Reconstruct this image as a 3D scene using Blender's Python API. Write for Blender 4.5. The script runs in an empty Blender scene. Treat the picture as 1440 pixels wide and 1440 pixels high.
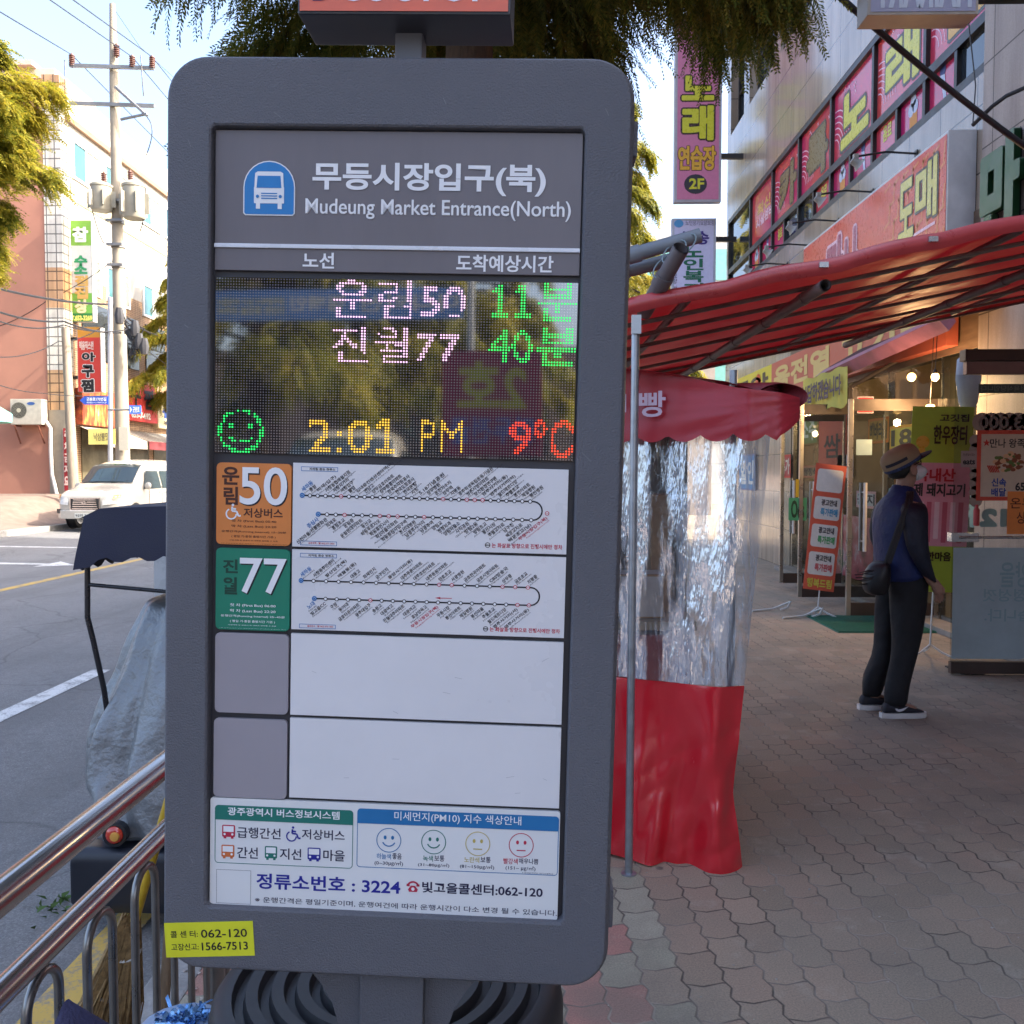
import bpy, bmesh, math, random
import numpy as np
from mathutils import Vector, Matrix, Euler, noise
random.seed(7); rng = np.random.default_rng(11)
SC = bpy.context.scene; COL = SC.collection
R = math.radians
# ---------------------------------------------------------------- camera
FPX, VX, HY, CAMH = 1300.0, 743.0, 665.0, 1.55        # focal length in photo pixels, street vanishing point, eye height
yaw = math.atan((VX-720)/FPX); pitch = math.atan((720-HY)/FPX)
cam = bpy.data.cameras.new('camera'); camo = bpy.data.objects.new('camera', cam); COL.objects.link(camo)
camo.location = (0, 0, CAMH); camo.rotation_euler = (R(90)-pitch, 0, yaw)
cam.sensor_width = 36; cam.sensor_fit = 'HORIZONTAL'; cam.lens = 36*FPX/1440; cam.clip_start = 0.02; cam.clip_end = 2000
cam.dof.use_dof = True; cam.dof.focus_distance = 1.5; cam.dof.aperture_fstop = 34
SC.camera = camo
# ---------------------------------------------------------------- light
SUN_EL, SUN_AZ = 38.0, 98.0                             # azimuth from +Y (down the street) towards +X
world = bpy.data.worlds.new('World'); SC.world = world; world.use_nodes = True
wn = world.node_tree; bgn = wn.nodes['Background']
sky = wn.nodes.new('ShaderNodeTexSky'); sky.sky_type = 'NISHITA'; sky.sun_disc = False
sky.sun_elevation = R(SUN_EL); sky.sun_rotation = R(SUN_AZ); sky.air_density = .8; sky.dust_density = 5.5; sky.ozone_density = 1.0
wn.links.new(sky.outputs[0], bgn.inputs[0]); bgn.inputs[1].default_value = 0.15
sl = bpy.data.lights.new('sun', 'SUN'); sl.energy = 2.0; sl.angle = R(0.5); sl.color = (1, .93, .80)
so = bpy.data.objects.new('sun', sl); COL.objects.link(so)
_to = Vector((math.cos(R(SUN_EL))*math.sin(R(SUN_AZ)), math.cos(R(SUN_EL))*math.cos(R(SUN_AZ)), math.sin(R(SUN_EL))))
so.rotation_euler = _to.to_track_quat('Z', 'Y').to_euler(); so.location = (30, 0, 30)
SC.view_settings.view_transform = 'Standard'; SC.view_settings.look = 'None'; SC.view_settings.gamma = 1
SC.view_settings.exposure = 2.4
SC.cycles.max_bounces = 8; SC.cycles.transparent_max_bounces = 12; SC.cycles.use_denoising = True
SC.cycles.sample_clamp_indirect = 6

# ---------------------------------------------------------------- helpers
def srgb(r, g, b):
    f = lambda c: (c/255/12.92 if c/255 <= .04045 else ((c/255+.055)/1.055)**2.4)
    return (f(r), f(g), f(b))
MATS = {}
def mat(name, col, rough=.6, metal=0., spec=.5, var=.12, vscale=6., bump=0., bscale=80., emit=None, estr=0., coat=0., trans=0., stretch=None, dirt=0.):
    if name in MATS: return MATS[name]
    m = bpy.data.materials.new(name); m.use_nodes = True; MATS[name] = m
    nt = m.node_tree; N = nt.nodes; L = nt.links; p = N['Principled BSDF']
    p.inputs['Base Color'].default_value = (*col, 1); p.inputs['Roughness'].default_value = rough; p.inputs['Metallic'].default_value = metal
    p.inputs['Specular IOR Level'].default_value = spec; p.inputs['Coat Weight'].default_value = coat
    m.diffuse_color = (*col, 1)
    tc = N.new('ShaderNodeTexCoord'); src = tc.outputs['Object']
    if stretch:
        mp = N.new('ShaderNodeMapping'); mp.inputs['Scale'].default_value = stretch; L.new(src, mp.inputs[0]); src = mp.outputs[0]
    if var:
        nz = N.new('ShaderNodeTexNoise'); nz.inputs['Scale'].default_value = vscale; nz.inputs['Detail'].default_value = 6; nz.inputs['Roughness'].default_value = .65
        L.new(src, nz.inputs['Vector'])
        mr = N.new('ShaderNodeMapRange'); mr.inputs[1].default_value = .3; mr.inputs[2].default_value = .7; mr.inputs[3].default_value = 1-var; mr.inputs[4].default_value = 1+var
        L.new(nz.outputs['Fac'], mr.inputs[0])
        mx = N.new('ShaderNodeMix'); mx.data_type = 'RGBA'; mx.blend_type = 'MULTIPLY'; mx.inputs[0].default_value = 1
        mx.inputs[6].default_value = (*col, 1); L.new(mr.outputs[0], mx.inputs[7]); out = mx.outputs[2]
        if dirt:
            n2 = N.new('ShaderNodeTexNoise'); n2.inputs['Scale'].default_value = vscale*.35; n2.inputs['Detail'].default_value = 9; L.new(src, n2.inputs['Vector'])
            r2 = N.new('ShaderNodeMapRange'); r2.inputs[1].default_value = .5; r2.inputs[2].default_value = .75; r2.inputs[4].default_value = dirt; L.new(n2.outputs['Fac'], r2.inputs[0])
            m2 = N.new('ShaderNodeMix'); m2.data_type = 'RGBA'; L.new(r2.outputs[0], m2.inputs[0]); L.new(out, m2.inputs[6]); m2.inputs[7].default_value = (.09, .075, .06, 1); out = m2.outputs[2]
        L.new(out, p.inputs['Base Color'])
        rr = N.new('ShaderNodeMapRange'); rr.inputs[1].default_value = .3; rr.inputs[2].default_value = .7; rr.inputs[3].default_value = max(.02, rough-.08); rr.inputs[4].default_value = min(1, rough+.08)
        L.new(nz.outputs['Fac'], rr.inputs[0]); L.new(rr.outputs[0], p.inputs['Roughness'])
    if bump:
        nb = N.new('ShaderNodeTexNoise'); nb.inputs['Scale'].default_value = bscale; nb.inputs['Detail'].default_value = 4; L.new(src, nb.inputs['Vector'])
        bp = N.new('ShaderNodeBump'); bp.inputs['Strength'].default_value = bump; bp.inputs['Distance'].default_value = .02; L.new(nb.outputs['Fac'], bp.inputs['Height']); L.new(bp.outputs[0], p.inputs['Normal'])
    if emit: p.inputs['Emission Color'].default_value = (*emit, 1); p.inputs['Emission Strength'].default_value = estr
    if trans:                                            # thin sheet that lets light through (tarpaulin, cloth)
        tb = N.new('ShaderNodeBsdfTranslucent'); tb.inputs[0].default_value = (*col, 1)
        ms = N.new('ShaderNodeMixShader'); ms.inputs[0].default_value = trans; L.new(p.outputs[0], ms.inputs[1]); L.new(tb.outputs[0], ms.inputs[2]); L.new(ms.outputs[0], N['Material Output'].inputs[0])
    return m
def flat(r, g, b, rough=.55, k=1.):                      # printed ink / vinyl: colour given as it reads in daylight
    c = tuple(x*k for x in srgb(r, g, b)); return mat('ink_%d_%d_%d_%d' % (r, g, b, int(k*100)), c, rough, var=.06, vscale=20)
def glassmat(name, tint=(.9, .95, .95), refl=.25, rough=.03, body=(.02, .03, .03), clear=.75):
    if name in MATS: return MATS[name]
    m = bpy.data.materials.new(name); m.use_nodes = True; MATS[name] = m; nt = m.node_tree; N = nt.nodes; L = nt.links
    p = N['Principled BSDF']; p.inputs['Base Color'].default_value = (*body, 1); p.inputs['Roughness'].default_value = rough; p.inputs['Specular IOR Level'].default_value = refl*2
    t = N.new('ShaderNodeBsdfTransparent'); t.inputs[0].default_value = (*tint, 1)
    fr = N.new('ShaderNodeFresnel'); fr.inputs[0].default_value = 1.5
    mr = N.new('ShaderNodeMapRange'); mr.inputs[1].default_value = 0; mr.inputs[2].default_value = 1; mr.inputs[3].default_value = clear; mr.inputs[4].default_value = 0; L.new(fr.outputs[0], mr.inputs[0])
    s = N.new('ShaderNodeMixShader'); L.new(mr.outputs[0], s.inputs[0]); L.new(p.outputs[0], s.inputs[1]); L.new(t.outputs[0], s.inputs[2]); L.new(s.outputs[0], N['Material Output'].inputs[0])
    return m

class Frame:                                             # a real plane in the world: u to the reader's right, v up, w out of the face
    def __init__(s, o, r, u):
        s.o = Vector(o); s.r = Vector(r).normalized(); s.u = Vector(u).normalized(); s.n = s.r.cross(s.u).normalized()
    def p(s, u, v, w=0.): return s.o + s.r*u + s.u*v + s.n*w
    def hit(s, px, py):                                   # where the photo's pixel meets this plane
        d = ray(px, py); t = (s.o-CAM).dot(s.n)/d.dot(s.n); q = CAM + d*t - s.o
        return q.dot(s.r), q.dot(s.u)
    def rect(s, x0, y0, x1, y1):                          # pixel top-left, bottom-right -> u0, v0, u1, v1
        a = s.hit(x0, y0); b = s.hit(x1, y1); return (a[0], b[1], b[0], a[1])
    def rot(s, ang, u=0, v=0, w=0):
        c, q = math.cos(ang), math.sin(ang); return Frame(s.p(u, v, w), s.r*c+s.u*q, s.u*c-s.r*q)
CAM = Vector((0, 0, CAMH)); _Rc = Euler((R(90)-pitch, 0, yaw)).to_matrix()
def ray(px, py): return _Rc @ Vector(((px-720)/FPX, -(py-720)/FPX, -1))
def refl(px, py, Y):                                     # where the sight line through this pixel lands after bouncing off the LED glass
    q = KF.hit(px, py); o = KF.p(*q); d = ray(px, py); d = d - KF.n*2*d.dot(KF.n); return o + d*((Y-o.y)/d.y)
def at(px, py, Y):
    d = ray(px, py); return CAM + d*(Y/d.y)
def ground(px, py, z=0.):
    d = ray(px, py); return CAM + d*((z-CAMH)/d.z)

GLY = {}
def glyphs(body, bold=0., res=3):
    k = (body, bold, res)
    if k not in GLY:
        c = bpy.data.curves.new('t', 'FONT'); c.body = body; c.dimensions = '2D'; c.fill_mode = 'FRONT'; c.offset = bold; c.resolution_u = res
        o = bpy.data.objects.new('t', c); me = o.to_mesh()
        vs = [(v.co.x, v.co.y) for v in me.vertices]; fs = [tuple(p.vertices) for p in me.polygons]
        o.to_mesh_clear(); bpy.data.objects.remove(o); bpy.data.curves.remove(c)
        a = np.array(vs) if vs else np.zeros((1, 2)); GLY[k] = (a, fs, a.min(0), a.max(0))
    return GLY[k]

class MB:
    def __init__(s): s.v = []; s.f = []; s.m = []; s.mi = 0
    def add(s, vs, fs):
        b = len(s.v); s.v += [tuple(x) for x in vs]; s.f += [tuple(i+b for i in f) for f in fs]; s.m += [s.mi]*len(fs); return s
    def box(s, c, d, rot=None):
        c = Vector(c); q = [Vector((sx*d[0]/2, sy*d[1]/2, sz*d[2]/2)) for sx in (-1, 1) for sy in (-1, 1) for sz in (-1, 1)]
        if rot is not None: q = [rot @ x for x in q]
        return s.add([c+x for x in q], [(0, 1, 3, 2), (4, 6, 7, 5), (0, 4, 5, 1), (2, 3, 7, 6), (0, 2, 6, 4), (1, 5, 7, 3)])
    def boxm(s, a, b): return s.box([(a[i]+b[i])/2 for i in range(3)], [abs(b[i]-a[i]) for i in range(3)])
    def tube(s, pts, r, n=8, cap=True):
        P = [Vector(p) for p in pts]; rr = r if isinstance(r, (list, tuple)) else [r]*len(P); vs = []; fs = []
        ref = None
        for i, p in enumerate(P):
            t = (P[min(i+1, len(P)-1)]-P[max(i-1, 0)]).normalized()
            if ref is None:
                ref = Vector((0, 0, 1)) if abs(t.z) < .9 else Vector((1, 0, 0))
            a = (ref - t*ref.dot(t)).normalized(); ref = a; b = t.cross(a)
            vs += [p + (a*math.cos(2*math.pi*k/n)+b*math.sin(2*math.pi*k/n))*rr[i] for k in range(n)]
        for i in range(len(P)-1):
            for k in range(n): fs.append((i*n+k, i*n+(k+1) % n, (i+1)*n+(k+1) % n, (i+1)*n+k))
        if cap: fs += [tuple(range(n-1, -1, -1)), tuple((len(P)-1)*n+k for k in range(n))]
        return s.add(vs, fs)
    def rings(s, loops, cap0=True, cap1=True):            # bridge loops of equal length
        n = len(loops[0]); vs = [p for l in loops for p in l]; fs = []
        for i in range(len(loops)-1):
            for k in range(n): fs.append((i*n+k, i*n+(k+1) % n, (i+1)*n+(k+1) % n, (i+1)*n+k))
        if cap0: fs.append(tuple(range(n-1, -1, -1)))
        if cap1: fs.append(tuple((len(loops)-1)*n+k for k in range(n)))
        return s.add(vs, fs)
    def lathe(s, prof, c, n=24, axis='z', cap=True):
        c = Vector(c); ls = []
        for r, h in prof:
            l = []
            for k in range(n):
                a = 2*math.pi*k/n; x, y = r*math.cos(a), r*math.sin(a)
                l.append(c + (Vector((x, y, h)) if axis == 'z' else Vector((h, x, y)) if axis == 'x' else Vector((y, h, x))))
            ls.append(l)
        return s.rings(ls, cap, cap)
    def ball(s, c, r, n=12, sc=(1, 1, 1)):
        c = Vector(c); m = n//2
        return s.rings([[c+Vector((r*sc[0]*math.sin(math.pi*(i+.02)/(m+.04))*math.cos(2*math.pi*k/n), r*sc[1]*math.sin(math.pi*(i+.02)/(m+.04))*math.sin(2*math.pi*k/n), -r*sc[2]*math.cos(math.pi*(i+.02)/(m+.04)))) for k in range(n)] for i in range(m+1)])
    # --- shapes drawn on a frame
    def poly(s, F, pts, w=0.): return s.add([F.p(u, v, w) for u, v in pts], [tuple(range(len(pts)))])
    def rect(s, F, q, w=0.): return s.poly(F, [(q[0], q[1]), (q[2], q[1]), (q[2], q[3]), (q[0], q[3])], w)
    def slab(s, F, q, w0, w1):
        l = [(q[0], q[1]), (q[2], q[1]), (q[2], q[3]), (q[0], q[3])]
        return s.rings([[F.p(u, v, w) for u, v in l] for w in (w0, w1)])
    def rrect(s, F, q, r, w=0., n=5): return s.poly(F, rr_pts(q, r, n), w)
    def prism(s, F, pts, w0, w1): return s.rings([[F.p(u, v, w) for u, v in pts] for w in (w0, w1)])
    def frame(s, F, q, t, w0, w1=None):                    # rectangular border of thickness t
        a = (q[0]+t, q[1]+t, q[2]-t, q[3]-t)
        for z in ((q[0], q[1], q[2], a[1]), (q[0], a[3], q[2], q[3]), (q[0], a[1], a[0], a[3]), (a[2], a[1], q[2], a[3])):
            s.rect(F, z, w0) if w1 is None else s.slab(F, z, w0, w1)
        return s
    def disc(s, F, c, r, w=0., n=20, sy=1.): return s.poly(F, [(c[0]+r*math.cos(2*math.pi*k/n), c[1]+r*sy*math.sin(2*math.pi*k/n)) for k in range(n)], w)
    def ring(s, F, c, r0, r1, w=0., n=24, a0=0., a1=360.):
        full = a1-a0 >= 360; m = n if full else n+1; vs = []
        for k in range(m):
            a = R(a0+(a1-a0)*k/n); vs += [F.p(c[0]+q*math.cos(a), c[1]+q*math.sin(a), w) for q in (r0, r1)]
        return s.add(vs, [(2*k, 2*k+1, 2*((k+1) % m)+1, 2*((k+1) % m)) for k in range(n)])
    def line(s, F, a, b, t, w=0.):
        a = Vector(a); b = Vector(b); d = (b-a).normalized(); nn = Vector((-d.y, d.x))*t/2
        return s.poly(F, [a+nn*-1, b-nn, b+nn, a+nn], w)
    def text(s, F, body, q, w=0., bold=.012, res=3, keep=False, shear=0., mirror=False, grow=0., align=.5, depth=None):
        ex = grow
        if bold > .03: ex += bold-.02; bold = .02
        vs, fs, lo, hi = glyphs(body, bold, res); d = np.maximum(hi-lo, 1e-6)
        W, H = q[2]-q[0], q[3]-q[1]; sx, sy = W/d[0], H/d[1]; ox = 0
        if keep:
            k = min(sx, sy); ox = (W-k*d[0])*align; oy = (H-k*d[1])/2; sx = sy = k
        else: oy = 0
        out = []
        for x, y in vs:
            a = (x-lo[0])*sx+ox; b = (y-lo[1])*sy+oy; a += shear*b
            if mirror: a = W-a
            out.append((q[0]+a, q[1]+b))
        if mirror: fs = [f[::-1] for f in fs]
        if ex:                                              # heavier strokes: the letter laid down again, shifted all round
            e = ex*min(abs(sx), abs(sy))
            for k in range(10): s.add([F.p(u+e*math.cos(R(36*k)), v+e*math.sin(R(36*k)), w-.00012*(k+1)) for u, v in out], fs)
        s.add([F.p(u, v, w) for u, v in out], fs)
        if depth: s.add([F.p(u, v, w-depth) for u, v in out], fs)
        return s
def rr_pts(q, r, n=5):
    out = []
    for cx, cy, a0 in ((q[2]-r, q[1]+r, -90), (q[2]-r, q[3]-r, 0), (q[0]+r, q[3]-r, 90), (q[0]+r, q[1]+r, 180)):
        out += [(cx+r*math.cos(R(a0+90*k/n)), cy+r*math.sin(R(a0+90*k/n))) for k in range(n+1)]
    return out
def WM(o):
    m = o.matrix_basis.copy()
    return WM(o.parent) @ m if o.parent else m
def tag(o, label=None, cat=None, group=None, kind=None):
    if label: o['label'] = label
    if cat: o['category'] = cat
    if group: o['group'] = group
    if kind: o['kind'] = kind
    return o
def thing(name, label, cat, loc=(0, 0, 0), rotz=0., group=None, frame=None):
    o = bpy.data.objects.new(name, None); COL.objects.link(o); o.empty_display_size = .1
    if frame is not None:
        m = Matrix((frame.r, -frame.n, frame.u)).transposed().to_4x4(); m.translation = Vector(loc); o.matrix_basis = m
    else:
        o.location = loc; o.rotation_euler = (0, 0, rotz)
    return tag(o, label, cat, group)
def obj(name, mb, mats, parent=None, smooth=None, bevel=0., origin=None, label=None, sub=0, local=False, wn_=False):
    """link mb (world coordinates, or the parent's own when local) as ONE mesh object"""
    me = bpy.data.meshes.new(name); inv = None
    off = Vector(origin) if origin is not None else Vector((0, 0, 0))
    if parent is not None and not local: inv = WM(parent).inverted()
    vs = [inv @ Vector(v) for v in mb.v] if inv is not None else ([Vector(v)-off for v in mb.v] if origin is not None else mb.v)
    me.from_pydata([tuple(v) for v in vs], [], mb.f); 
    for m in (mats if isinstance(mats, (list, tuple)) else [mats]): me.materials.append(m)
    if any(mb.m): me.polygons.foreach_set('material_index', mb.m)
    if bevel:
        bm = bmesh.new(); bm.from_mesh(me); bmesh.ops.remove_doubles(bm, verts=bm.verts, dist=1e-5)
        es = [e for e in bm.edges if len(e.link_faces) == 2 and e.calc_face_angle(0) > R(28)]
        bmesh.ops.bevel(bm, geom=es, offset=bevel, segments=2, affect='EDGES', clamp_overlap=True, profile=.6); bm.to_mesh(me); bm.free(); smooth = smooth or 40
    if smooth:
        me.polygons.foreach_set('use_smooth', [True]*len(me.polygons)); me.set_sharp_from_angle(angle=R(smooth))
    me.update()
    o = bpy.data.objects.new(name, me); COL.objects.link(o)
    if parent is not None: o.parent = parent
    elif origin is not None: o.location = off
    if label: o['label'] = label
    if wn_ or bevel:
        md = o.modifiers.new('w', 'WEIGHTED_NORMAL'); md.keep_sharp = True
    if sub:
        md = o.modifiers.new('s', 'SUBSURF'); md.levels = md.render_levels = sub
    return o
def copy_tree(o, parent=None):
    c = o.copy(); COL.objects.link(c)
    if parent is not None: c.parent = parent
    for ch in [x for x in o.children if x.name in bpy.data.objects]: copy_tree(ch, c)
    return c
def arc(c, r, a0, a1, n, ax, ay):
    c = Vector(c); ax = Vector(ax); ay = Vector(ay)
    return [c + ax*(r*math.cos(R(a0+(a1-a0)*k/n))) + ay*(r*math.sin(R(a0+(a1-a0)*k/n))) for k in range(n+1)]
def sag(a, b, d, n=14):
    a = Vector(a); b = Vector(b); return [a.lerp(b, k/n) - Vector((0, 0, d*4*(k/n)*(1-k/n))) for k in range(n+1)]
# ================================================================ the setting: ground, road, pavements
def layers(N, L, src, scale, detail=6, rough=.6):
    n = N.new('ShaderNodeTexNoise'); n.inputs['Scale'].default_value = scale; n.inputs['Detail'].default_value = detail; n.inputs['Roughness'].default_value = rough; L.new(src, n.inputs['Vector']); return n.outputs['Fac']
def ramp(N, L, fac, stops):
    r = N.new('ShaderNodeValToRGB'); e = r.color_ramp.elements
    while len(e) < len(stops): e.new(.5)
    for i, (p, c) in enumerate(stops): e[i].position = p; e[i].color = (*c, 1)
    L.new(fac, r.inputs[0]); return r.outputs[0]
def math_n(N, L, op, a, b=None, c=None):
    n = N.new('ShaderNodeMath'); n.operation = op
    for i, x in enumerate((a, b, c)):
        if x is None: continue
        if isinstance(x, (int, float)): n.inputs[i].default_value = x
        else: L.new(x, n.inputs[i])
    return n.outputs[0]
def mixc(N, L, fac, a, b, mode='MIX'):
    m = N.new('ShaderNodeMix'); m.data_type = 'RGBA'; m.blend_type = mode
    for i, x in ((0, fac), (6, a), (7, b)):
        if isinstance(x, (int, float)): m.inputs[i].default_value = x
        elif isinstance(x, tuple): m.inputs[i].default_value = (*x, 1)
        else: L.new(x, m.inputs[i])
    return m.outputs[2]
def newmat(name):
    m = bpy.data.materials.new(name); m.use_nodes = True; MATS[name] = m
    nt = m.node_tree; return m, nt.nodes, nt.links, nt.nodes['Principled BSDF']
def asphalt():
    m, N, L, p = newmat('asphalt'); tc = N.new('ShaderNodeTexCoord'); s = tc.outputs['Object']
    big = layers(N, L, s, .9, 5); fine = layers(N, L, s, 130, 3, .8); mid = layers(N, L, s, 14, 6)
    c = ramp(N, L, big, [(.3, (.16, .158, .155)), (.7, (.24, .237, .232))])
    c = mixc(N, L, .5, c, ramp(N, L, fine, [(.35, (.05, .05, .05)), (.55, (.19, .19, .188)), (.72, (.48, .475, .465))]))
    c = mixc(N, L, math_n(N, L, 'MULTIPLY', ramp(N, L, mid, [(.5, (0, 0, 0)), (.75, (1, 1, 1))]), .35), c, (.07, .068, .067))
    ms = N.new('ShaderNodeMapping'); ms.inputs['Scale'].default_value = (1.1, .05, 1); L.new(s, ms.inputs[0]); c = mixc(N, L, math_n(N, L, 'MULTIPLY', ramp(N, L, layers(N, L, ms.outputs[0], 1.6, 5), [(.5, (0, 0, 0)), (.68, (1, 1, 1))]), .4), c, (.11, .108, .106))
    vc = N.new('ShaderNodeTexVoronoi'); vc.feature = 'DISTANCE_TO_EDGE'; vc.inputs['Scale'].default_value = .45; wz = N.new('ShaderNodeTexNoise'); wz.inputs['Scale'].default_value = 2.5; wz.inputs['Detail'].default_value = 6; L.new(s, wz.inputs['Vector']); L.new(mixc(N, L, .22, s, wz.outputs['Color']), vc.inputs['Vector'])
    c = mixc(N, L, math_n(N, L, 'MULTIPLY', ramp(N, L, vc.outputs['Distance'], [(.0, (1, 1, 1)), (.006, (0, 0, 0))]), .45), c, (.05, .048, .046))
    L.new(c, p.inputs['Base Color']); p.inputs['Roughness'].default_value = .85
    b = N.new('ShaderNodeBump'); b.inputs['Strength'].default_value = .6; b.inputs['Distance'].default_value = .01; L.new(fine, b.inputs['Height']); L.new(b.outputs[0], p.inputs['Normal'])
    return m
def pavers():                                            # wavy interlocking blocks, worn reds and greys
    m, N, L, p = newmat('interlocking_pavers'); tc = N.new('ShaderNodeTexCoord'); src = tc.outputs['Object']
    sp = N.new('ShaderNodeSeparateXYZ'); mp = N.new('ShaderNodeMapping'); mp.inputs['Rotation'].default_value = (0, 0, R(-3)); L.new(src, mp.inputs[0]); L.new(mp.outputs[0], sp.inputs[0])
    bw, bh = .126, .188                                     # block width across, length along
    X, Y = sp.outputs[0], sp.outputs[1]
    wx = math_n(N, L, 'MULTIPLY', math_n(N, L, 'PINGPONG', math_n(N, L, 'ADD', Y, .03), bh/4), .34)
    wy = math_n(N, L, 'MULTIPLY', math_n(N, L, 'PINGPONG', math_n(N, L, 'ADD', X, .02), bw/2), .30)
    gx = math_n(N, L, 'DIVIDE', math_n(N, L, 'ADD', X, wx), bw)
    ix = math_n(N, L, 'FLOOR', gx)
    gy = math_n(N, L, 'ADD', math_n(N, L, 'DIVIDE', math_n(N, L, 'ADD', Y, wy), bh), math_n(N, L, 'MULTIPLY', ix, .5))
    iy = math_n(N, L, 'FLOOR', gy)
    fx = math_n(N, L, 'MULTIPLY', math_n(N, L, 'SUBTRACT', .5, math_n(N, L, 'ABSOLUTE', math_n(N, L, 'SUBTRACT', math_n(N, L, 'FRACT', gx), .5))), bw)
    fy = math_n(N, L, 'MULTIPLY', math_n(N, L, 'SUBTRACT', .5, math_n(N, L, 'ABSOLUTE', math_n(N, L, 'SUBTRACT', math_n(N, L, 'FRACT', gy), .5))), bh)
    dist = math_n(N, L, 'MINIMUM', fx, fy)
    wob = layers(N, L, src, 25, 3)
    dist = math_n(N, L, 'ADD', dist, math_n(N, L, 'MULTIPLY', math_n(N, L, 'SUBTRACT', wob, .5), .005))
    jr = N.new('ShaderNodeMapRange'); jr.interpolation_type = 'SMOOTHSTEP'; jr.inputs[1].default_value = .0005; jr.inputs[2].default_value = .0055; L.new(dist, jr.inputs[0]); joint = jr.outputs[0]
    cv = N.new('ShaderNodeCombineXYZ'); L.new(ix, cv.inputs[0]); L.new(iy, cv.inputs[1]); wn_ = N.new('ShaderNodeTexWhiteNoise'); wn_.noise_dimensions = '2D'; L.new(cv.outputs[0], wn_.inputs['Vector'])
    idv = wn_.outputs['Value']
    red = ramp(N, L, idv, [(0, (.29, .228, .162)), (.3, (.365, .258, .185)), (.6, (.325, .262, .19)), (1, (.40, .295, .21))])
    grey = ramp(N, L, idv, [(0, (.33, .31, .225)), (.5, (.39, .365, .27)), (.70, (.44, .41, .31)), (.74, (.46, .19, .155)), (1, (.52, .22, .18))])
    # a band of grey guide blocks runs along the kerb side
    r0 = N.new('ShaderNodeMapRange'); r0.inputs[1].default_value = .86; r0.inputs[2].default_value = .88; 
    edge = math_n(N, L, 'ADD', math_n(N, L, 'MULTIPLY', ix, bw), math_n(N, L, 'MULTIPLY', math_n(N, L, 'GREATER_THAN', idv, .72), .14)); L.new(edge, r0.inputs[0])
    r0.inputs[1].default_value = .57; r0.inputs[2].default_value = .59
    c = mixc(N, L, r0.outputs[0], grey, red)
    dn = layers(N, L, src, 1.1, 7); c = mixc(N, L, math_n(N, L, 'MULTIPLY', ramp(N, L, dn, [(.35, (0, 0, 0)), (.62, (1, 1, 1))]), .62), c, (.25, .222, .17))
    fn = layers(N, L, src, 160, 4, .8); c = mixc(N, L, .55, c, ramp(N, L, fn, [(.3, (.35, .35, .35)), (.5, (.95, .95, .95)), (.75, (1.7, 1.65, 1.6))]), 'MULTIPLY')
    sp2 = layers(N, L, src, 46, 2, .5); c = mixc(N, L, ramp(N, L, sp2, [(.73, (0, 0, 0)), (.78, (.6, .6, .6))]), c, (.42, .40, .37))
    gv = N.new('ShaderNodeTexVoronoi'); gv.inputs['Scale'].default_value = 2.6; L.new(src, gv.inputs['Vector'])
    c = mixc(N, L, ramp(N, L, math_n(N, L, 'ADD', gv.outputs['Distance'], math_n(N, L, 'MULTIPLY', wob, .05)), [(.055, (.75, .75, .75)), (.075, (0, 0, 0))]), c, (.075, .066, .06))
    st2 = layers(N, L, src, .55, 8, .7); c = mixc(N, L, math_n(N, L, 'MULTIPLY', ramp(N, L, st2, [(.50, (0, 0, 0)), (.60, (1, 1, 1))]), .38), c, (.17, .145, .12))
    sd2 = layers(N, L, src, 3.4, 8, .75); c = mixc(N, L, math_n(N, L, 'MULTIPLY', ramp(N, L, sd2, [(.56, (0, 0, 0)), (.70, (1, 1, 1))]), .5), c, (.44, .40, .32))
    ln = layers(N, L, src, 2.3, 4); jc = ramp(N, L, ln, [(.42, (.09, .075, .062)), (.58, (.30, .26, .21))])
    c = mixc(N, L, joint, jc, c)
    L.new(c, p.inputs['Base Color']); p.inputs['Roughness'].default_value = .8; p.inputs['Specular IOR Level'].default_value = .35
    hgt = math_n(N, L, 'ADD', math_n(N, L, 'MULTIPLY', joint, .6), math_n(N, L, 'ADD', math_n(N, L, 'MULTIPLY', fn, .18), math_n(N, L, 'MULTIPLY', idv, .22)))
    b = N.new('ShaderNodeBump'); b.inputs['Strength'].default_value = .55; b.inputs['Distance'].default_value = .006; L.new(hgt, b.inputs['Height']); L.new(b.outputs[0], p.inputs['Normal'])
    return m
A_ = asphalt(); PV = pavers()
KERBX, FARK = -1.16, -12.75
def sheet(name, xs, ys, zf, m, label=None):
    b = MB(); n = len(xs)
    b.add([(x, y, zf(x, y)) for y in ys for x in xs], [(j*n+i, j*n+i+1, (j+1)*n+i+1, (j+1)*n+i) for j in range(len(ys)-1) for i in range(n-1)])
    return tag(obj(name, b, m, smooth=60), label, None, None, 'structure')
def roadz(x): return -.15 + (0 if x > -7.6 else .15*min(1, (-7.6-x)/5.4))
def sm(t): t = max(0, min(1, t)); return t*t*(3-2*t)
def farz(x, y): return .12 + .75*sm((y-19)/10)*sm((FARK-.4-x)/1.9)
earth = mat('bare_ground', (.17, .155, .13), .95, var=.3, vscale=.3)
sheet('ground', [-900, -300, -60, 60, 300, 900], [-900, -300, -60, 60, 300, 900], lambda x, y: -.32, earth)
ys = [-60, -20, -5, 0, 3, 6, 10, 16, 22, 30, 45, 70, 120, 200]
sheet('road', [KERBX, -2, -3.6, -5.5, -7.6, -9, -10.5, -12, FARK], ys, lambda x, y: roadz(x), A_)
sheet('pavement', [KERBX+.14, 0, 2, 4, 6.5, 14], ys, lambda x, y: 0., PV)
fp = mat('far_pavement', (.20, .145, .115), .9, var=.25, vscale=3)
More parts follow.
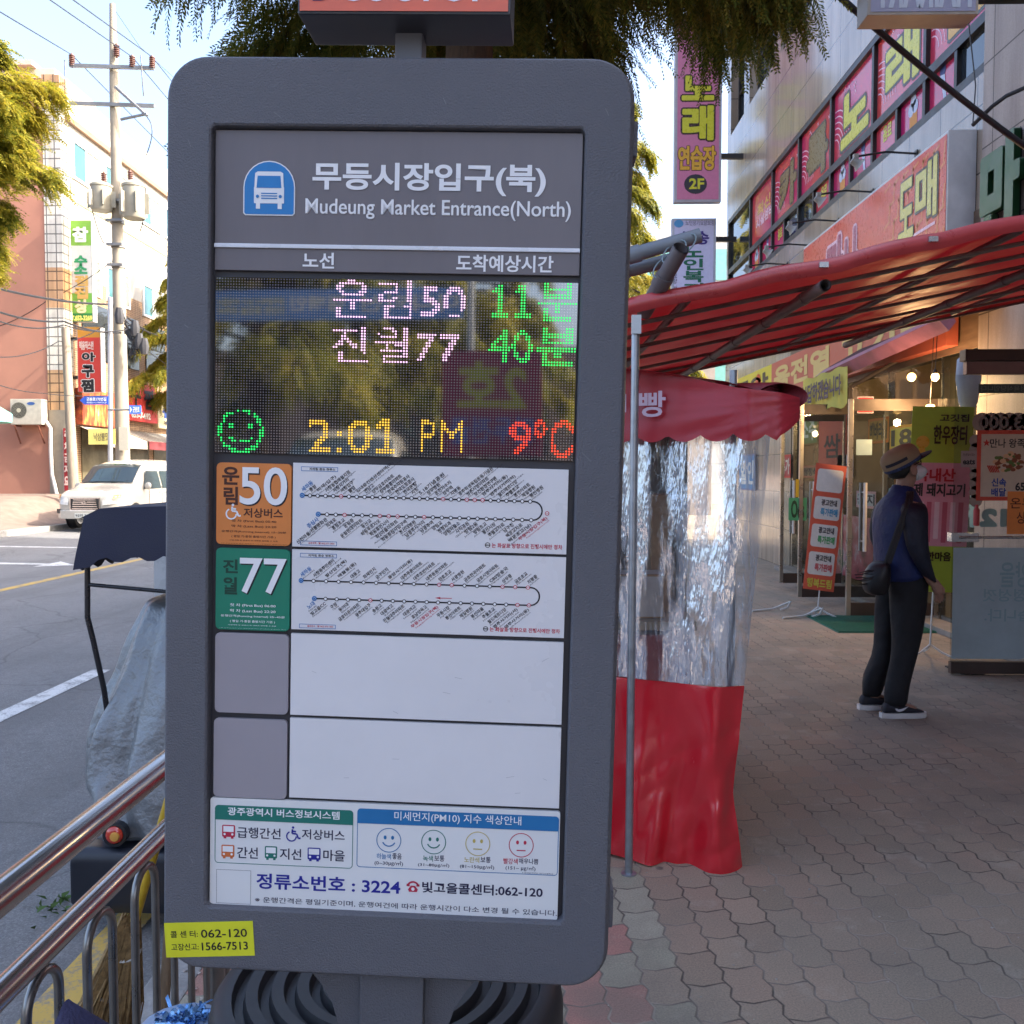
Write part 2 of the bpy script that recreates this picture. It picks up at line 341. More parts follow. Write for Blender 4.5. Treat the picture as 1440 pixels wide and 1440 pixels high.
sheet('far_pavement', [-50, -30, -20, -17, -15.4, -15, -14.6, -14.2, -13.8, -13.4, FARK-.16], [-60, 0, 10, 15, 18, 20, 22, 24, 26, 28, 30, 40, 70, 120, 200], farz, fp)
kc = mat('kerb_stone', (.30, .29, .27), .85, var=.3, vscale=8, bump=.3, bscale=60)
b = MB(); b.boxm((KERBX, -60, -.3), (KERBX+.14, 200, .003)); tag(obj('kerb', b, kc, bevel=.012), None, None, None, 'structure')
b = MB()
for y0, y1 in [(-60, 18)] + [(y, y+2) for y in range(18, 40, 2)] + [(40, 200)]:
    b.add([(FARK-.16, y0, -.3), (FARK, y0, -.3), (FARK, y0, farz(0, y0)+.02), (FARK-.16, y0, farz(0, y0)+.02), (FARK-.16, y1, -.3), (FARK, y1, -.3), (FARK, y1, farz(0, y1)+.02), (FARK-.16, y1, farz(0, y1)+.02)],
          [(0, 1, 2, 3), (4, 7, 6, 5), (1, 5, 6, 2), (3, 2, 6, 7), (0, 3, 7, 4)])
tag(obj('far_kerb', b, kc), None, None, None, 'structure')
def worn(name, col, k=.5):
    m, N, L, p = newmat(name); tc = N.new('ShaderNodeTexCoord'); s = tc.outputs['Object']
    n = layers(N, L, s, 7, 8, .75); n2 = layers(N, L, s, 60, 3, .8)
    f = ramp(N, L, math_n(N, L, 'ADD', math_n(N, L, 'MULTIPLY', n, .6), math_n(N, L, 'MULTIPLY', n2, .4)), [(k-.09, (1, 1, 1)), (k+.09, (0, 0, 0))])
    c = mixc(N, L, math_n(N, L, 'SUBTRACT', 1, f), (.2, .197, .193), col); c = mixc(N, L, f, c, (.2, .197, .193)); L.new(c, p.inputs['Base Color']); p.inputs['Roughness'].default_value = .8; return m
wp = worn('worn_white_paint', (.62, .62, .60), .42); yp = worn('worn_yellow_paint', (.55, .36, .08), .42)
def strip(b, x0, x1, y0, y1, n=1):
    for i in range(n):
        a, c = y0+(y1-y0)*i/n, y0+(y1-y0)*(i+1)/n
        b.add([(x0, a, roadz(x0)+.004), (x1, a, roadz(x1)+.004), (x1, c, roadz(x1)+.004), (x0, c, roadz(x0)+.004)], [(0, 1, 2, 3)])
b = MB()
for y in (-3.4, 4.55, 12.5, 20.5, 28.5, 36.5): strip(b, -3.76, -3.60, y, y+3.3)
tag(obj('lane_dashes_marking', b, wp), None, None, None, 'structure')
b = MB(); strip(b, -7.70, -7.55, -60, 120); strip(b, KERBX-.42, KERBX-.28, -60, 120); tag(obj('yellow_line_marking', b, yp), None, None, None, 'structure')
b = MB()                                                  # turn arrow painted in the far lane
for pts in ([(-10.2, 16.3), (-8.75, 16.55), (-8.75, 16.75), (-10.2, 16.62)], [(-8.78, 16.2), (-8.25, 16.62), (-8.78, 17.15)], [(-11.6, 19.6), (-9.7, 19.9), (-9.7, 20.1), (-11.6, 19.85)]):
    b.add([(x, y, roadz(x)+.006) for x, y in pts], [tuple(range(len(pts)))])
tag(obj('arrow_marking', b, wp), None, None, None, 'structure')
# leaf litter and grit on the pavement
b = MB()
for i in range(900):
    x = random.uniform(-.1, 4.0); y = random.uniform(1.8, 11)**1.0; s_ = random.uniform(.003, .009); a = random.uniform(0, 6.28); h = random.uniform(.002, .006)
    vs = [(x+s_*math.cos(a+k*2.1)*random.uniform(.6, 1), y+s_*math.sin(a+k*2.1)*random.uniform(.6, 1), .001) for k in range(3)]
    b.add(vs+[(x, y, h)], [(0, 1, 3), (1, 2, 3), (2, 0, 3)])
tag(obj('grit', b, mat('grit_stone', (.36, .33, .28), .9, var=.4, vscale=5)), 'pale grit and crumbs scattered over the paving blocks', None, None, 'stuff')
b = MB()
for i in range(45):                                      # weeds beside the kerb
    x = -1.80+random.gauss(0, .07); y = 3.53+random.gauss(0, .06); z0 = roadz(x); a = random.uniform(0, 6.28); l = random.uniform(.02, .05)
    b.add([(x, y, z0), (x+.012*math.cos(a+1), y+.012*math.sin(a+1), z0+l*.5), (x+l*math.cos(a), y+l*math.sin(a), z0+l*.6)], [(0, 1, 2)])
tag(obj('weeds', b, mat('weed_green', (.07, .13, .03), .8, var=.4, vscale=30)), 'small green weeds growing beside the kerb', None, None, 'stuff')
# ================================================================ the bus stop information kiosk
_a, _b, _c = .0118, .0257, -.0271
_Rk = Matrix.Rotation(_c, 3, 'Z') @ Matrix.Rotation(_a, 3, 'X') @ Matrix.Rotation(_b, 3, 'Y')
KF = Frame((-.1886, 1.26, 1.4733), _Rk.col[0], _Rk.col[2])
def K(x0, y0, x1, y1): return KF.rect(x0, y0, x1, y1)
kiosk = thing('bus_stop_kiosk', 'tall slate grey bus stop information board with LED arrival screen and route charts', 'bus stop sign', (KF.o.x, 1.31, 0), frame=Frame((0, 0, 0), KF.r, KF.u))
coatm = mat('powder_coat_slate', (.116, .117, .134), .5, spec=.4, var=.10, vscale=2.2, bump=.35, bscale=420)
darkm = mat('dark_trim', (.035, .034, .042), .5, var=.08)
def kob(name, mb, m, **k): return obj(name, mb, m, parent=kiosk, **k)
u0 = KF.hit(235, 720)[0]; u1 = KF.hit(876, 720)[0]-.0035; vt = KF.hit(560, 83)[1]; vb = KF.hit(545, 1371)[1]
Q = (u0, vb, u1, vt); O = K(301, 180, 790.5, 1293)
def ins(q, d): return (q[0]+d, q[1]+d, q[2]-d, q[3]-d)
def lp(q, r, w, n=10): return [KF.p(u, v, w) for u, v in rr_pts(q, r, n)]
b = MB()
Wf = .010
b.rings([lp(Q, .055, -.115), lp(ins(Q, -.002), .056, -.11), lp(ins(Q, -.002), .056, Wf-.012), lp(ins(Q, .001), .054, Wf-.004), lp(ins(Q, .004), .051, Wf-.0008), lp(ins(Q, .008), .047, Wf),
         lp(ins(O, -.0035), .010, Wf), lp(ins(O, -.001), .0085, Wf-.002), lp(O, .008, Wf-.006), lp(O, .008, -.012)], True, False)
kob('casing', b, coatm, smooth=35, wn_=True)
b = MB(); b.rect(KF, ins(O, -.002), -.006); kob('backing_board', b, darkm)
header = mat('header_panel_purple_grey', (.155, .138, .150), .42, var=.09, vscale=3, stretch=(3, 3, .5))
HB = KF.rect(303, 183, 819, 388); b = MB(); b.slab(KF, (O[0]+.002, HB[1], O[2]-.002, O[3]-.002), -.004, 0); kob('header_panel', b, header, bevel=.0012)
wht = mat('vinyl_white', (.80, .80, .82), .45, var=.04, vscale=10)
def kt(b, body, box, w=.0012, bold=.02, **k): b.text(KF, body, K(*box), w, bold, **k)
b = MB(); kt(b, '무등시장입구(북)', (440, 228, 767, 277), bold=.028, res=6); kt(b, 'Mudeung Market Entrance(North)', (430, 279, 802, 312), bold=.002, grow=.011, res=5)
kt(b, '노선', (426, 355, 470, 378), bold=.022); kt(b, '도착예상시간', (642, 358, 778, 384), bold=.022); kob('lettering', b, wht)
b = MB(); q = K(302, 343, 817, 355); b.slab(KF, (O[0]+.002, (q[1]+q[3])/2-.0028, O[2]-.002, (q[1]+q[3])/2+.0028), 0, .003)
kob('divider_bar', b, mat('brushed_white_bar', (.72, .74, .80), .3, spec=.7), bevel=.001)
# emblem: white bordered blue arch with a bus front
def arch(q, r, n=14):
    cx = (q[0]+q[2])/2; ra = (q[2]-q[0])/2; cy = q[3]-ra
    return [(q[0]+r, q[1]), (q[2]-r, q[1]), (q[2], q[1]+r)] + [(cx+ra*math.cos(R(180*k/n)), cy+ra*math.sin(R(180*k/n))) for k in range(n+1)] + [(q[0], q[1]+r)]
E_ = K(343, 226, 415, 304); em = MB(); em.poly(KF, arch(E_, .003), .0012); em.mi = 1; em.poly(KF, arch(ins(E_, .0016), .002), .0016); em.mi = 0
def eq(x0, y0, x1, y1):
    W, H = E_[2]-E_[0], E_[3]-E_[1]; return (E_[0]+W*x0, E_[1]+H*y0, E_[0]+W*x1, E_[1]+H*y1)
em.rrect(KF, eq(.21, .22, .79, .52), .001, .002); em.poly(KF, [(eq(.21, .3, 0, 0)[0], eq(0, .36, 0, 0)[1]), (eq(.79, 0, 0, 0)[0], eq(0, .36, 0, 0)[1]), (eq(.77, 0, 0, 0)[0], eq(0, .77, 0, 0)[1]), (eq(.72, 0, 0, 0)[0], eq(0, .80, 0, 0)[1]), (eq(.28, 0, 0, 0)[0], eq(0, .80, 0, 0)[1]), (eq(.23, 0, 0, 0)[0], eq(0, .77, 0, 0)[1])], .0022)
for x in (.25, .67): em.rect(KF, eq(x, .12, x+.08, .23), .0022)
em.mi = 1; em.poly(KF, [eq(.26, .50, 0, 0)[:2], eq(.74, .50, 0, 0)[:2], eq(.72, .72, 0, 0)[:2], eq(.28, .72, 0, 0)[:2]], .0026)
for y in (.30, .345, .39): em.rect(KF, eq(.35, y, .66, y+.02), .0026)
for x in (.28, .72): em.disc(KF, eq(x, .345, 0, 0)[:2], .0022, .0026)
kob('bus_emblem', em, [wht, flat(38, 125, 190)])
# ---- LED screen: a 128 x 64 matrix of lamps behind glossy glass
LQ = K(302, 389, 814, 649); LQ = (O[0]+.003, LQ[1], O[2]-.003, LQ[3]); NX, NY = 128, 64; du = (LQ[2]-LQ[0])/NX; dv = (LQ[3]-LQ[1])/NY
m, N, L, p = newmat('led_matrix_glass'); tc = N.new('ShaderNodeTexCoord')
mp = N.new('ShaderNodeMapping'); mp.vector_type = 'POINT'; L.new(tc.outputs['UV'], mp.inputs[0]); mp.inputs['Scale'].default_value = (NX, NY, 1)
fr_ = N.new('ShaderNodeVectorMath'); fr_.operation = 'FRACTION'; L.new(mp.outputs[0], fr_.inputs[0]); sb = N.new('ShaderNodeVectorMath'); sb.operation = 'DISTANCE'; sb.inputs[1].default_value = (.5, .5, 0); L.new(fr_.outputs[0], sb.inputs[0])
dm = N.new('ShaderNodeMapRange'); dm.inputs[1].default_value = .22; dm.inputs[2].default_value = .30; dm.inputs[3].default_value = 1; dm.inputs[4].default_value = 0; L.new(sb.outputs['Value'], dm.inputs[0])
L.new(mixc(N, L, dm.outputs[0], (.006, .006, .010), (.23, .21, .20)), p.inputs['Base Color'])
rg = N.new('ShaderNodeMapRange'); rg.inputs[3].default_value = .05; rg.inputs[4].default_value = .3; L.new(dm.outputs[0], rg.inputs[0]); p.inputs['Roughness'].default_value = .035
p.inputs['Specular IOR Level'].default_value = .5; p.inputs['IOR'].default_value = 2.7; p.inputs['Coat Weight'].default_value = .5; p.inputs['Coat Roughness'].default_value = .02
b = MB(); b.rect(KF, LQ, -.002); sc_ = kob('led_screen', b, m)
uvl = sc_.data.uv_layers.new(name='UVMap')
for lpz, uvv in zip(range(4), ((0, 0), (1, 0), (1, 1), (0, 1))): uvl.data[lpz].uv = uvv
def led_cells(body, box, bold=.03, thick=0.):
    q = K(*box); vs, fs, lo, hi = glyphs(body, bold, 4); P = (vs-lo)/(hi-lo)*np.array([q[2]-q[0], q[3]-q[1]])+np.array([q[0], q[1]])
    i0, i1 = int((q[0]-LQ[0])/du)-1, int((q[2]-LQ[0])/du)+1; j0, j1 = int((q[1]-LQ[1])/dv)-1, int((q[3]-LQ[1])/dv)+1
    out = set(); tris = []
    for f in fs:
        for k in range(1, len(f)-1): tris.append((P[f[0]], P[f[k]], P[f[k+1]]))
    T = np.array(tris)
    for i in range(max(0, i0), min(NX, i1)):
        for j in range(max(0, j0), min(NY, j1)):
            c = np.array([LQ[0]+(i+.5)*du, LQ[1]+(j+.5)*dv]); a, b_, d = T[:, 0], T[:, 1], T[:, 2]
            for off in ((0, 0), (thick, 0), (0, thick)):
                cc = c+np.array(off)
                s1 = (b_[:, 0]-a[:, 0])*(cc[1]-a[:, 1])-(b_[:, 1]-a[:, 1])*(cc[0]-a[:, 0]); s2 = (d[:, 0]-b_[:, 0])*(cc[1]-b_[:, 1])-(d[:, 1]-b_[:, 1])*(cc[0]-b_[:, 0]); s3 = (a[:, 0]-d[:, 0])*(cc[1]-d[:, 1])-(a[:, 1]-d[:, 1])*(cc[0]-d[:, 0])
                if np.any(((s1 >= 0) & (s2 >= 0) & (s3 >= 0)) | ((s1 <= 0) & (s2 <= 0) & (s3 <= 0))): out.add((i, j)); break
    return out
def one(box):
    q = K(*box); W, H = q[2]-q[0], q[3]-q[1]; out = set()
    for i in range(NX):
        for j in range(NY):
            x = (LQ[0]+(i+.5)*du-q[0])/W; y = (LQ[1]+(j+.5)*dv-q[1])/H
            if 0 <= x <= 1 and 0 <= y <= 1 and (.36 < x < .68 or y < .10 or (x < .4 and .70 < y < .70+.3*x/.4+.08 and y > .62+.3*x)): out.add((i, j))
    return out
def leds(name, cells, col, st):
    b = MB()
    for i, j in cells: b.disc(KF, (LQ[0]+(i+.5)*du, LQ[1]+(j+.5)*dv), du*.34, -.0012, 8)
    kob(name, b, mat('led_'+name, (.02, .02, .02), .3, var=0, emit=col, estr=st))
leds('white_led_lettering', {c for c in (led_cells('운림50', (468, 392, 654, 449), .0, du*.3) | led_cells('진월77', (468, 458, 646, 512), .0, du*.3)) if noise.noise((c[0]*.13, c[1]*.2, 3)) > -.42}, (1, .60, .95), .34)
leds('green_led_lettering', one((693, 399, 716, 446)) | one((725, 399, 748, 446)) | led_cells('분', (756, 396, 811, 451), .03) | led_cells('40', (688, 463, 748, 510), .0, du*.3) | led_cells('분', (756, 460, 811, 516), .03), (.03, 1, .16), .27)
leds('amber_led_lettering', led_cells('2:0', (434, 588, 522, 637), .0, du*.3) | one((528, 588, 556, 637)) | led_cells('PM', (590, 591, 652, 637), .0), (1, .55, .05), .34)
leds('red_led_lettering', led_cells('9', (716, 592, 746, 640), .02) | led_cells('℃', (750, 590, 808, 645), .02), (1, .06, .02), .38)
fc = set(); cxi = (KF.hit(336, 608)[0]-LQ[0])/du; cyi = (KF.hit(336, 608)[1]-LQ[1])/dv
for i in range(0, 20):
    for j in range(0, 26):
        d = math.hypot(i-cxi, j-cyi)
        if 6.8 < d < 8.3 or (2.2 < abs(i-cxi) < 4.2 and 1.4 < j-cyi < 3.4) or (abs(i-cxi) < 4.5 and -4.4 < j-cyi-abs(i-cxi)*.25 < -3.2): fc.add((i, j))
_r = random.Random(5); fc = {c for c in fc if _r.random() > .10}
leds('led_face_symbol', fc, (.02, 1, .18), .27)
# ---- route plates and charts
def plate(name, box, m, r=.007, w0=-.005, w1=.0012):
    b = MB(); b.prism(KF, rr_pts(K(*box), r), w0, w1); return kob(name, b, m, bevel=.0006)
w_p = .0016
brown = flat(70, 32, 18); black = flat(22, 20, 30); white = wht
def wheelchair(b, box, w):
    q = K(*box); W, H = q[2]-q[0], q[3]-q[1]; P = lambda x, y: (q[0]+W*x, q[1]+H*y); t = W*.11
    b.disc(KF, P(.50, .92), W*.085, w, 12); b.ring(KF, P(.40, .30), W*.27, W*.36, w, 20, 115, 360)
    for a, c in (((.46, .80), (.44, .50)), ((.44, .50), (.74, .48)), ((.74, .48), (.86, .16)), ((.86, .16), (1, .20)), ((.45, .66), (.70, .64))): b.line(KF, P(*a), P(*c), t, w)
pl = plate('route_plate', (305, 650, 409, 768), flat(214, 128, 62)); 
b = MB(); b.mi = 0
for body, bx in (('운', (313, 656, 337, 682)), ('림', (315, 684, 335, 710))): kt(b, body, bx, w_p, .03)
kt(b, '저상버스', (343, 714, 398, 729), w_p, .02)
for body, bx in (('첫 차 (First Bus) 05:40', (326, 730, 389, 736)), ('막 차 (Last Bus) 22:20', (326, 737.5, 389, 743.5)), ('운행간격(Running Interval) 15~20분', (312, 745, 403, 751)), ('( 평일 기·종점 출발시간 기준 )', (326, 752, 388, 757.5)), ('사업계획 등 변경시 위 내용은 달라질 수 있음', (323, 758.3, 391, 762)), ('※토·공휴일/방학 등은 광주광역시버스운행정보 홈페이지 확인', (311, 763, 404, 766.6))): kt(b, body, bx, w_p, .012, res=2)
b.mi = 2; kt(b, '50', (339.5, 658, 405.5, 713), w_p, .012, res=6); b.mi = 1; kt(b, '50', (338, 656, 404, 711), w_p+.0004, .012, res=6); wheelchair(b, (317, 708, 339, 729), w_p)
kob('lettering', b, [brown, white, black]); 
plate('route_plate', (304, 770, 407, 888), flat(20, 122, 96)); b = MB()
for body, bx in (('진', (314, 786, 335, 806)), ('월', (313, 811, 334, 836))): kt(b, body, bx, w_p, .03)
b.mi = 2; kt(b, '77', (339.5, 786, 404.5, 838), w_p, .012, res=4); b.mi = 1; kt(b, '77', (338, 784, 403, 836), w_p+.0004, .012, res=4)
for body, bx in (('첫 차 (First Bus) 06:00', (324, 848, 388, 855)), ('막 차 (Last Bus) 22:20', (324, 856, 388, 863)), ('운행간격(Running Interval) 25~45분', (311, 863.5, 401, 870)), ('( 평일 기·종점 출발시간 기준 )', (324, 871, 387, 877)), ('사업계획 등 변경시 위 내용은 달라질 수 있음', (321, 877.5, 389, 881)), ('※토·공휴일/방학 등은 광주광역시버스운행정보 홈페이지 확인', (309, 882, 402, 885.5))): kt(b, body, bx, w_p, .012, res=2)
kob('lettering', b, [flat(8, 60, 46), white, black])
gp = mat('blank_plate_grey', (.31, .285, .315), .5, var=.04, vscale=5)
plate('blank_plate', (303, 889, 405, 1005), gp); plate('blank_plate', (301, 1009, 403, 1124), gp)
panel = mat('chart_panel_white', (.70, .69, .71), .3, var=.05, vscale=3)
ul = KF.hit(412, 720)[0]; ur = KF.hit(798, 720)[0]; ul2 = KF.hit(405, 1060)[0]; ul = (ul+ul2)/2+.0012
rows = []
for ya, yb in ((655.5, 774), (778, 891), (897, 1012), (1016.5, 1129)):
    b = MB(); q = (ul, KF.hit(603, yb)[1], ur, KF.hit(603, ya)[1]); rows.append(q); b.slab(KF, q, -.005, .0012); kob('chart_panel', b, panel, bevel=.0004)
T50 = '세하동,풍암,마재(입구),서창농협매월지점,서창사거리,서창입구,불암,김대중컨벤션센터역(북),전남고,상무금호아파트,상무중흥아파트,한국수자원공사,한국도로공사,한국은행,시청,5.18기념공원,상무병원,운천저수지,상무역,지평동,광주학생독립운동기념관,쌍촌시영아파트,보건환경연구원,염주사거리(동),염주사거리(서),월드메르디앙,주월초교,봉선아파트,제일병원,봉선병원'.split(',')
B50 = '증심사,산천마을/전통문화관,의재로,홍림초교,운림중,운림현대아파트,동산교,학동푸르지오,학동휴먼시아,학2마을아파트,학동증심사입구역,조선대병원,남광주사거리,남광주역,양림교,정형외과,양림파출소,사직공원,방림2동,방림초교,봉선시장,주월교차로,남구청,백운교차로,백운초교(남)'.split(',')
T77 = '세하동,서창동주민센터,발산입구(북),매월동(동),대동고,회재민지,금구민지,풍암사거리(동),대주푸른아파트,대주호반아파트,대주동원아파트,만호초교,서광병원,금호한국아파트,금호시영아파트,CBS방송국,상무중,금호초교,치평중'.split(',')
B77 = '노대,빛고을CC,구암,동아대,금호타운아파트,광주대입구,송원고,대광여고,진월대주아파트,대광여고,효남양육고,무등시장입구(북),무등시장,봉선아파트,제일병원,봉선마을,주월초교,월드메르디앙,염주사거리(서),염주사거리(동)'.split(',')
def chart(q, top, bot, bx0, here, redt, redb, phone, seed, here_end):
    rr = random.Random(seed); k, bl, rd, wh = MB(), MB(), MB(), MB(); W = q[2]-q[0]; H = q[3]-q[1]; P = lambda x, y: (q[0]+W*x, q[1]+H*y); w = .0016
    yt, yb, xr = .615, .395, .905; r = H*.023; t = H*.018
    k.line(KF, P(.035, yt), P(xr-.03, yt), t, w); k.line(KF, P(bx0, yb), P(xr-.03, yb), t, w)
    cc = P(xr-.03, (yt+yb)/2); k.ring(KF, cc, H*(yt-yb)/2-t/2, H*(yt-yb)/2+t/2, w, 14, -90, 90)
    def stop(x, y, red, up, name, ishere, first):
        c = P(x, y); (bl if first else rd if red else k).disc(KF, c, r*(1.35 if first else 1.1), w+.0003, 14); wh.disc(KF, c, r*.72, w+.0006, 12)
        if first: bl.disc(KF, c, r*.6, w+.0008, 12)
        elif red: rd.line(KF, (c[0]-r*.45, c[1]), (c[0]+r*.45, c[1]), r*.3, w+.0008)
        h = H*.05*(1.15 if first else 1); L_ = h*len(name)*.93
        o = P(x, y+(.055 if up else -.055)); G = KF.rot(R(40), o[0], o[1])
        tx = 0 if up else -L_
        (bl if first else rd if ishere else k).text(G, name, (tx, -h*.4, tx+L_, h*.6), w, .02, 2)
        L2 = L_*rr.uniform(.75, 1.3); t2 = 0 if up else -L2         # the romanised name in tiny type below
        nm = ''.join(rr.choice('aeiounghsdjkm') for _ in range(max(5, int(len(name)*2.2)))).capitalize()
        (rd if ishere else k).text(G, nm, (t2, -h*.95, t2+L2, -h*.52), w, 0, 1)
    n = len(top)
    for i, s_ in enumerate(top): stop(.035+(xr-.04-.035)*i/(n-1), yt, i in redt, True, s_, False, i == 0)
    n = len(bot)
    for i, s_ in enumerate(bot): stop(bx0+(xr-.035-bx0)*i/(n-1), yb, i in redb, False, s_, i == here, i == 0)
    if here_end: stop(xr+.022, .48, True, False, '무등시장입구(북)', True, False)
    e = P(.79, .055); rd.text(KF, '는 화살표 방향으로 진행시에만 정차', (P(.73, 0)[0], e[1], P(.985, 0)[0], e[1]+H*.058), w, .02, 2)
    k.ring(KF, (P(.715, 0)[0], e[1]+H*.03), H*.024, H*.032, w); k.line(KF, (P(.707, 0)[0], e[1]+H*.03), (P(.723, 0)[0], e[1]+H*.03), H*.012, w)
    for y, tx in ((.93, '지하철 환승 정류소'), (.045, phone)):
        z = (P(.03, y-.025)[0], P(0, y-.025)[1], P(.165, 0)[0], P(0, y+.028)[1]); bl.frame(KF, z, H*.006, w); (k if y > .5 else rd).text(KF, tx, (z[0]+W*.03, z[1]+H*.012, z[2]-W*.01, z[3]-H*.012), w, .02, 2)
    ar = P(bx0+(xr-.035-bx0)*here/(max(1, len(bot)-1)), yb+.055)
    if not here_end: rd.line(KF, ar, (ar[0]+W*.05, ar[1]), H*.008, w); rd.poly(KF, [(ar[0]-W*.012, ar[1]), (ar[0]+W*.008, ar[1]-H*.014), (ar[0]+W*.008, ar[1]+H*.014)], w)
    for nm, mm, im in (('chart_ink', k, black), ('chart_blue_ink', bl, flat(30, 110, 175)), ('chart_red_ink', rd, flat(190, 40, 70)), ('chart_stop_dots', wh, white)): kob(nm, mm, im)
chart(rows[0], T50, B50, .095, -1, {5, 18, 21, 22, 23}, {3, 7, 8, 9, 12}, '금호여객 : ☎ 062) 371-3501', 3, True)
chart(rows[1], T77, B77, .085, 11, {11, 12, 16, 17, 18}, {5, 18, 19}, '을로운수 : ☎ 062) 676-1453', 5, False)
# ---- information strip at the foot
IQ = (O[0]+.002, KF.hit(540, 1282.5)[1], ur+.002, KF.hit(540, 1131)[1]); b = MB(); b.prism(KF, rr_pts(IQ, .004), -.005, .0012); kob('information_panel', b, mat('info_panel_white', (.72, .725, .73), .4, var=.03, vscale=4), bevel=.0004)
green = flat(24, 112, 100); blue = flat(24, 108, 165); navy = flat(24, 22, 62); roy = flat(24, 30, 140); crim = flat(185, 38, 70); orng = flat(205, 110, 60); gold = flat(186, 168, 90)
ms = [green, blue, navy, roy, crim, orng, gold, white]; b = MB()
def bx(px, r, t, col, hdr):
    q = K(*px); h = K(px[0], px[1], px[2], hdr); b.mi = col; o = rr_pts(q, r); i = rr_pts(ins(q, t), r-t); n = len(o)
    b.add([KF.p(u, v, w_p) for u, v in o+i], [(k, (k+1) % n, n+(k+1) % n, n+k) for k in range(n)]); top = [z for z in o if z[1] > q[3]-r-1e-6]
    b.poly(KF, [(q[0], q[3]-(q[3]-q[1])*hdr)]+[(q[2], q[3]-(q[3]-q[1])*hdr)]+top, w_p+.0003)
bx((303, 1131, 496, 1221), .005, .0009, 0, .25); bx((503, 1136, 784, 1231), .005, .0009, 1, .25)
def it(body, box, col, bold=.018, w=w_p, res=3): b.mi = col; kt(b, body, box, w, bold, res=res)
it('광주광역시 버스정보시스템', (321, 1134, 478, 1152), 7, .02, w_p+.0007); it('미세먼지(PM₁₀) 지수 색상안내' if False else '미세먼지(PM10) 지수 색상안내', (555, 1140, 733, 1162), 7, .006, w_p+.0007)
def bus(px, col):
    q = K(*px); W, H = q[2]-q[0], q[3]-q[1]; P = lambda x, y: (q[0]+W*x, q[1]+H*y); b.mi = col; b.rrect(KF, (*P(0, .12), *P(1, 1)), W*.1, w_p)
    for x in (.12, .68): b.rect(KF, (*P(x, 0), *P(x+.2, .14)), w_p)
    b.mi = 7; b.rect(KF, (*P(.1, .5), *P(.9, .92)), w_p+.0004)
    for x in (.2, .8): b.disc(KF, P(x, .33), W*.09, w_p+.0004, 10)
bus((313, 1159, 331, 1179), 4); bus((312, 1187, 330, 1207), 5); bus((373, 1189, 390, 1209), 0); bus((433, 1191, 451, 1211), 3)
b.mi = 3; wheelchair(b, (402, 1161, 423, 1182), w_p)
for body, px in (('급행간선', (334, 1162, 395, 1180)), ('저상버스', (425, 1165, 485, 1182)), ('간선', (334, 1190, 363, 1207)), ('지선', (394, 1192, 424, 1209)), ('마을', (455, 1194, 485, 1211))): it(body, px, 2, .012)
for i, (cx, cy, col, l1, l2, bx1, bx2, bx3) in enumerate(((547, 1181, 1, '하늘색', '좋음', (530, 1199, 550, 1208), (552, 1199, 565, 1208), ('(0~30㎍/㎥)', (527, 1209, 567, 1218))), (610, 1183.5, 0, '녹색', '보통', (595, 1202, 609, 1211), (611, 1202, 625, 1211), ('(31~80㎍/㎥)', (588, 1212, 632, 1220))), (672, 1186, 6, '노란색', '보통', (653, 1204, 674, 1213), (676, 1204, 690, 1213), ('(81~150㎍/㎥)', (647, 1214, 695, 1223))), (733, 1188, 4, '빨강색', '매우나쁨', (708, 1206, 728, 1215), (730, 1206, 757, 1215), ('(151~ ㎍/㎥)', (711, 1216, 753, 1225))))):
    c = KF.hit(cx, cy); r = KF.hit(cx+17.5, cy)[0]-c[0]; b.mi = col; b.ring(KF, c, r-.0011, r, w_p, 32)
    for s_ in (-1, 1): b.disc(KF, (c[0]+s_*r*.3, c[1]+r*.22), r*.12, w_p, 10, 1.4)
    if i < 2: b.ring(KF, (c[0], c[1]+r*.05), r*.48, r*.58, w_p, 12, 205, 335)
    else: b.rect(KF, (c[0]-r*.36, c[1]-r*.48, c[0]+r*.36, c[1]-r*.39), w_p)
    it(l1, bx1, col, .01, res=2); it(l2, bx2, 2, .01, res=2); it(*bx3, 2, .008, res=2)
it('※ 한국환경공단 대기오염정보', (734, 1225.5, 778, 1229.5), 2, .0, res=1)
it('정류소번호 : 3224', (361, 1227, 563, 1258), 3, .022, res=4); it('빛고을콜센터:062-120', (594, 1239, 763, 1262), 2, .022); it('※ 운행간격은 평일기준이며, 운행여건에 따라 운행시간이 다소 변경 될 수 있습니다.', (359, 1260, 783, 1288), 2, .006, res=2)
q = K(572, 1239, 590, 1254); W, H = q[2]-q[0], q[3]-q[1]; P = lambda x, y: (q[0]+W*x, q[1]+H*y); b.mi = 4
b.poly(KF, [P(.2, 0), P(.8, 0), P(.88, .25), P(.66, .62), P(.34, .62), P(.12, .25)], w_p); b.ring(KF, P(.5, .45), W*.36, W*.5, w_p, 12, 15, 165); b.rect(KF, (*P(0, .55), *P(.24, .78)), w_p); b.rect(KF, (*P(.76, .55), *P(1, .78)), w_p); b.mi = 7; b.disc(KF, P(.5, .3), W*.13, w_p+.0004)
b.mi = 2; b.frame(KF, K(305, 1221.5, 353, 1271), .0004, w_p)
kob('information_print', b, ms)
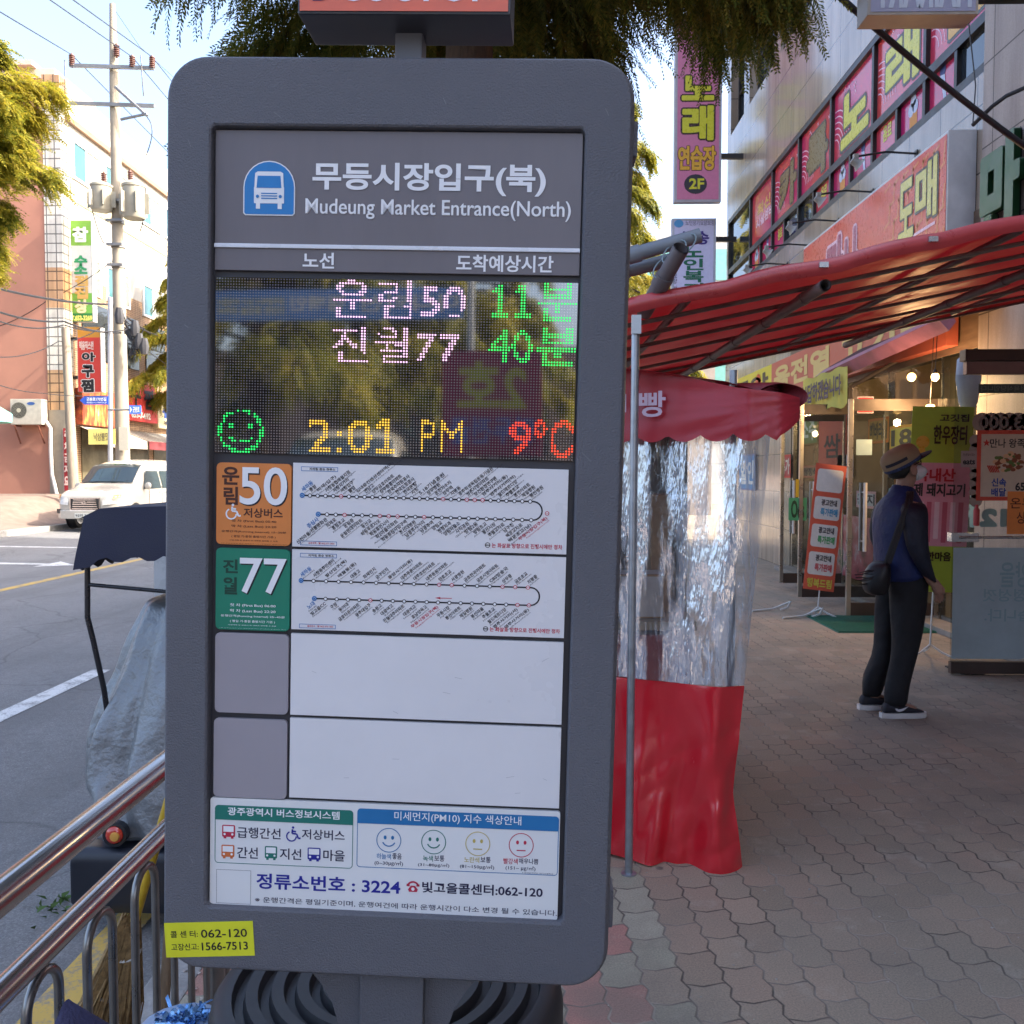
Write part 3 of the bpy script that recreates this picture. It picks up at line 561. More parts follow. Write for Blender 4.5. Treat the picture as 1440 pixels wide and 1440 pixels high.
# ---- yellow phone sticker on the casing
_tl = KF.hit(235, 1293); SF = KF.rot(math.atan2(KF.hit(359, 1290)[1]-_tl[1], KF.hit(359, 1290)[0]-_tl[0]), _tl[0], _tl[1]); Wk = KF.hit(359, 1290)[0]-_tl[0]; Hk = _tl[1]-KF.hit(237, 1341)[1]
b = MB(); b.slab(SF, (0, -Hk, Wk, 0), Wf, Wf+.0006); b.mi = 1
b.text(SF, '콜 센 터:', (Wk*.065, -Hk*.43, Wk*.375, -Hk*.23), Wf+.0009, .012); b.text(SF, '062-120', (Wk*.41, -Hk*.45, Wk*.93, -Hk*.21), Wf+.0009, .012); b.text(SF, '고장신고:', (Wk*.065, -Hk*.80, Wk*.375, -Hk*.60), Wf+.0009, .012); b.text(SF, '1566-7513', (Wk*.41, -Hk*.82, Wk*.93, -Hk*.58), Wf+.0009, .016)
kob('phone_sticker', b, [flat(214, 214, 40), black])
b = MB()                                                # scratches and scuffs in the paint
for k in range(70):
    x = random.uniform(Q[0]+.012, Q[2]-.012); y = random.uniform(Q[1]+.02, Q[3]-.02)
    if O[0]-.006 < x < O[2]+.006 and O[1]-.006 < y < O[3]+.006: continue
    a = random.gauss(-.9, .5); l = random.uniform(.003, .02); b.line(KF, (x, y), (x+l*math.cos(a), y+l*math.sin(a)), random.uniform(.0002, .0005), Wf+.0002)
kob('paint_scuffs', b, mat('bare_scuff', (.26, .26, .28), .6))
b = MB()
for q_ in rows[2:]:
    for k in range(5): x = random.uniform(q_[0]+.02, q_[2]-.02); y = random.uniform(q_[1]+.01, q_[3]-.01); a = random.uniform(-.4, .6); l = random.uniform(.002, .012); b.line(KF, (x, y), (x+l*math.cos(a), y+l*math.sin(a)), .0004, .0015)
kob('panel_scratches', b, mat('grey_scratch', (.34, .34, .37), .6))
# ---- hinges, column, flared bracket, top post, flag sign
for box in ((888, 165, 899, 216), (860, 1258, 871, 1312)):
    q = K(*box); b = MB(); b.slab(KF, (u1-.004, q[1], u1+.0085, q[3]), -.06, -.012); kob('hinge', b, coatm, bevel=.003)
cl = KF.hit(500, 1400)[0]; cr = KF.hit(593, 1400)[0]; b = MB(); b.slab(KF, (cl, vb-.78, cr, vb+.02), -.10, -.022); kob('column', b, coatm, bevel=.006)
b = MB(); cm = (cl+cr)/2
for s_ in (-1, 1):
    e = cm+s_*(cr-cl)/2; pts = [(e, vb+.01)] + [(e+s_*(.095*(1-k/8)**1.0+.0), vb+.01-.10*math.sin(R(90*k/8))**1.3) for k in range(9)] + [(e, vb-.25)]
    pts = [(e, vb+.01), (e+s_*.098, vb+.01), (e+s_*.08, vb-.016), (e+s_*.06, vb-.04), (e+s_*.042, vb-.07), (e+s_*.03, vb-.11), (e+s_*.02, vb-.17), (e+s_*.012, vb-.26), (e, vb-.26)]
    b.prism(KF, pts if s_ > 0 else pts[::-1], -.075, -.04)
kob('flared_bracket', b, coatm)
b = MB(); q = K(549, 30, 588, 83); b.slab(KF, (q[0], vt-.03, q[2], vt+.10), -.075, -.035); kob('top_post', b, mat('post_pale_slate', (.16, .17, .20), .5, var=.06), bevel=.004)
FQ = Frame(KF.p(0, 0, .0195), KF.r, KF.u).rect(419, -90, 718, 20); b = MB(); b.slab(KF, FQ, -.075, .018); fs_ = kob('flag_sign', b, mat('flag_sign_case', (.045, .043, .05), .4), bevel=.003)
b = MB(); b.rect(KF, ins(FQ, .0035), .0195); b.mi = 1; b.text(KF, 'US STOP', Frame(KF.p(0, 0, .02), KF.r, KF.u).rect(481, -38, 690, 2.5), .0202, .02); b.mi = 2; b.text(KF, 'B', Frame(KF.p(0, 0, .02), KF.r, KF.u).rect(440, -37, 462, 1), .0202, .03); obj('flag_face', b, [flat(225, 112, 88), white, flat(96, 40, 90)], parent=fs_)
# ---- ringed drum standing behind the column
dc = at(548, 1374, 1.52); dz = dc.z; dr = 250*1.52/FPX
drum = MB(); prof = [(dr*.94, 0), (dr*.97, .03), (dr, .06), (dr, dz-.035), (dr*.985, dz-.015), (dr*.95, dz-.004), (dr*.90, dz)]
for r_ in (.86, .72, .58, .44): prof += [(dr*(r_+.015), dz), (dr*r_, dz-.016), (dr*(r_-.045), dz-.016), (dr*(r_-.06), dz+.001)]
prof += [(dr*.3, dz)]
drum.lathe(prof, (dc.x, 1.52, 0), 56); tag(obj('ringed_drum', drum, mat('black_rubbery_plastic', (.028, .028, .031), .5, var=.25, vscale=14), smooth=35, origin=(dc.x, 1.52, 0)), 'round black drum with ridged concentric rings on its lid behind the kiosk column', 'drum')
# ================================================================ right side: stone clad building, its signs and shop front
BX = 4.2
def FX(x): return Frame((x, 0, 0), (0, -1, 0), (0, 0, 1))      # a face looking across the street (-X)
def FY(y): return Frame((0, y, 0), (1, 0, 0), (0, 0, 1))       # a face looking back at the camera (-Y)
FB = FX(BX)
def stone(name, c1, c2, w, h, rough, joint=.007, spec=.5, rot=True):
    m, N, L, p = newmat(name); tc = N.new('ShaderNodeTexCoord'); sp = N.new('ShaderNodeSeparateXYZ'); L.new(tc.outputs['Object'], sp.inputs[0])
    cb = N.new('ShaderNodeCombineXYZ'); L.new(math_n(N, L, 'ADD', sp.outputs[0], sp.outputs[1]), cb.inputs[0]); L.new(sp.outputs[2], cb.inputs[1])
    bt = N.new('ShaderNodeTexBrick'); bt.offset = 0.; bt.inputs['Scale'].default_value = 1; bt.inputs['Brick Width'].default_value = w; bt.inputs['Row Height'].default_value = h; bt.inputs['Mortar Size'].default_value = joint; bt.inputs['Mortar Smooth'].default_value = .1
    bt.inputs['Color1'].default_value = (*c1, 1); bt.inputs['Color2'].default_value = (*c2, 1); bt.inputs['Mortar'].default_value = (c1[0]*.25, c1[1]*.25, c1[2]*.25, 1); L.new(cb.outputs[0], bt.inputs['Vector'])
    f = layers(N, L, tc.outputs['Object'], 70, 4, .8); g = layers(N, L, tc.outputs['Object'], .9, 6)
    c = mixc(N, L, .5, bt.outputs['Color'], ramp(N, L, f, [(.3, (.7, .7, .7)), (.7, (1.25, 1.25, 1.25))]), 'MULTIPLY')
    mp = N.new('ShaderNodeMapping'); mp.inputs['Scale'].default_value = (3, 3, .35); L.new(tc.outputs['Object'], mp.inputs[0]); st = layers(N, L, mp.outputs[0], 1.5, 6)
    c = mixc(N, L, .55, c, ramp(N, L, st, [(.35, (.6, .57, .54)), (.6, (1.1, 1.1, 1.1))]), 'MULTIPLY'); L.new(c, p.inputs['Base Color']); p.inputs['Roughness'].default_value = rough; p.inputs['Specular IOR Level'].default_value = spec
    b = N.new('ShaderNodeBump'); b.inputs['Strength'].default_value = .5; b.inputs['Distance'].default_value = .01; b.invert = True; L.new(bt.outputs['Fac'], b.inputs['Height']); L.new(b.outputs[0], p.inputs['Normal']); return m
polished = stone('polished_granite_cladding', (.36, .275, .20), (.42, .33, .25), .78, .62, .13, spec=.7); rough_st = stone('pink_granite', (.36, .285, .24), (.40, .325, .28), .9, .75, .6)
dkm = mat('dark_bronze_frame', (.035, .030, .028), .35, .6); alu = mat('aluminium', (.55, .56, .58), .3, .9)
# rows of the facade in metres, read off the photo
zA = 8.55                                                   # sill of third floor
def fz(px, py): return FB.hit(px, py)[1]
def fy(px, py): return -FB.hit(px, py)[0]
zTop = fz(1238, 41); zMid = fz(1175, 217); zLow = fz(1200, 253); zLo2 = fz(1393, 92)
yEnd = 19.9
mull = [fy(x, y) for x, y in ((1053, 330), (1084, 300), (1121, 260), (1166, 220), (1225, 170), (1298, 110), (1394, 25))]
yR = mull[-1]
zb = [zLo2, fz(1293, 113), zTop]                            # lower sill, mid rail, head
bld = thing('market_building', 'stone clad market building with a band of pink film covered windows and red signs', 'building', (BX, 12, 0))
b = MB()
b.boxm((BX, yR, zTop), (16, yEnd, zA)); b.boxm((BX, yR, 4.0), (16, yEnd, zb[0])); b.boxm((BX, 14.9, 0), (16, yEnd, 4.0)); b.boxm((BX+.5, yR, zb[0]), (16, yEnd, zTop)); b.boxm((BX, yEnd-.12, zb[0]), (BX+.5, yEnd, zTop))
b.boxm((BX+.5, yR, zA), (16, yEnd, 11.6)); b.boxm((BX, yR, 11.6), (16, yEnd, 14.0))
for y in (9.4, 11.6, 13.8, 16.0, 18.2): b.boxm((BX, y-.22, zA), (BX+.5, y+.22, 11.6))
b.boxm((BX, yEnd-.3, zA), (BX+.5, yEnd, 11.6))
obj('upper_wall', b, polished, parent=bld)
b = MB(); b.boxm((BX-.06, 7.3, 0), (BX+1.0, yR, 14.0)); b.boxm((BX, -9, 3.6), (16, 7.3, 14.0)); b.boxm((BX+2.2, -9, 0), (16, 7.3, 3.6)); obj('pier', b, rough_st, parent=bld, bevel=.01)
# third floor windows
b = MB(); gl = MB()
for y0, y1 in ((9.62, 11.38), (11.82, 13.58), (14.02, 15.78), (16.22, 17.98), (18.42, 19.6)):
    F = FX(BX+.2); q = (-y1, zA, -y0, 11.6); b.frame(F, q, .07, -.05, .05); b.slab(F, (-(y0+y1)/2-.03, zA+.07, -(y0+y1)/2+.03, 11.53), -.04, .04); b.slab(F, (-y1+.07, zA+.8, -y0-.07, zA+.86), -.038, .038); gl.rect(F, (q[0]+.07, q[1]+.07, q[2]-.07, q[3]-.07), 0)
wf = obj('window_frame', b, dkm, parent=bld); obj('window_glass', gl, mat('window_sky_glass', (.02, .025, .03), .03, spec=1., var=0), parent=wf)
# second floor band: frames, film panes with letters
b = MB(); F = FX(BX+.06)
ys = [yEnd-.14]+mull
for y in ys: b.slab(F, (-y-.035, zb[0], -y+.035, zb[2]), -.1, .05)
b.slab(F, (-ys[0], zb[1]-.05, -yR, zb[1]+.05), -.1, .053); b.slab(F, (-ys[0], zb[2]-.08, -yR, zb[2]), -.1, .056); b.slab(F, (-ys[0], zb[0], -yR, zb[0]+.09), -.1, .056)
for i in range(1, len(ys)-1): ym = (ys[i]+ys[i+1])/2; b.slab(F, (-ym-.03, zb[0], -ym+.03, zb[1]), -.1, .047)
obj('window_band_frame', b, dkm, parent=bld)
def film(name, c1, c2):
    m, N, L, p = newmat(name); tc = N.new('ShaderNodeTexCoord'); sp = N.new('ShaderNodeSeparateXYZ'); L.new(tc.outputs['Object'], sp.inputs[0])
    n = layers(N, L, tc.outputs['Object'], .8, 3); c = ramp(N, L, n, [(.38, c1), (.62, c2)]); L.new(c, p.inputs['Base Color']); p.inputs['Roughness'].default_value = .14; p.inputs['Specular IOR Level'].default_value = .6; return m
film1 = film('pink_window_film', srgb(196, 42, 96), srgb(205, 74, 72)); film2 = film('magenta_window_film', srgb(176, 30, 106), srgb(196, 50, 84))
yel = flat(208, 200, 46, .3); amb = flat(220, 165, 50, .3); drk = flat(60, 40, 20, .3); olv = flat(120, 100, 40, .3); pkw = flat(236, 190, 205, .3)
chars = ['', '카', '톡', '노', '래', '연']
for i in range(7):
    y0, y1 = (ys[i]-.035, ys[i+1]+.035); 
    if i == 0:
        g = MB(); g.rect(F, (-y0, zb[0]+.09, -y1, zb[2]-.08), 0); obj('window_pane', g, MATS['window_sky_glass'], parent=bld); continue
    g = MB(); q = (-y0, zb[1]+.05, -y1, zb[2]-.08); g.rect(F, q, 0); pn = obj('window_pane', g, film1, parent=bld)
    t = MB(); W = q[2]-q[0]; H = q[3]-q[1]; ch = chars[i-1]
    if ch:
        bx_ = (q[0]+W*.20, q[1]+H*.14, q[2]-W*.16, q[3]-H*.2); t.mi = 1; t.text(F, ch, bx_, .004, .06, grow=.05); t.mi = {1: 2, 2: 2, 5: 3}.get(i-1, 0); t.text(F, ch, bx_, .006, .055)
        t.mi = 4
        for k in range(6): t.ring(F, (q[0]+W*.02, q[1]+H*.16), W*(.12+.05*k), W*(.13+.05*k), .002, 16, 0, 90)
        for k in range(5):
            c = (q[0]+W*random.uniform(.1, .9), q[3]-H*random.uniform(.05, .3)); t.poly(F, [(c[0]+W*.03*(1 if a % 2 else .25)*math.cos(R(a*45)), c[1]+W*.03*(1 if a % 2 else .25)*math.sin(R(a*45))) for a in range(8)], .0025)
    else:
        t.mi = 3; t.text(F, '최신', (q[0]+W*.25, q[1]+H*.5, q[2]-W*.15, q[1]+H*.72), .004, .04); t.mi = 4; t.text(F, '시설완비', (q[0]+W*.2, q[1]+H*.28, q[2]-W*.05, q[1]+H*.46), .004, .04)
    obj('film_lettering', t, [yel, drk, olv, amb, pkw], parent=pn)
    for h in range(2):                                     # small lower panes: microphones, words, treats
        ya = y0+(y1-y0)*h/2-.03*(h); yb = y0+(y1-y0)*(h+1)/2+.03*(1-h); ql = (-ya, zb[0]+.09, -yb, zb[1]-.05); g = MB(); g.rect(F, ql, 0); k = (i*2+h) % 3
        pn = obj('window_pane', g, (film2 if k != 1 else film1) if (i+h) % 4 != 3 else MATS['window_sky_glass'], parent=bld); 
        if (i+h) % 4 == 3: continue
        t = MB(); c = ((ql[0]+ql[2])/2, (ql[1]+ql[3])/2); r = .07
        if k == 0:
            t.mi = 0; t.disc(F, (c[0]-.02, c[1]+.16), r, .003, 12); t.mi = 1; t.poly(F, [(c[0]-.075, c[1]+.12), (c[0]+.03, c[1]+.10), (c[0]+.08, c[1]-.2), (c[0]+.03, c[1]-.2)], .004)
        elif k == 1: t.mi = 3; t.text(F, '음료', (c[0]-.13, c[1]-.02, c[0]+.13, c[1]+.16), .004, .04)
        else:
            t.mi = 2; t.rrect(F, (c[0]-.1, c[1]-.2, c[0]+.1, c[1]+.02), .03, .003); t.mi = 1
            for dx, dy in ((-.06, .05), (.05, .06), (0, .14)): t.disc(F, (c[0]+dx, c[1]+dy), .075, .004, 10)
        obj('film_picture', t, [flat(40, 60, 120), flat(190, 200, 220), flat(210, 140, 60), yel], parent=pn)
# ---- orange shop sign box with end cap
OX = 3.93; FO = FX(OX); o0 = FO.hit(1334, 182); zt = o0[1]; yn = -o0[0]; yf = -FO.hit(1130, 357)[0]; zbt = 3.45
sg = thing('orange_shop_sign', 'long orange wholesale shop sign box with maze pattern above the red awning', 'sign', (BX-.1, (yn+yf)/2, zbt))
b = MB(); b.boxm((OX, yn, zbt), (BX-.005, yf, zt)); obj('sign_box', b, mat('sign_white_metal', (.62, .62, .62), .4, var=.15, vscale=3, dirt=.3), parent=sg, bevel=.006)
b = MB(); W = yf-yn; q = (-yf+.02, zbt+.02, -yn-.02, zt-.03); b.rect(FO, q, .004)
b.mi = 1; mx = -yn-.03                                       # maze strokes at the near end, leaning
for k in range(15):
    for j in range(7):
        u = mx-.02-k*.12; v = zt-.08-j*.2
        if u < mx-1.55+.25*random.random() or v < zbt: continue
        if (k+j) % 2: b.line(FO, (u, v), (u-.16, v-.05), .028, .006)
        else: b.line(FO, (u, v), (u-.03, v-.19), .028, .006)
b.mi = 2
for ch, px in (('도', (1266, 262, 1285, 328)), ('매', (1290, 240, 1318, 296))):
    qq = FO.rect(*px); qq = (qq[0], qq[1]-.02, qq[2], qq[3]); b.mi = 3; b.text(FO, ch, qq, .009, .04, grow=.045); b.mi = 2; b.text(FO, ch, qq, .012, .035)
for ch, px in (('만', (1165, 345, 1185, 430)), ('나', (1190, 330, 1206, 420))):
    qq = FO.rect(*px); b.mi = 4; b.text(FO, ch, qq, .009, .07, grow=.05); b.mi = 5; b.text(FO, ch, qq, .012, .06)
b.mi = 4; a1 = FO.hit(1255, 350); a2 = FO.hit(1316, 311); b.line(FO, a1, (a2[0], a1[1]), .03, .008)
obj('sign_face', b, [flat(214, 72, 40, .3), flat(226, 134, 70, .3), flat(216, 204, 100, .3), drk, pkw, flat(160, 50, 90, .3)], parent=sg)
# ---- swan neck spot lamps over the sign
for i, (px, py, lx, ly) in enumerate(((1290, 216, 1203, 236), (1228, 270, 1150, 290), (1180, 311, 1112, 324), (1141, 345, 1075, 354), (1108, 372, 1050, 385))):
    a = Vector((BX-.01, -FB.hit(px, py)[0]*1., FB.hit(px, py)[1])); y = a.y; c = at(lx, ly, y)
    if i == 0:
        sp_ = thing('spot_lamp', 'spot lamp on a thin arm above the orange sign, nearest the stone pier', 'lamp', a, group='spot lamps over the shop sign')
        ln = a.x-c.x; dz_ = c.z-a.z; b = MB(); b.tube([(0, 0, 0), (-ln*.5, 0, .02), (-ln, 0, dz_+.12)], .012, 6); b.box((-.004, 0, 0), (.012, .07, .07)); obj('arm', b, dkm, parent=sp_, local=True, smooth=40)
        b = MB(); b.lathe([(.02, -.05), (.04, -.045), (.045, .02), (.075, .055), (.08, .06), (.07, .058)], (0, 0, 0), 14); rm = Matrix.Rotation(R(125), 3, 'Y'); b.v = [tuple(rm @ Vector(v)+Vector((-ln, 0, dz_+.06))) for v in b.v]; b.box((-ln, 0, dz_+.12), (.05, .05, .05)); obj('lamp_head', b, mat('lamp_white', (.33, .31, .27), .4, dirt=.5, vscale=20), parent=sp_, local=True, smooth=40)
    else:
        cpy = copy_tree(sp_); cpy.location = a; cpy['label'] = ['', 'spot lamp on a thin arm, second from the stone pier over the orange sign', 'spot lamp on a thin arm in the middle of the row over the orange sign', 'spot lamp on a thin arm, second last of the row over the orange sign', 'spot lamp on a thin arm at the far end of the row by the awning'][i]
# ---- green carved letters on the pier
b = MB(); FP = FX(BX-.06); q = FP.rect(1397, 205, 1470, 330); q = (q[0], q[1]+.0, q[0]+.62, q[1]+.95)
b2 = MB(); b2.text(FP, '만', q, .10, .055)
for k in range(1, 8): b2.text(FP, '만', q, .10-.008*k, .055)
b2.mi = 1; b2.text(FP, '만', q, .035, .055, grow=.012)
tag(obj('wall_letters', b2, [mat('green_letter_paint', (.035, .12, .045), .4), flat(20, 18, 20)], origin=FP.p(q[0], q[1])), 'thick dark green cut out letter mounted on the stone pier', 'sign')
# ---- grey projecting sign box overhead
y0 = 6.2; FG = FY(y0); q = FG.rect(1222, -120, 1376, 20); sg = thing('projecting_sign', 'pale grey projecting sign box overhead seen from below with faded white letters', 'sign', FG.p((q[0]+q[2])/2, q[1], -.3))
b = MB(); b.slab(FG, q, -.20, 0); obj('sign_box', b, mat('aged_cream_metal', (.42, .37, .30), .5, dirt=.35, vscale=6), parent=sg, bevel=.008)
b = MB(); b.rect(FG, ins(q, .02), .004); b.mi = 1; b.text(FG, 'HAIRART', (q[0]+.05, q[1]+.045, q[2]-.05, q[1]+.36), .007, .04, mirror=True); obj('sign_face', b, [flat(160, 160, 180), flat(196, 204, 214)], parent=sg)
b = MB(); b.boxm((FG.p(q[2], 0).x, y0+.2, q[1]+.2), (BX+.01, y0+.28, q[1]+.28)); obj('bracket', b, dkm, parent=sg)
# ---- two vertical projecting signs at the building's far corner
def vsign(name, label, Yc, px, col, case, items, depth=.16):
    F = FY(Yc); q = F.rect(*px); t = thing(name, label, 'sign', F.p((q[0]+q[2])/2, q[1], -depth/2)); b = MB(); b.slab(F, q, -depth, 0); obj('sign_box', b, case, parent=t, bevel=.01)
    b = MB(); b.rect(F, ins(q, .05), .004); inks = [col]
    for it_ in items:
        body, bx_, ink = it_[0], F.rect(*it_[1]), it_[2]
        if len(it_) > 3 and it_[3]:
            if it_[3] not in inks: inks.append(it_[3])
            b.mi = inks.index(it_[3]); b.text(F, body, bx_, .007, .05, grow=.05)
        if ink not in inks: inks.append(ink)
        b.mi = inks.index(ink)
        if body == 'O': b.disc(F, ((bx_[0]+bx_[2])/2, (bx_[1]+bx_[3])/2), (bx_[2]-bx_[0])/2, .008, 24, .85)
        else: b.text(F, body, bx_, .011, it_[4] if len(it_) > 4 else .05)
    obj('sign_face', b, inks, parent=t)
    for k in (.25, .8): z = q[1]+(q[3]-q[1])*k; b = MB(); b.boxm((F.p(q[2], 0).x, Yc+.04, z-.05), (BX+.02, Yc+.12, z+.05)); obj('bracket', b, dkm, parent=t)
    return t
vsign('karaoke_sign', 'tall pink vertical sign with yellow letters at the corner of the stone building', 18.4, (950, 20, 1014, 284), flat(205, 120, 150), mat('sign_edge_grey', (.4, .38, .4), .4), [('노', (960, 108, 1003, 140), yel, drk), ('래', (961, 150, 1002, 196), yel, drk), ('연습장', (954, 206, 1006, 239), amb, drk), ('O', (962, 247, 994, 271), flat(50, 44, 50)), ('2F', (969, 251, 990, 266), yel, None, .03)])
vsign('care_home_sign', 'white vertical sign with purple and green letters below the pink one', 19.0, (945, 307, 1006, 450), flat(214, 210, 236), mat('sign_edge_lilac', (.5, .5, .56), .4), [('노인장기요양보험', (964, 310, 1004, 317), flat(90, 90, 130), None, .0), ('O', (948, 309, 961, 320), flat(90, 160, 210)), ('해송', (956, 325, 997, 344), flat(66, 48, 130), None, .03), ('노', (961, 346, 989, 362), flat(30, 110, 80), None, .03), ('인', (961, 364, 989, 380), flat(30, 110, 80), None, .03), ('복', (961, 381, 989, 397), flat(30, 110, 80), None, .03), ('지', (961, 398, 989, 414), flat(30, 110, 80), None, .03), ('요', (946, 384, 952, 391), flat(60, 60, 80), None, .0), ('양', (946, 392, 952, 399), flat(60, 60, 80), None, .0), ('·방', (946, 402, 952, 411), flat(60, 60, 80), None, .0), ('O', (989, 398, 1003, 412), flat(110, 60, 150))])
# ---- street end beyond the side street
eb = thing('far_building', 'pale far building with green glass bands at the end of the street', 'building', (9, 46, 0))
b = MB(); b.boxm((3.2, 46, 0), (18, 60, 13.2)); obj('wall', b, stone('pale_tile', (.55, .55, .53), (.6, .6, .58), 1.2, 1.0, .6), parent=eb)
b = MB()
for z in (3.2, 5.9, 8.6, 11.): b.boxm((3.6, 45.93, z), (17, 46.0, z+1.5))
obj('window', b, mat('green_glass', (.18, .42, .38), .1, spec=.8), parent=eb)
b = MB(); gp_ = [(0, 0), (3.2, 0), (3.2, 3.2), (1.6, 4.3), (0, 3.2)]; F = FY(34); b.prism(F, [(u+3.6, v+4.5) for u, v in gp_], -4, 0); b.slab(F, (3.7, 0, 6.7, 4.5), -4, 0)
tag(obj('gabled_hut', b, mat('grey_brown_sheet', (.33, .29, .26), .7, dirt=.3), origin=(5.2, 34, 0)), 'grey brown gabled rooftop house beyond the awning', 'building')
# ================================================================ shop front under the awnings
frm = mat('brushed_door_steel', (.40, .37, .33), .3, .8, var=.1); kick = mat('dark_brown_rail', (.07, .05, .042), .4, .3)
glass = glassmat('shop_glass', (.86, .9, .88), .5, .02, clear=.82)
inner = mat('brown_board_interior', (.20, .135, .08), .75, var=.3, vscale=2, stretch=(1, 6, .4)); 
sh = thing('shop_interior', 'dim wood lined butcher shop interior behind the glass doors', 'room', (6, 11, 0))
b = MB(); b.boxm((6.6, 7.4, 0), (6.7, 14.9, 3.6)); b.boxm((BX+.1, 14.75, 0), (6.6, 14.85, 3.6)); b.boxm((BX+1.0, 7.35, 0), (6.6, 7.45, 3.6)); obj('wall', b, inner, parent=sh)
b = MB(); b.boxm((BX+.1, 7.45, 3.45), (6.6, 14.75, 3.55)); obj('ceiling', b, mat('dark_ceiling', (.06, .045, .035), .8), parent=sh)
b = MB(); b.boxm((BX+.02, 7.45, .004), (6.6, 14.75, .10)); obj('floor', b, mat('shop_floor_tile', (.22, .19, .16), .35, var=.2), parent=sh)
b = MB()                                                 # shop fittings seen dimly through the glass
for y, h in ((8.8, 1.1), (10.4, 1.3), (12.2, 1.15), (13.6, 1.3)): b.boxm((5.7, y-.6, .1), (6.4, y+.6, h))
obj('counter', b, mat('steel_counter', (.35, .33, .3), .35, .4), parent=sh, bevel=.02)
b = MB()
for y, z, s_ in ((8.4, 1.9, .5), (9.6, 2.2, .6), (11.0, 1.9, .5), (12.6, 2.1, .6)): b.mi = (b.mi+1) % 3; b.boxm((6.57, y-s_, z-.35), (6.6, y+s_, z+.35))
obj('wall_poster', b, [flat(190, 150, 50), flat(170, 60, 50), flat(200, 200, 190)], parent=sh)
# lintel and head rail over the glass front
b = MB(); b.boxm((BX-.02, yR-.9, 2.72), (BX+.1, 14.9, 4.0)); obj('lintel', b, mat('brown_fascia_board', (.15, .095, .06), .6, var=.3, vscale=3, stretch=(1, 1, 8)), parent=bld)
for y in (7.9, 9.5, 10.9, 12.3, 13.7, 14.8): b = MB(); b.slab(FB, (-y-.03, .05, -y+.03, 2.72), -.06, .0); obj('front_post', b, frm, parent=bld)
def leaf(name, label, Y, px_edge, ztop, zbot=.09, handle=True, items=None):
    x0 = at(px_edge, 800, Y).x; t = thing(name, label, 'door', (BX, Y, 0), group='glass door leaves standing open'); F = FY(Y)
    b = MB(); b.slab(F, (x0, zbot, x0+.045, ztop), -.022, .022); b.slab(F, (BX-.05, zbot, BX-.005, ztop), -.022, .022); obj('stile', b, frm, parent=t, bevel=.003)
    b = MB(); b.slab(F, (x0+.046, zbot, BX-.051, zbot+.13), -.02, .02); b.slab(F, (x0+.046, ztop-.12, BX-.051, ztop), -.02, .02); obj('rail', b, kick, parent=t, bevel=.003)
    b = MB(); b.rect(F, (x0+.045, zbot+.12, BX-.05, ztop-.11), 0); obj('glass', b, glass, parent=t)
    if handle:
        b = MB()
        for s_ in (-1, 1): b.tube([F.p(x0+.16+.0*s_, .75, s_*.06), F.p(x0+.16, 1.45, s_*.06)], .019, 10); b.tube([F.p(x0+.16, .85, 0), F.p(x0+.16, .85, s_*.06)], .01, 6); b.tube([F.p(x0+.16, 1.35, 0), F.p(x0+.16, 1.35, s_*.06)], .01, 6)
        obj('handle', b, [mat('handle_cream', (.62, .56, .50), .35)], parent=t, smooth=40)
    if items: items(t, F, x0)
    return t
def it1(t, F, x0):
    b = MB(); q = F.rect(1206, 558, 1228, 581); b.slab(F, q, .001, .003); b.mi = 1; b.rect(F, (q[0]+.005, q[1]+.09, q[2]-.005, q[3]-.006), .004); b.mi = 2; b.text(F, 'WANBE', (q[0]+.012, q[1]+.035, q[2]-.012, q[1]+.075), .0045, .03); b.mi = 1; b.rect(F, (q[0]+.005, q[1]+.006, q[2]-.005, q[1]+.022), .004); obj('sticker', b, [flat(215, 205, 205), flat(190, 30, 45), black], parent=t)
    b = MB(); q = F.rect(1204, 618, 1226, 640); b.rect(F, q, .003); obj('paper_note', b, flat(150, 172, 172), parent=t)
leaf('glass_door', 'open glass door leaf with a red and white sticker beside the man', 9.5, 1190, 2.30, items=it1)
def it3(t, F, x0):
    b = MB(); q = F.rect(1109, 700, 1134, 732); b.rect(F, q, .003); b.mi = 1; b.text(F, 'Ocs', ins(q, .03), .005, .04); obj('paper_note', b, [flat(70, 150, 105), flat(20, 60, 40)], parent=t)
    b = MB(); q = F.rect(1119, 674, 1126, 699); b.rect(F, q, .003); obj('paper_note', b, flat(205, 165, 40), parent=t)
leaf('glass_door', 'open glass door leaf with a green note behind the bread stall curtain', 10.9, 1122, 2.35, items=it3)
leaf('glass_door', 'far glass door leaf mostly hidden behind the bread stall curtain', 12.3, 1096, 2.35)
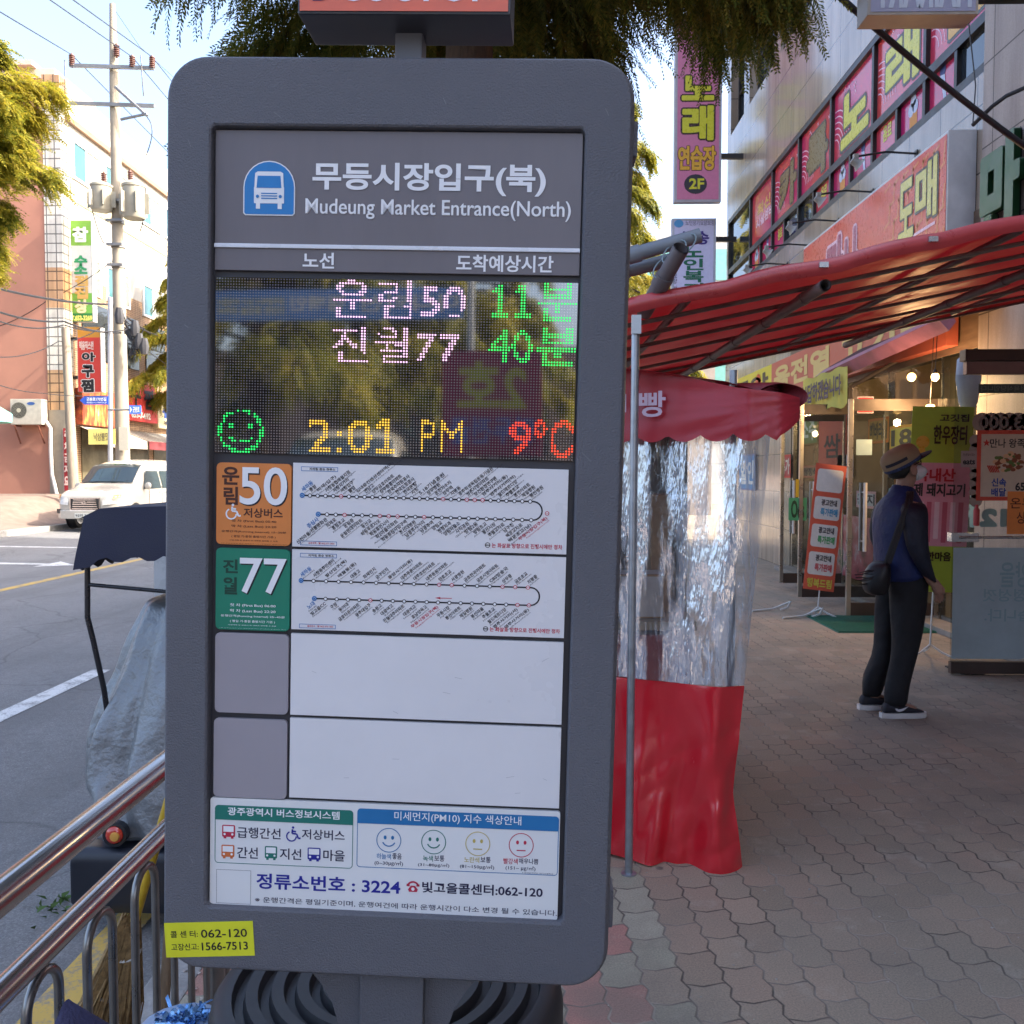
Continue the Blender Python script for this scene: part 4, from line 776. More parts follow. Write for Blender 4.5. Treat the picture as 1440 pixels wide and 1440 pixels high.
# meat picture posted low on the glass behind the leaning banner
F = FX(BX-.04); b = MB(); q = F.rect(1088, 738, 1190, 846); q = (-13.6, .2, -11.2, 1.0); b.rect(F, q, 0)
m, N, L, p = newmat('meat_photo_print'); tc = N.new('ShaderNodeTexCoord'); n = layers(N, L, tc.outputs['Object'], 2.6, 4); c = ramp(N, L, n, [(.36, (.10, .015, .02)), (.46, (.35, .05, .07)), (.55, (.45, .10, .12)), (.60, (.5, .3, .32)), (.66, (.07, .12, .05))]); L.new(c, p.inputs['Base Color']); p.inputs['Roughness'].default_value = .3
tag(obj('meat_poster', b, m, origin=F.p(q[0], q[1])), 'large raw meat picture poster low on the shop glass', 'poster')
for px, w, col, body, lab in (((1152, 590, 1190, 668), 2.1, (200, 80, 60), '쌈', 'red and green poster high on the shop glass behind the open doors'), ((1178, 640, 1200, 672), 2.0, (196, 175, 175), '돼지국밥', 'pinkish paper notice with lines of writing on the shop glass')):
    F = FX(BX-.02); q = F.rect(*px); b = MB(); b.rect(F, q, .003); b.mi = 1; b.text(F, body, ins(q, (q[2]-q[0])*.2), .006, .02); tag(obj('shop_poster', b, [flat(*col), flat(60, 40, 40)], origin=F.p(q[0], q[1])), lab, 'poster')
# teal word stickers on the glass (vinyl)
F = FX(BX-.015); b = MB()
for i, ch in enumerate('한우정육식당'): 
    y = 10.6-.42*i+.2; b.text(F, ch, (-y, 1.05-.45*(i % 2), -y+.36, 1.4-.45*(i % 2)), .002, .06)
tag(obj('window_vinyl', b, flat(120, 150, 150), origin=(BX, 10, .6)), 'pale teal vinyl letters stuck on the shop glass', 'vinyl letters')
b = MB(); b.rect(FX(BX-.005), (-14.75, .1, -7.5, 2.72), 0); obj('shop_window', b, glass, parent=bld)
# ---- nearest door leaf, facing us, with mirrored price letters, food poster and frosted foot
Y = 7.1; F = FY(Y); x0 = at(1340, 700, Y).x; zt_ = F.hit(1380, 492)[1]; xE = BX+.9
dl = thing('glass_door', 'nearest open glass door with a frosted foot and mirrored lettering under a brown head beam', 'door', (xE, Y, 0), group='glass door leaves standing open')
z2 = F.hit(1380, 930)[1]; z1 = F.hit(1380, 947)[1]; zf = F.hit(1380, 770)[1]; zt2 = F.hit(1380, 527)[1]; zt3 = F.hit(1380, 508)[1]
b = MB(); b.slab(F, (x0+.05, zt3, xE, zt_), -.05, .05); b.mi = 1; b.slab(F, (x0+.07, zt2, xE, zt3-.002), -.03, .03); obj('head_beam', b, [kick, mat('pinkish_steel', (.22, .14, .13), .35, .3)], parent=dl, bevel=.004)
b = MB(); b.slab(F, (x0, z1, xE, z2), -.025, .025); obj('rail', b, kick, parent=dl, bevel=.004)
b = MB(); b.rect(F, (x0, z2, xE, zt2), 0); obj('glass', b, glass, parent=dl)
b = MB(); b.rect(F, (x0+.01, z2+.02, xE, zf), .004); obj('frosted_film', b, mat('frosted_film_blue', (.34, .42, .44), .45, var=.12, vscale=2.5), parent=dl)
b = MB(); 
for body, bx_ in (('영양을', (1406, 790, 1470, 826)), ('다 정성껏', (1382, 828, 1470, 846)), ('담습니다.', (1384, 856, 1470, 874))):
    q = F.rect(*bx_); b.text(F, body, q, .007, .015, mirror=True)
for body, bx_ in (('23.000', (1376, 585, 1452, 603)),):
    q = F.rect(*bx_); b.mi = 1
    for k in range(6): b.disc(F, (q[0]+(q[2]-q[0])*(k+.4)/6, (q[1]+q[3])/2), .075, .003, 16)
    b.mi = 2; b.text(F, body, q, .006, .03, mirror=True)
b.mi = 3; q = F.rect(1380, 717, 1414, 739); b.text(F, '12', q, .004, .09, mirror=True)
b.mi = 4; q = F.rect(1376, 540, 1445, 553); b.slab(F, q, .002, .004); b.mi = 5; b.text(F, '정육식당입니다', ins(q, .012), .006, .01, mirror=True)
b.mi = 1
for k in range(8): b.disc(F, F.hit(1372, 620+k*12), .05, .0015, 12)
obj('door_lettering', b, [flat(135, 160, 164), flat(150, 138, 128), flat(120, 110, 104), flat(125, 150, 145), flat(70, 84, 80), flat(110, 125, 120)], parent=dl)
b = MB(); zz = F.hit(1360, 755)[1]; b.tube([F.p(x0+.03, zz, .05), F.p(xE, zz, .05)], .012, 10); b.mi = 1; b.slab(F, (x0-.03, zz-.035, x0+.18, zz+.035), -.02, .055); obj('push_bar', b, [alu, mat('chrome_lock', (.6, .58, .56), .2, .9)], parent=dl, bevel=.004)
b = MB(); q = F.rect(1374, 605, 1452, 704); b.slab(F, q, .004, .007); b.mi = 1; b.rect(F, ins(q, .03), .0085)
W, H = q[2]-q[0], q[3]-q[1]; b.mi = 2; c = (q[0]+W*.16, q[3]-H*.18); b.poly(F, [(c[0]+.03*(1 if k % 2 == 0 else .42)*math.cos(R(90+36*k)), c[1]+.03*(1 if k % 2 == 0 else .42)*math.sin(R(90+36*k))) for k in range(10)], .01)
b.mi = 3; b.text(F, '만나 왕족발', (q[0]+W*.22, q[3]-H*.25, q[2]-W*.02, q[3]-H*.12), .01, .015); b.mi = 4; b.text(F, '신속', (q[0]+W*.26, q[1]+H*.20, q[0]+W*.52, q[1]+H*.32), .01, .03); b.text(F, '배달', (q[0]+W*.26, q[1]+H*.06, q[0]+W*.52, q[1]+H*.18), .01, .03); b.mi = 3; b.text(F, '65', (q[0]+W*.68, q[1]+H*.14, q[0]+W*.85, q[1]+H*.26), .01, .03)
for k in range(60):
    a = random.uniform(0, 6.28); r = random.random()**.6; b.mi = random.choice((5, 6, 6, 7)); b.disc(F, (q[0]+W*(.56+.27*r*math.cos(a)), q[1]+H*(.55+.13*r*math.sin(a))), W*random.uniform(.02, .06), .0095+k*.00004, 9, .7)
b.mi = 2
for k in range(6): b.line(F, (q[0]+W*(.18+.03*k), q[1]+H*.50), (q[0]+W*(.24+.03*k), q[1]+H*.40), .008, .0125)
obj('food_poster', b, [flat(196, 74, 54), flat(196, 180, 160), flat(190, 50, 40), black, flat(40, 70, 150), flat(210, 170, 130), flat(130, 70, 40), flat(90, 110, 50)], parent=dl)
b = MB(); q = F.rect(1416, 691, 1452, 751); b.slab(F, q, .010, .012); b.mi = 1; b.text(F, '온누', (q[0]+.02, q[3]-.13, q[2]-.01, q[3]-.05), .014, .01); b.text(F, '상', (q[0]+.07, q[1]+.08, q[0]+.14, q[1]+.17), .014, .01); obj('orange_note', b, [flat(222, 132, 62), flat(90, 40, 20)], parent=dl)
b = MB(); q = F.rect(1351, 634, 1373, 657); b.rect(F, q, .006); b.mi = 1; b.text(F, 'eats', (q[0]+.015, q[1]+.02, q[2]-.015, q[1]+.06), .008, .03); b.text(F, '전국에서 찾는', (q[0]+.015, q[1]+.085, q[2]-.015, q[1]+.105), .008, 0); obj('sticker', b, [flat(160, 145, 140), black], parent=dl)
b = MB(); q = F.rect(1365, 707, 1376, 739); b.lathe([(.018, 0), (.022, .01), (.022, .12), (.012, .14), (.012, .16)], F.p((q[0]+q[2])/2, q[1], .03), 12); tag(obj('spray_can', b, flat(170, 60, 60), smooth=40, origin=F.p((q[0]+q[2])/2, q[1], .03)), 'small red and white can hanging by the door lock', 'can')
b = MB(); b.boxm((x0+.1, Y+.02, 0), (x0+.28, Y+.3, z1-.002)); tag(obj('door_stop_block', b, mat('dark_stone_block', (.05, .045, .04), .8), origin=(x0, Y, 0)), 'dark block under the nearest glass door', 'block')
# the door threshold step
b = MB(); b.boxm((BX-.25, 7.35, 0), (BX+.02, 14.9, .06)); obj('threshold_step', b, mat('threshold_concrete', (.25, .22, .19), .8, var=.25), parent=bld, bevel=.01)
# ---- warm lamps
bulbm = mat('warm_bulb', (.9, .8, .6), .3, var=0, emit=(1, .55, .16), estr=4)
for px, py, Y, lab in ((1315, 530, 8.9, 'lit warm bulb hanging higher under the shop ceiling'), (1308, 572, 9.1, 'lit white bowl pendant lamp hanging lower behind the green banner')):
    c = at(px, py, Y); t = thing('pendant_lamp', lab, 'lamp', c+Vector((0, 0, .05))); low = py > 560
    b = MB(); b.ball(c, .036, 12, (1, 1, 1.15) if not low else (1.2, 1.2, .7)); obj('bulb', b, bulbm, parent=t, smooth=60)
    b = MB(); b.lathe([(.015, .07), (.02, .035), (.03, .03)] if not low else [(.01, .07), (.02, .03), (.05, .02)], c, 12); b.tube([c+Vector((0, 0, .06)), c+Vector((.03, 0, 3.3-c.z if not low else .9))], .004, 5); obj('cord', b, dkm, parent=t, smooth=40)
    l = bpy.data.lights.new('bulb_light', 'POINT'); l.energy = 7; l.color = (1, .62, .28); l.shadow_soft_size = .04; lo_ = bpy.data.objects.new('bulb_light', l); COL.objects.link(lo_); lo_.location = (0, 0, -.16); lo_.parent = t
for y, x in ((11.2, 5.4), (13.2, 5.4)):
    c = Vector((x, y, 2.9)); t = thing('pendant_lamp', 'warm globe lamp deep inside the shop' if y < 12 else 'warm globe lamp at the far end inside the shop', 'lamp', c); b = MB(); b.ball(c, .06, 12); obj('bulb', b, bulbm, parent=t, smooth=60); b = MB(); b.tube([c+Vector((0, 0, .05)), c+Vector((0, 0, .56))], .006, 5); obj('cord', b, dkm, parent=t)
    l = bpy.data.lights.new('bulb_light', 'POINT'); l.energy = 9; l.color = (1, .66, .32); l.shadow_soft_size = .06; lo_ = bpy.data.objects.new('bulb_light', l); COL.objects.link(lo_); lo_.location = (0, 0, -.2); lo_.parent = t
# ---- grey fan hung in the doorway
b = MB(); c = at(1362, 533, 7.9); b.rings([[c+Vector((.10*math.cos(R(a))*s_, .05*math.sin(R(a)), z)) for a in range(0, 360, 30)] for z, s_ in ((-.26, .5), (-.2, .8), (0, 1.1), (.16, 1.0), (.2, .6))])
tag(obj('wall_speaker', b, mat('pale_grey_plastic', (.42, .44, .50), .4), smooth=50, origin=c), 'pale grey curved speaker hanging above the nearest glass door', 'speaker')

# more papers and goods crowding the shop front
for i, (px, Y, col, txt, ink, lab) in enumerate(((( 1040, 640, 1062, 690), None, (60, 140, 190), '할인', (230, 230, 220), 'blue sale paper far along the shop glass'), ((1098, 640, 1112, 672), None, (190, 60, 60), '특가', (230, 220, 200), 'small red paper on the far door glass'), ((1130, 655, 1150, 672), None, (170, 140, 100), '쌈정식', (70, 30, 20), 'tan paper strip above the leaning notice banner'), ((1126, 585, 1150, 625), None, (120, 130, 60), '소주', (220, 220, 190), 'olive drinks poster high inside the door glass'), ((1222, 590, 1250, 622), None, (206, 150, 40), '해바라기', (60, 30, 10), 'orange flower picture high behind the door leaf'), ((1252, 600, 1285, 632), None, (210, 190, 60), '18', (50, 40, 30), 'yellow number sign behind the man\'s cap'), ((1205, 690, 1232, 716), None, (200, 196, 190), '공지', (60, 50, 60), 'white notice between the door handles'), ((1215, 740, 1245, 800), None, (90, 120, 120), '고기', (170, 190, 190), 'teal grey poster low beside the bag'))):
    F = FX(BX-.03); q = F.rect(*px); b = MB(); b.rect(F, q, .003); b.mi = 1; b.text(F, txt, ins(q, min(q[2]-q[0], q[3]-q[1])*.16), .006, .03); b.mi = 2; b.frame(F, q, .03, .005)
    tag(obj('shop_poster', b, [flat(*col), flat(*ink), flat(min(255, col[0]+25), max(0, col[1]-30), max(0, col[2]-30))], origin=F.p(q[0], q[1])), lab, 'poster')
b = MB()
for k in range(46):
    y = 7.7+.155*k; z = 1.0+.5*random.random(); b.mi = k % 4; h = random.uniform(.15, .4); b.lathe([(.05, 0), (.06, .02), (.06, h*.7), (.025, h*.85), (.025, h)], (5.9+random.uniform(-.1, .2), y, 1.32), 8)
tag(obj('bottle_row', b, [flat(60, 90, 50), flat(150, 90, 40), flat(190, 180, 160), flat(120, 40, 36)], smooth=40, origin=(6, 11, 1.3)), 'row of assorted bottles on the counters inside the shop', 'bottles', None, 'stuff')
# ================================================================ red awning over the pavement
redt = mat('red_tarp', (.52, .010, .014), .45, spec=.35, var=.16, vscale=1.8, bump=.25, bscale=9, trans=.45, dirt=.25)
redm = mat('crimson_vinyl', (.40, .022, .035), .32, spec=.5, var=.10, vscale=3, bump=.04, bscale=16, trans=.12)
galv = mat('galvanised_pipe', (.34, .36, .39), .36, .75, var=.15, vscale=20); rustp = mat('dull_pipe', (.16, .13, .12), .6, .3, var=.3, vscale=9)
AY0, AY1 = 3.6, 7.15
def awz(x): return 2.17 + .205*(x-.40)
AX0, AX1 = .33, 4.1
aw = thing('market_awning', 'large red tarpaulin awning on pipes over the pavement', 'awning', (2.2, 5.3, awz(2.2)))
b = MB(); nx, ny = 60, 40
def tz(x, y):
    ry = (y-AY0)/(AY1-AY0); rib = abs(math.sin((x-AX0)*math.pi/.42)); return awz(x)+.045 - .012*(1-rib) + .012*noise.noise((x*2.1, y*2.3, 3))
g = [[(AX0+(AX1-AX0)*i/nx, AY0+(AY1-AY0)*j/ny) for i in range(nx+1)] for j in range(ny+1)]
b.add([(x, y, tz(x, y)) for r_ in g for x, y in r_], [(j*(nx+1)+i, j*(nx+1)+i+1, (j+1)*(nx+1)+i+1, (j+1)*(nx+1)+i) for j in range(ny) for i in range(nx)])
obj('tarp', b, redt, parent=aw, smooth=60)
b = MB(); n = 60                                           # near hem wrapped round the edge pipe
for yy, s_ in ((AY0, 1), (AY1, -1)):
    ls = []
    for i in range(n+1):
        x = AX0-.02+(AX1-AX0+.02)*i/n; w_ = .006*noise.noise((x*4, yy, 1)); ls.append([(x, yy+.05*s_, tz(x, yy)+.004), (x, yy-.012*s_, tz(x, yy)+.012+w_), (x, yy-.03*s_, tz(x, yy)-.008), (x, yy-.028*s_+w_, tz(x, yy)-.032+w_), (x, yy-.01*s_, tz(x, yy)-.048)])
    b = MB(); b.add([p for l in ls for p in l], [(i*5+k, i*5+k+1, (i+1)*5+k+1, (i+1)*5+k) for i in range(n) for k in range(4)])
    obj('hem', b, mat('red_hem', (.50, .05, .055), .3, spec=.7, var=.12, vscale=8, trans=.12), parent=aw, smooth=60)
for x in (.62, 1.9, 3.2):
    b = MB(); b.tube([(x, AY0+.05, awz(x)+.01), (x, AY1-.05, awz(x)+.01)], .017, 7); obj('rafter_pipe', b, rustp, parent=aw, smooth=50)
for y in [AY0+.2, 4.2, 4.65, 5.2, 5.9, 6.5, AY1-.12]:
    b = MB(); b.tube([(AX0, y, awz(AX0)-.022), (AX1, y, awz(AX1)-.022)], .010, 7); obj('purlin_pipe', b, rustp, parent=aw, smooth=50)
b = MB()
for x in (1.12, 1.53, 2.0):
    y0 = AY0-.035; b.box((x, y0, tz(x, AY0)-.012), (.035, .012, .02))
obj('clip', b, alu, parent=aw)
# thick bearer pipes under the tarp with open ends
for (x, y0, y1) in ((1.12, AY0-.06, AY1), (2.42, AY0+.3, AY1)):
    b = MB(); z = awz(x)-.06; b.tube([(x, y0, z), (x, y1, z)], .023, 12, cap=False); b.tube([(x, y0, z), (x, y1, z)], .018, 12, cap=False)
    for k in range(5): yy = y0+.25+k*.62; b.tube([(x, yy, z), (x, yy+.06, z)], .027, 10)
    obj('bearer_pipe', b, rustp, parent=aw, smooth=50)
# ---- pole carrying the awning's low corner, with scaffold pipes tied on top
pt = at(894, 446, 3.52); pb = at(884, 1237, 3.52); pb.z = 0
b = MB(); b.tube([pb, pt], .0155, 12); b.mi = 0; bx_ = pt; b.box(bx_+Vector((0, -.018, -.03)), (.036, .012, .07)); b.lathe([(.03, 0), (.03, .004), (.016, .006)], (pb.x, pb.y, .001), 12)
tag(obj('awning_pole', b, galv, smooth=40, origin=pb), 'thin galvanised pole standing beside the red stall curtain', 'pole')
def pipe(name, lab, a, c, r, m): 
    b = MB(); b.tube([a, c], r, 14, cap=False); b.tube([a, c], r*.8, 14, cap=False); d = (Vector(c)-Vector(a)).normalized(); b.tube([Vector(a).lerp(Vector(c), .45), Vector(a).lerp(Vector(c), .45)+d*.05], r*1.18, 14); tag(obj(name, b, m, smooth=40, origin=a), lab, 'pipe')
grp = mat('grey_pvc_pipe', (.17, .19, .215), .4, spec=.5, var=.12)
p0 = at(905, 441, 3.7); p1 = at(958, 349, 3.45); pipe('scaffold_pipe', 'slanting brown grey pipe with an open end rising from the awning corner', p0, p1, .031, mat('brown_grey_pipe', (.12, .105, .11), .45, var=.15))
a = at(985, 331, 3.62); c = at(800, 384, 3.66); pipe('scaffold_pipe', 'upper of two grey pipes lashed together beside the kiosk', c, a, .029, grp)
a = at(948, 364, 3.72); c = at(800, 402, 3.76); pipe('scaffold_pipe', 'lower of two grey pipes lashed together beside the kiosk', c, a, .027, grp)
b = MB()
for px, py in ((962, 343), (948, 352), (935, 372)): c = at(px, py, 3.57); b.tube([c+Vector((.045*math.cos(R(t_)), .04*math.sin(R(t_)), .05*math.sin(R(t_*1.0+40))-.005)) for t_ in range(0, 361, 24)], .003, 5)
c = at(938, 380, 3.6); b.tube([c, c+Vector((-.03, -.01, -.06)), c+Vector((.01, 0, -.13))], .0025, 5); tag(obj('binding_wire', b, mat('wire_blue_grey', (.2, .26, .28), .5), smooth=50, origin=at(950, 352, 3.57)), 'loops of binding wire round the lashed pipes', 'wire')
# ---- maroon roller awning and its arm in front of the shop, yellow banner
b = MB(); A = at(1158, 532, 11.4); B_ = at(1335, 452, 8.2)
b.rings([[A+Vector((0, 0, .10)), A+Vector((-.10, 0, .02)), A+Vector((0, 0, -.08)), A+Vector((.06, 0, 0))], [B_+Vector((0, 0, .10)), B_+Vector((-.10, 0, .02)), B_+Vector((0, 0, -.08)), B_+Vector((.06, 0, 0))]])
m2 = thing('roller_awning', 'maroon and pink rolled awning bar over the shop door', 'awning', A); obj('front_bar', b, mat('pink_maroon_bar', (.36, .13, .17), .4, var=.2, dirt=.4), parent=m2)
b = MB(); C1 = Vector((BX, 8.2, 3.15)); C2 = Vector((BX, 11.4, 3.15)); b.add([A+Vector((0, 0, .1)), B_+Vector((0, 0, .1)), C1, C2], [(0, 1, 2, 3)]); b.add([A+Vector((0, 0, .06)), B_+Vector((0, 0, .06)), C1-Vector((0, 0, .04)), C2-Vector((0, 0, .04))], [(3, 2, 1, 0)]); obj('canopy', b, mat('dark_maroon_cloth', (.07, .018, .022), .7, trans=.1), parent=m2)
b = MB(); b.tube([at(1195, 545, 10.6), at(1195, 575, 10.6)], .03, 8); b.tube([at(1195, 545, 10.6), (BX, 10.4, 2.85)], .022, 8); obj('folding_arm', b, rustp, parent=m2, smooth=40)
for px, txt, colr, ink, lab in (((1128, 522, 1192, 586), '보답하겠습니다', (206, 196, 96), (50, 40, 70), 'yellow cloth banner with dark lettering under the roller awning'),):
    ya, yb = 11.6, 10.4; pts = [at(px[0], 545, ya), at(px[2]-2, 524, yb), at(px[2]-4, 570, yb), at(px[0]+2, 583, ya)]
    r_ = (pts[1]-pts[0]); F = Frame(pts[3], r_, (0, 0, 1)); W = r_.length; H = .42
    b = MB(); n = 16; ls = []
    for i in range(n+1):
        u = W*i/n; ls.append([F.p(u, -.02+.02*math.sin(i*1.3), .03*math.sin(i*.8)), F.p(u, H*.5, .02*math.sin(i*.9+1)), F.p(u, H+.015*math.sin(i*1.1), .01)])
    b.add([p for l in ls for p in l], [(i*3+k, (i+1)*3+k, (i+1)*3+k+1, i*3+k+1) for i in range(n) for k in range(2)])
    bn = tag(obj('cloth_banner', b, mat('yellow_cloth', srgb(*colr), .7, trans=.25), smooth=60, origin=pts[3]), lab, 'banner'); t = MB(); t.text(F, txt, (W*.04, H*.25, W*.93, H*.8), .045, .04); obj('banner_lettering', t, flat(*ink), parent=bn)
# ---- fascia signs farther down the row, seen under the awning
for px, txt, colr, ink, lab in (((998, 505, 1030, 545), '내가삼양', (206, 180, 110), (170, 40, 40), 'small cream and red sign at the far end under the awning'), ((1030, 492, 1085, 545), '중앙', (214, 196, 60), (70, 60, 40), 'yellow shop sign under the awning'), ((1085, 465, 1330, 530), '육전열 고기방', (190, 96, 74), (210, 180, 110), 'long salmon pink shop sign under the awning')):
    F = FX(BX-.16); a_ = F.hit(px[0], (px[1]+px[3])/2); c_ = F.hit(px[2], (px[1]+px[3])/2); z0, z1 = 2.78, 3.36
    b = MB(); b.slab(F, (a_[0], z0, c_[0], z1), -.12, 0); s_ = tag(obj('fascia_sign', b, flat(*colr), bevel=.01, origin=F.p(a_[0], z0)), lab, 'sign'); t = MB(); t.text(F, txt, (a_[0]+.2, z0+.12, c_[0]-.2, z1-.1), .006, .05); t.mi = 1
    if '중앙' in txt: t.disc(F, ((a_[0]+c_[0])/2+.6, (z0+z1)/2), .22, .006, 20)
    obj('sign_lettering', t, [flat(*ink), flat(210, 90, 50)], parent=s_)
# ================================================================ bread stall: red canopy, clear and red curtain
SY = 3.5
st = thing('bread_stall', 'street bread stall wrapped in a red canopy with a clear and red vinyl curtain', 'stall', (.4, 4.2, 0))
def rnd(x, y, z=0): return noise.noise((x, y, z))
def skew(b):                                               # the stall stands slightly askew: its left end is farther away
    b.v = [(x, y+min(.40, max(0, .42*(.83-x))), z) for x, y, z in b.v]; return b
# canopy front valance
b = MB(); NXc, NZ = 90, 22; X0, X1 = -.25, at(1131, 570, SY-.02).x
def ctop(x):
    pts = [(-.25, 2.04), (at(880, 508, SY).x, at(880, 508, SY).z), (at(960, 524, SY).x, at(960, 524, SY).z), (at(1040, 545, SY).x, at(1040, 545, SY).z), (at(1095, 552, SY).x, at(1095, 552, SY).z), (X1, at(1131, 558, SY).z)]
    for (a, za), (c, zc) in zip(pts, pts[1:]):
        if x <= c: return za+(zc-za)*(x-a)/(c-a)
    return pts[-1][1]
xs_ = at(1091, 612, SY).x; z_s = at(980, 616, SY).z; pit = (at(1076, 612, SY).x-at(901, 612, SY).x)/4
def cbot(x):
    if x > xs_: t = (x-xs_)/(X1-xs_); return z_s+.005+ (at(1131, 590, SY).z-z_s)*t**1.4
    ph = ((x-at(901, 612, SY).x)/pit) % 1; return z_s + .03*(1-math.sin(math.pi*ph)**.7) - .012
vs = []
for i in range(NXc+1):
    x = X0+(X1-X0)*i/NXc
    for k in range(NZ+1):
        t = k/NZ; z = ctop(x)+(cbot(x)-ctop(x))*t; rad = math.atan2(z-1.84, X1+.1-x); fold = .010*(.4-abs(rnd(rad*7, x*1.2, 5)))+.005*rnd(x*5-z*3, z*5)+.0015*math.sin(36*(z+.22*x)+4*rnd(x*2, 1))
        y = SY-.02+.012*(1-t) + fold*(1.2 if x > .6 else .8) + (.05*max(0, (x-xs_)/(X1-xs_))**2)
        vs.append((x, y, z))
b.add(vs, [(i*(NZ+1)+k, i*(NZ+1)+k+1, (i+1)*(NZ+1)+k+1, (i+1)*(NZ+1)+k) for i in range(NXc) for k in range(NZ)])
obj('canopy_valance', skew(b), redm, parent=st, smooth=70)
b = MB(); b.add([(X0, SY+.06, 2.04), (.75, SY+.06, 1.90), (X1, SY+.1, 1.83), (X1-.02, SY+1.5, 1.90), (.75, SY+1.55, 2.0), (X0, SY+1.55, 2.1)], [(0, 1, 4, 5), (1, 2, 3, 4)]); b.add([(X1, SY+.1, 1.83), (X1-.01, SY+.12, 1.72), (X1-.02, SY+1.5, 1.72), (X1-.02, SY+1.5, 1.90)], [(0, 1, 2, 3)]); obj('canopy_roof', b, redm, parent=st)
b = MB(); FS = FY(SY-.05); q = FS.rect(906, 545, 943, 583); b.text(FS, '빵', q, 0.0, .02); q2 = FS.rect(874, 548, 888, 575); b.text(FS, '어', q2, 0.0, .02)
obj('stall_lettering', skew(b), flat(196, 170, 185), parent=st)
# rolled tarp end on the canopy corner
b = MB(); c0 = at(1100, 558, SY+.10); sp_ = []
for k in range(0, 96): a = k*.42; r = .012+.0016*k*.36; sp_.append((r*math.cos(a)*1.35, r*math.sin(a)*.72))
for dy in (0, 1.2): pass
b.add([(c0.x+x-.0+ (0 if j == 0 else -.25), c0.y+(0 if j == 0 else .02)+ (0 if j == 0 else .25), c0.z+z+(0 if j == 0 else .02)) for j in (0, 1) for x, z in sp_], [(k, k+1, 96+k+1, 96+k) for k in range(95)])
n_ = 20; b.rings([[(c0.x+.105*math.cos(2*math.pi*k/n_)*s_-dx, c0.y+dy, c0.z+.054*math.sin(2*math.pi*k/n_)*s_+dx*.1) for k in range(n_)] for dx, dy, s_ in ((0, 0, .95), (.02, .01, 1.02), (.16, .12, .9), (.28, .2, .5), (.36, .26, .15))], False, False)
obj('rolled_tarp', b, mat('dark_red_roll', (.20, .022, .028), .5, var=.25, vscale=14, trans=.1), parent=st, smooth=50)
# clear curtain
zc1 = z_s+.05; zc0 = at(960, 969, SY).z
def rx(z):                                                 # right hem of the curtain by height
    a = at(1099, 620, SY).x; c = at(1053, 968, SY).x; d = at(1040, 1130, SY).x; e = at(1053, 1240, SY).x; zz = [(zc1, a), (zc0, c), (at(1040, 1130, SY).z, d), (-.01, e)]
    for (z0, x0), (z1, x1) in zip(zz, zz[1:]):
        if z >= z1: return x0+(x1-x0)*(z0-z)/(z0-z1)
    return e
def curtain(z0, z1, nz, amp, foldf):
    b = MB(); n = 110; vs = []
    for k in range(nz+1):
        z = z1+(z0-z1)*k/nz; xr = rx(z); xl = -.25
        for i in range(n+1):
            x = xl+(xr-xl)*i/n; vs.append((x, SY+foldf(x, z, (xr-x))*amp, z))
    b.add(vs, [(k*(n+1)+i, (k+1)*(n+1)+i, (k+1)*(n+1)+i+1, k*(n+1)+i+1) for k in range(nz) for i in range(n)]); return b
def fclear(x, z, d): return .030*rnd(x*4.5+.6*rnd(z*1.1, 3), z*.7, 2)+.010*rnd(x*14, z*2.0, 7)+.003*rnd(x*34, z*7, 4)+.07*max(0, .12-d)/.12+.075*max(0, (z-zc0)/(zc1-zc0))
m, N, L, p = newmat('clear_vinyl_sheet'); tc = N.new('ShaderNodeTexCoord'); mp = N.new('ShaderNodeMapping'); mp.inputs['Scale'].default_value = (5, 5, .55); L.new(tc.outputs['Object'], mp.inputs[0])
wv = layers(N, L, mp.outputs[0], 1.0, 5, .55)
mpb = N.new('ShaderNodeMapping'); mpb.inputs['Scale'].default_value = (11, 11, 2.2); mpb.inputs['Rotation'].default_value = (0, R(14), 0); L.new(tc.outputs['Object'], mpb.inputs[0]); wr = layers(N, L, mpb.outputs[0], 1.0, 4, .6)
p.inputs['Base Color'].default_value = (.74, .80, .88, 1); p.inputs['Roughness'].default_value = .10; p.inputs['Specular IOR Level'].default_value = .9
bp = N.new('ShaderNodeBump'); bp.inputs['Strength'].default_value = .32; bp.inputs['Distance'].default_value = .035; L.new(math_n(N, L, 'ADD', wv, math_n(N, L, 'ADD', math_n(N, L, 'MULTIPLY', math_n(N, L, 'ABSOLUTE', math_n(N, L, 'SUBTRACT', wr, .5)), -1.6), math_n(N, L, 'MULTIPLY', math_n(N, L, 'ABSOLUTE', math_n(N, L, 'SUBTRACT', layers(N, L, mpb.outputs[0], 3.2, 3), .5)), -.45))), bp.inputs['Height']); L.new(bp.outputs[0], p.inputs['Normal'])
gl_ = N.new('ShaderNodeBsdfGlossy'); gl_.inputs['Color'].default_value = (.9, .93, 1, 1); gl_.inputs['Roughness'].default_value = .06; L.new(bp.outputs[0], gl_.inputs['Normal'])
tr = N.new('ShaderNodeBsdfTransparent'); tr.inputs[0].default_value = (.86, .88, .90, 1)
f = ramp(N, L, math_n(N, L, 'ADD', math_n(N, L, 'MULTIPLY', wv, .65), math_n(N, L, 'MULTIPLY', wr, .35)), [(.36, (.92, .92, .92)), (.41, (.30, .30, .30)), (.47, (.36, .36, .36)), (.495, (.94, .94, .94)), (.52, (.26, .26, .26)), (.58, (.40, .40, .40)), (.62, (.92, .92, .92))])
s1 = N.new('ShaderNodeMixShader'); s1.inputs[0].default_value = .55; L.new(p.outputs[0], s1.inputs[1]); L.new(gl_.outputs[0], s1.inputs[2])
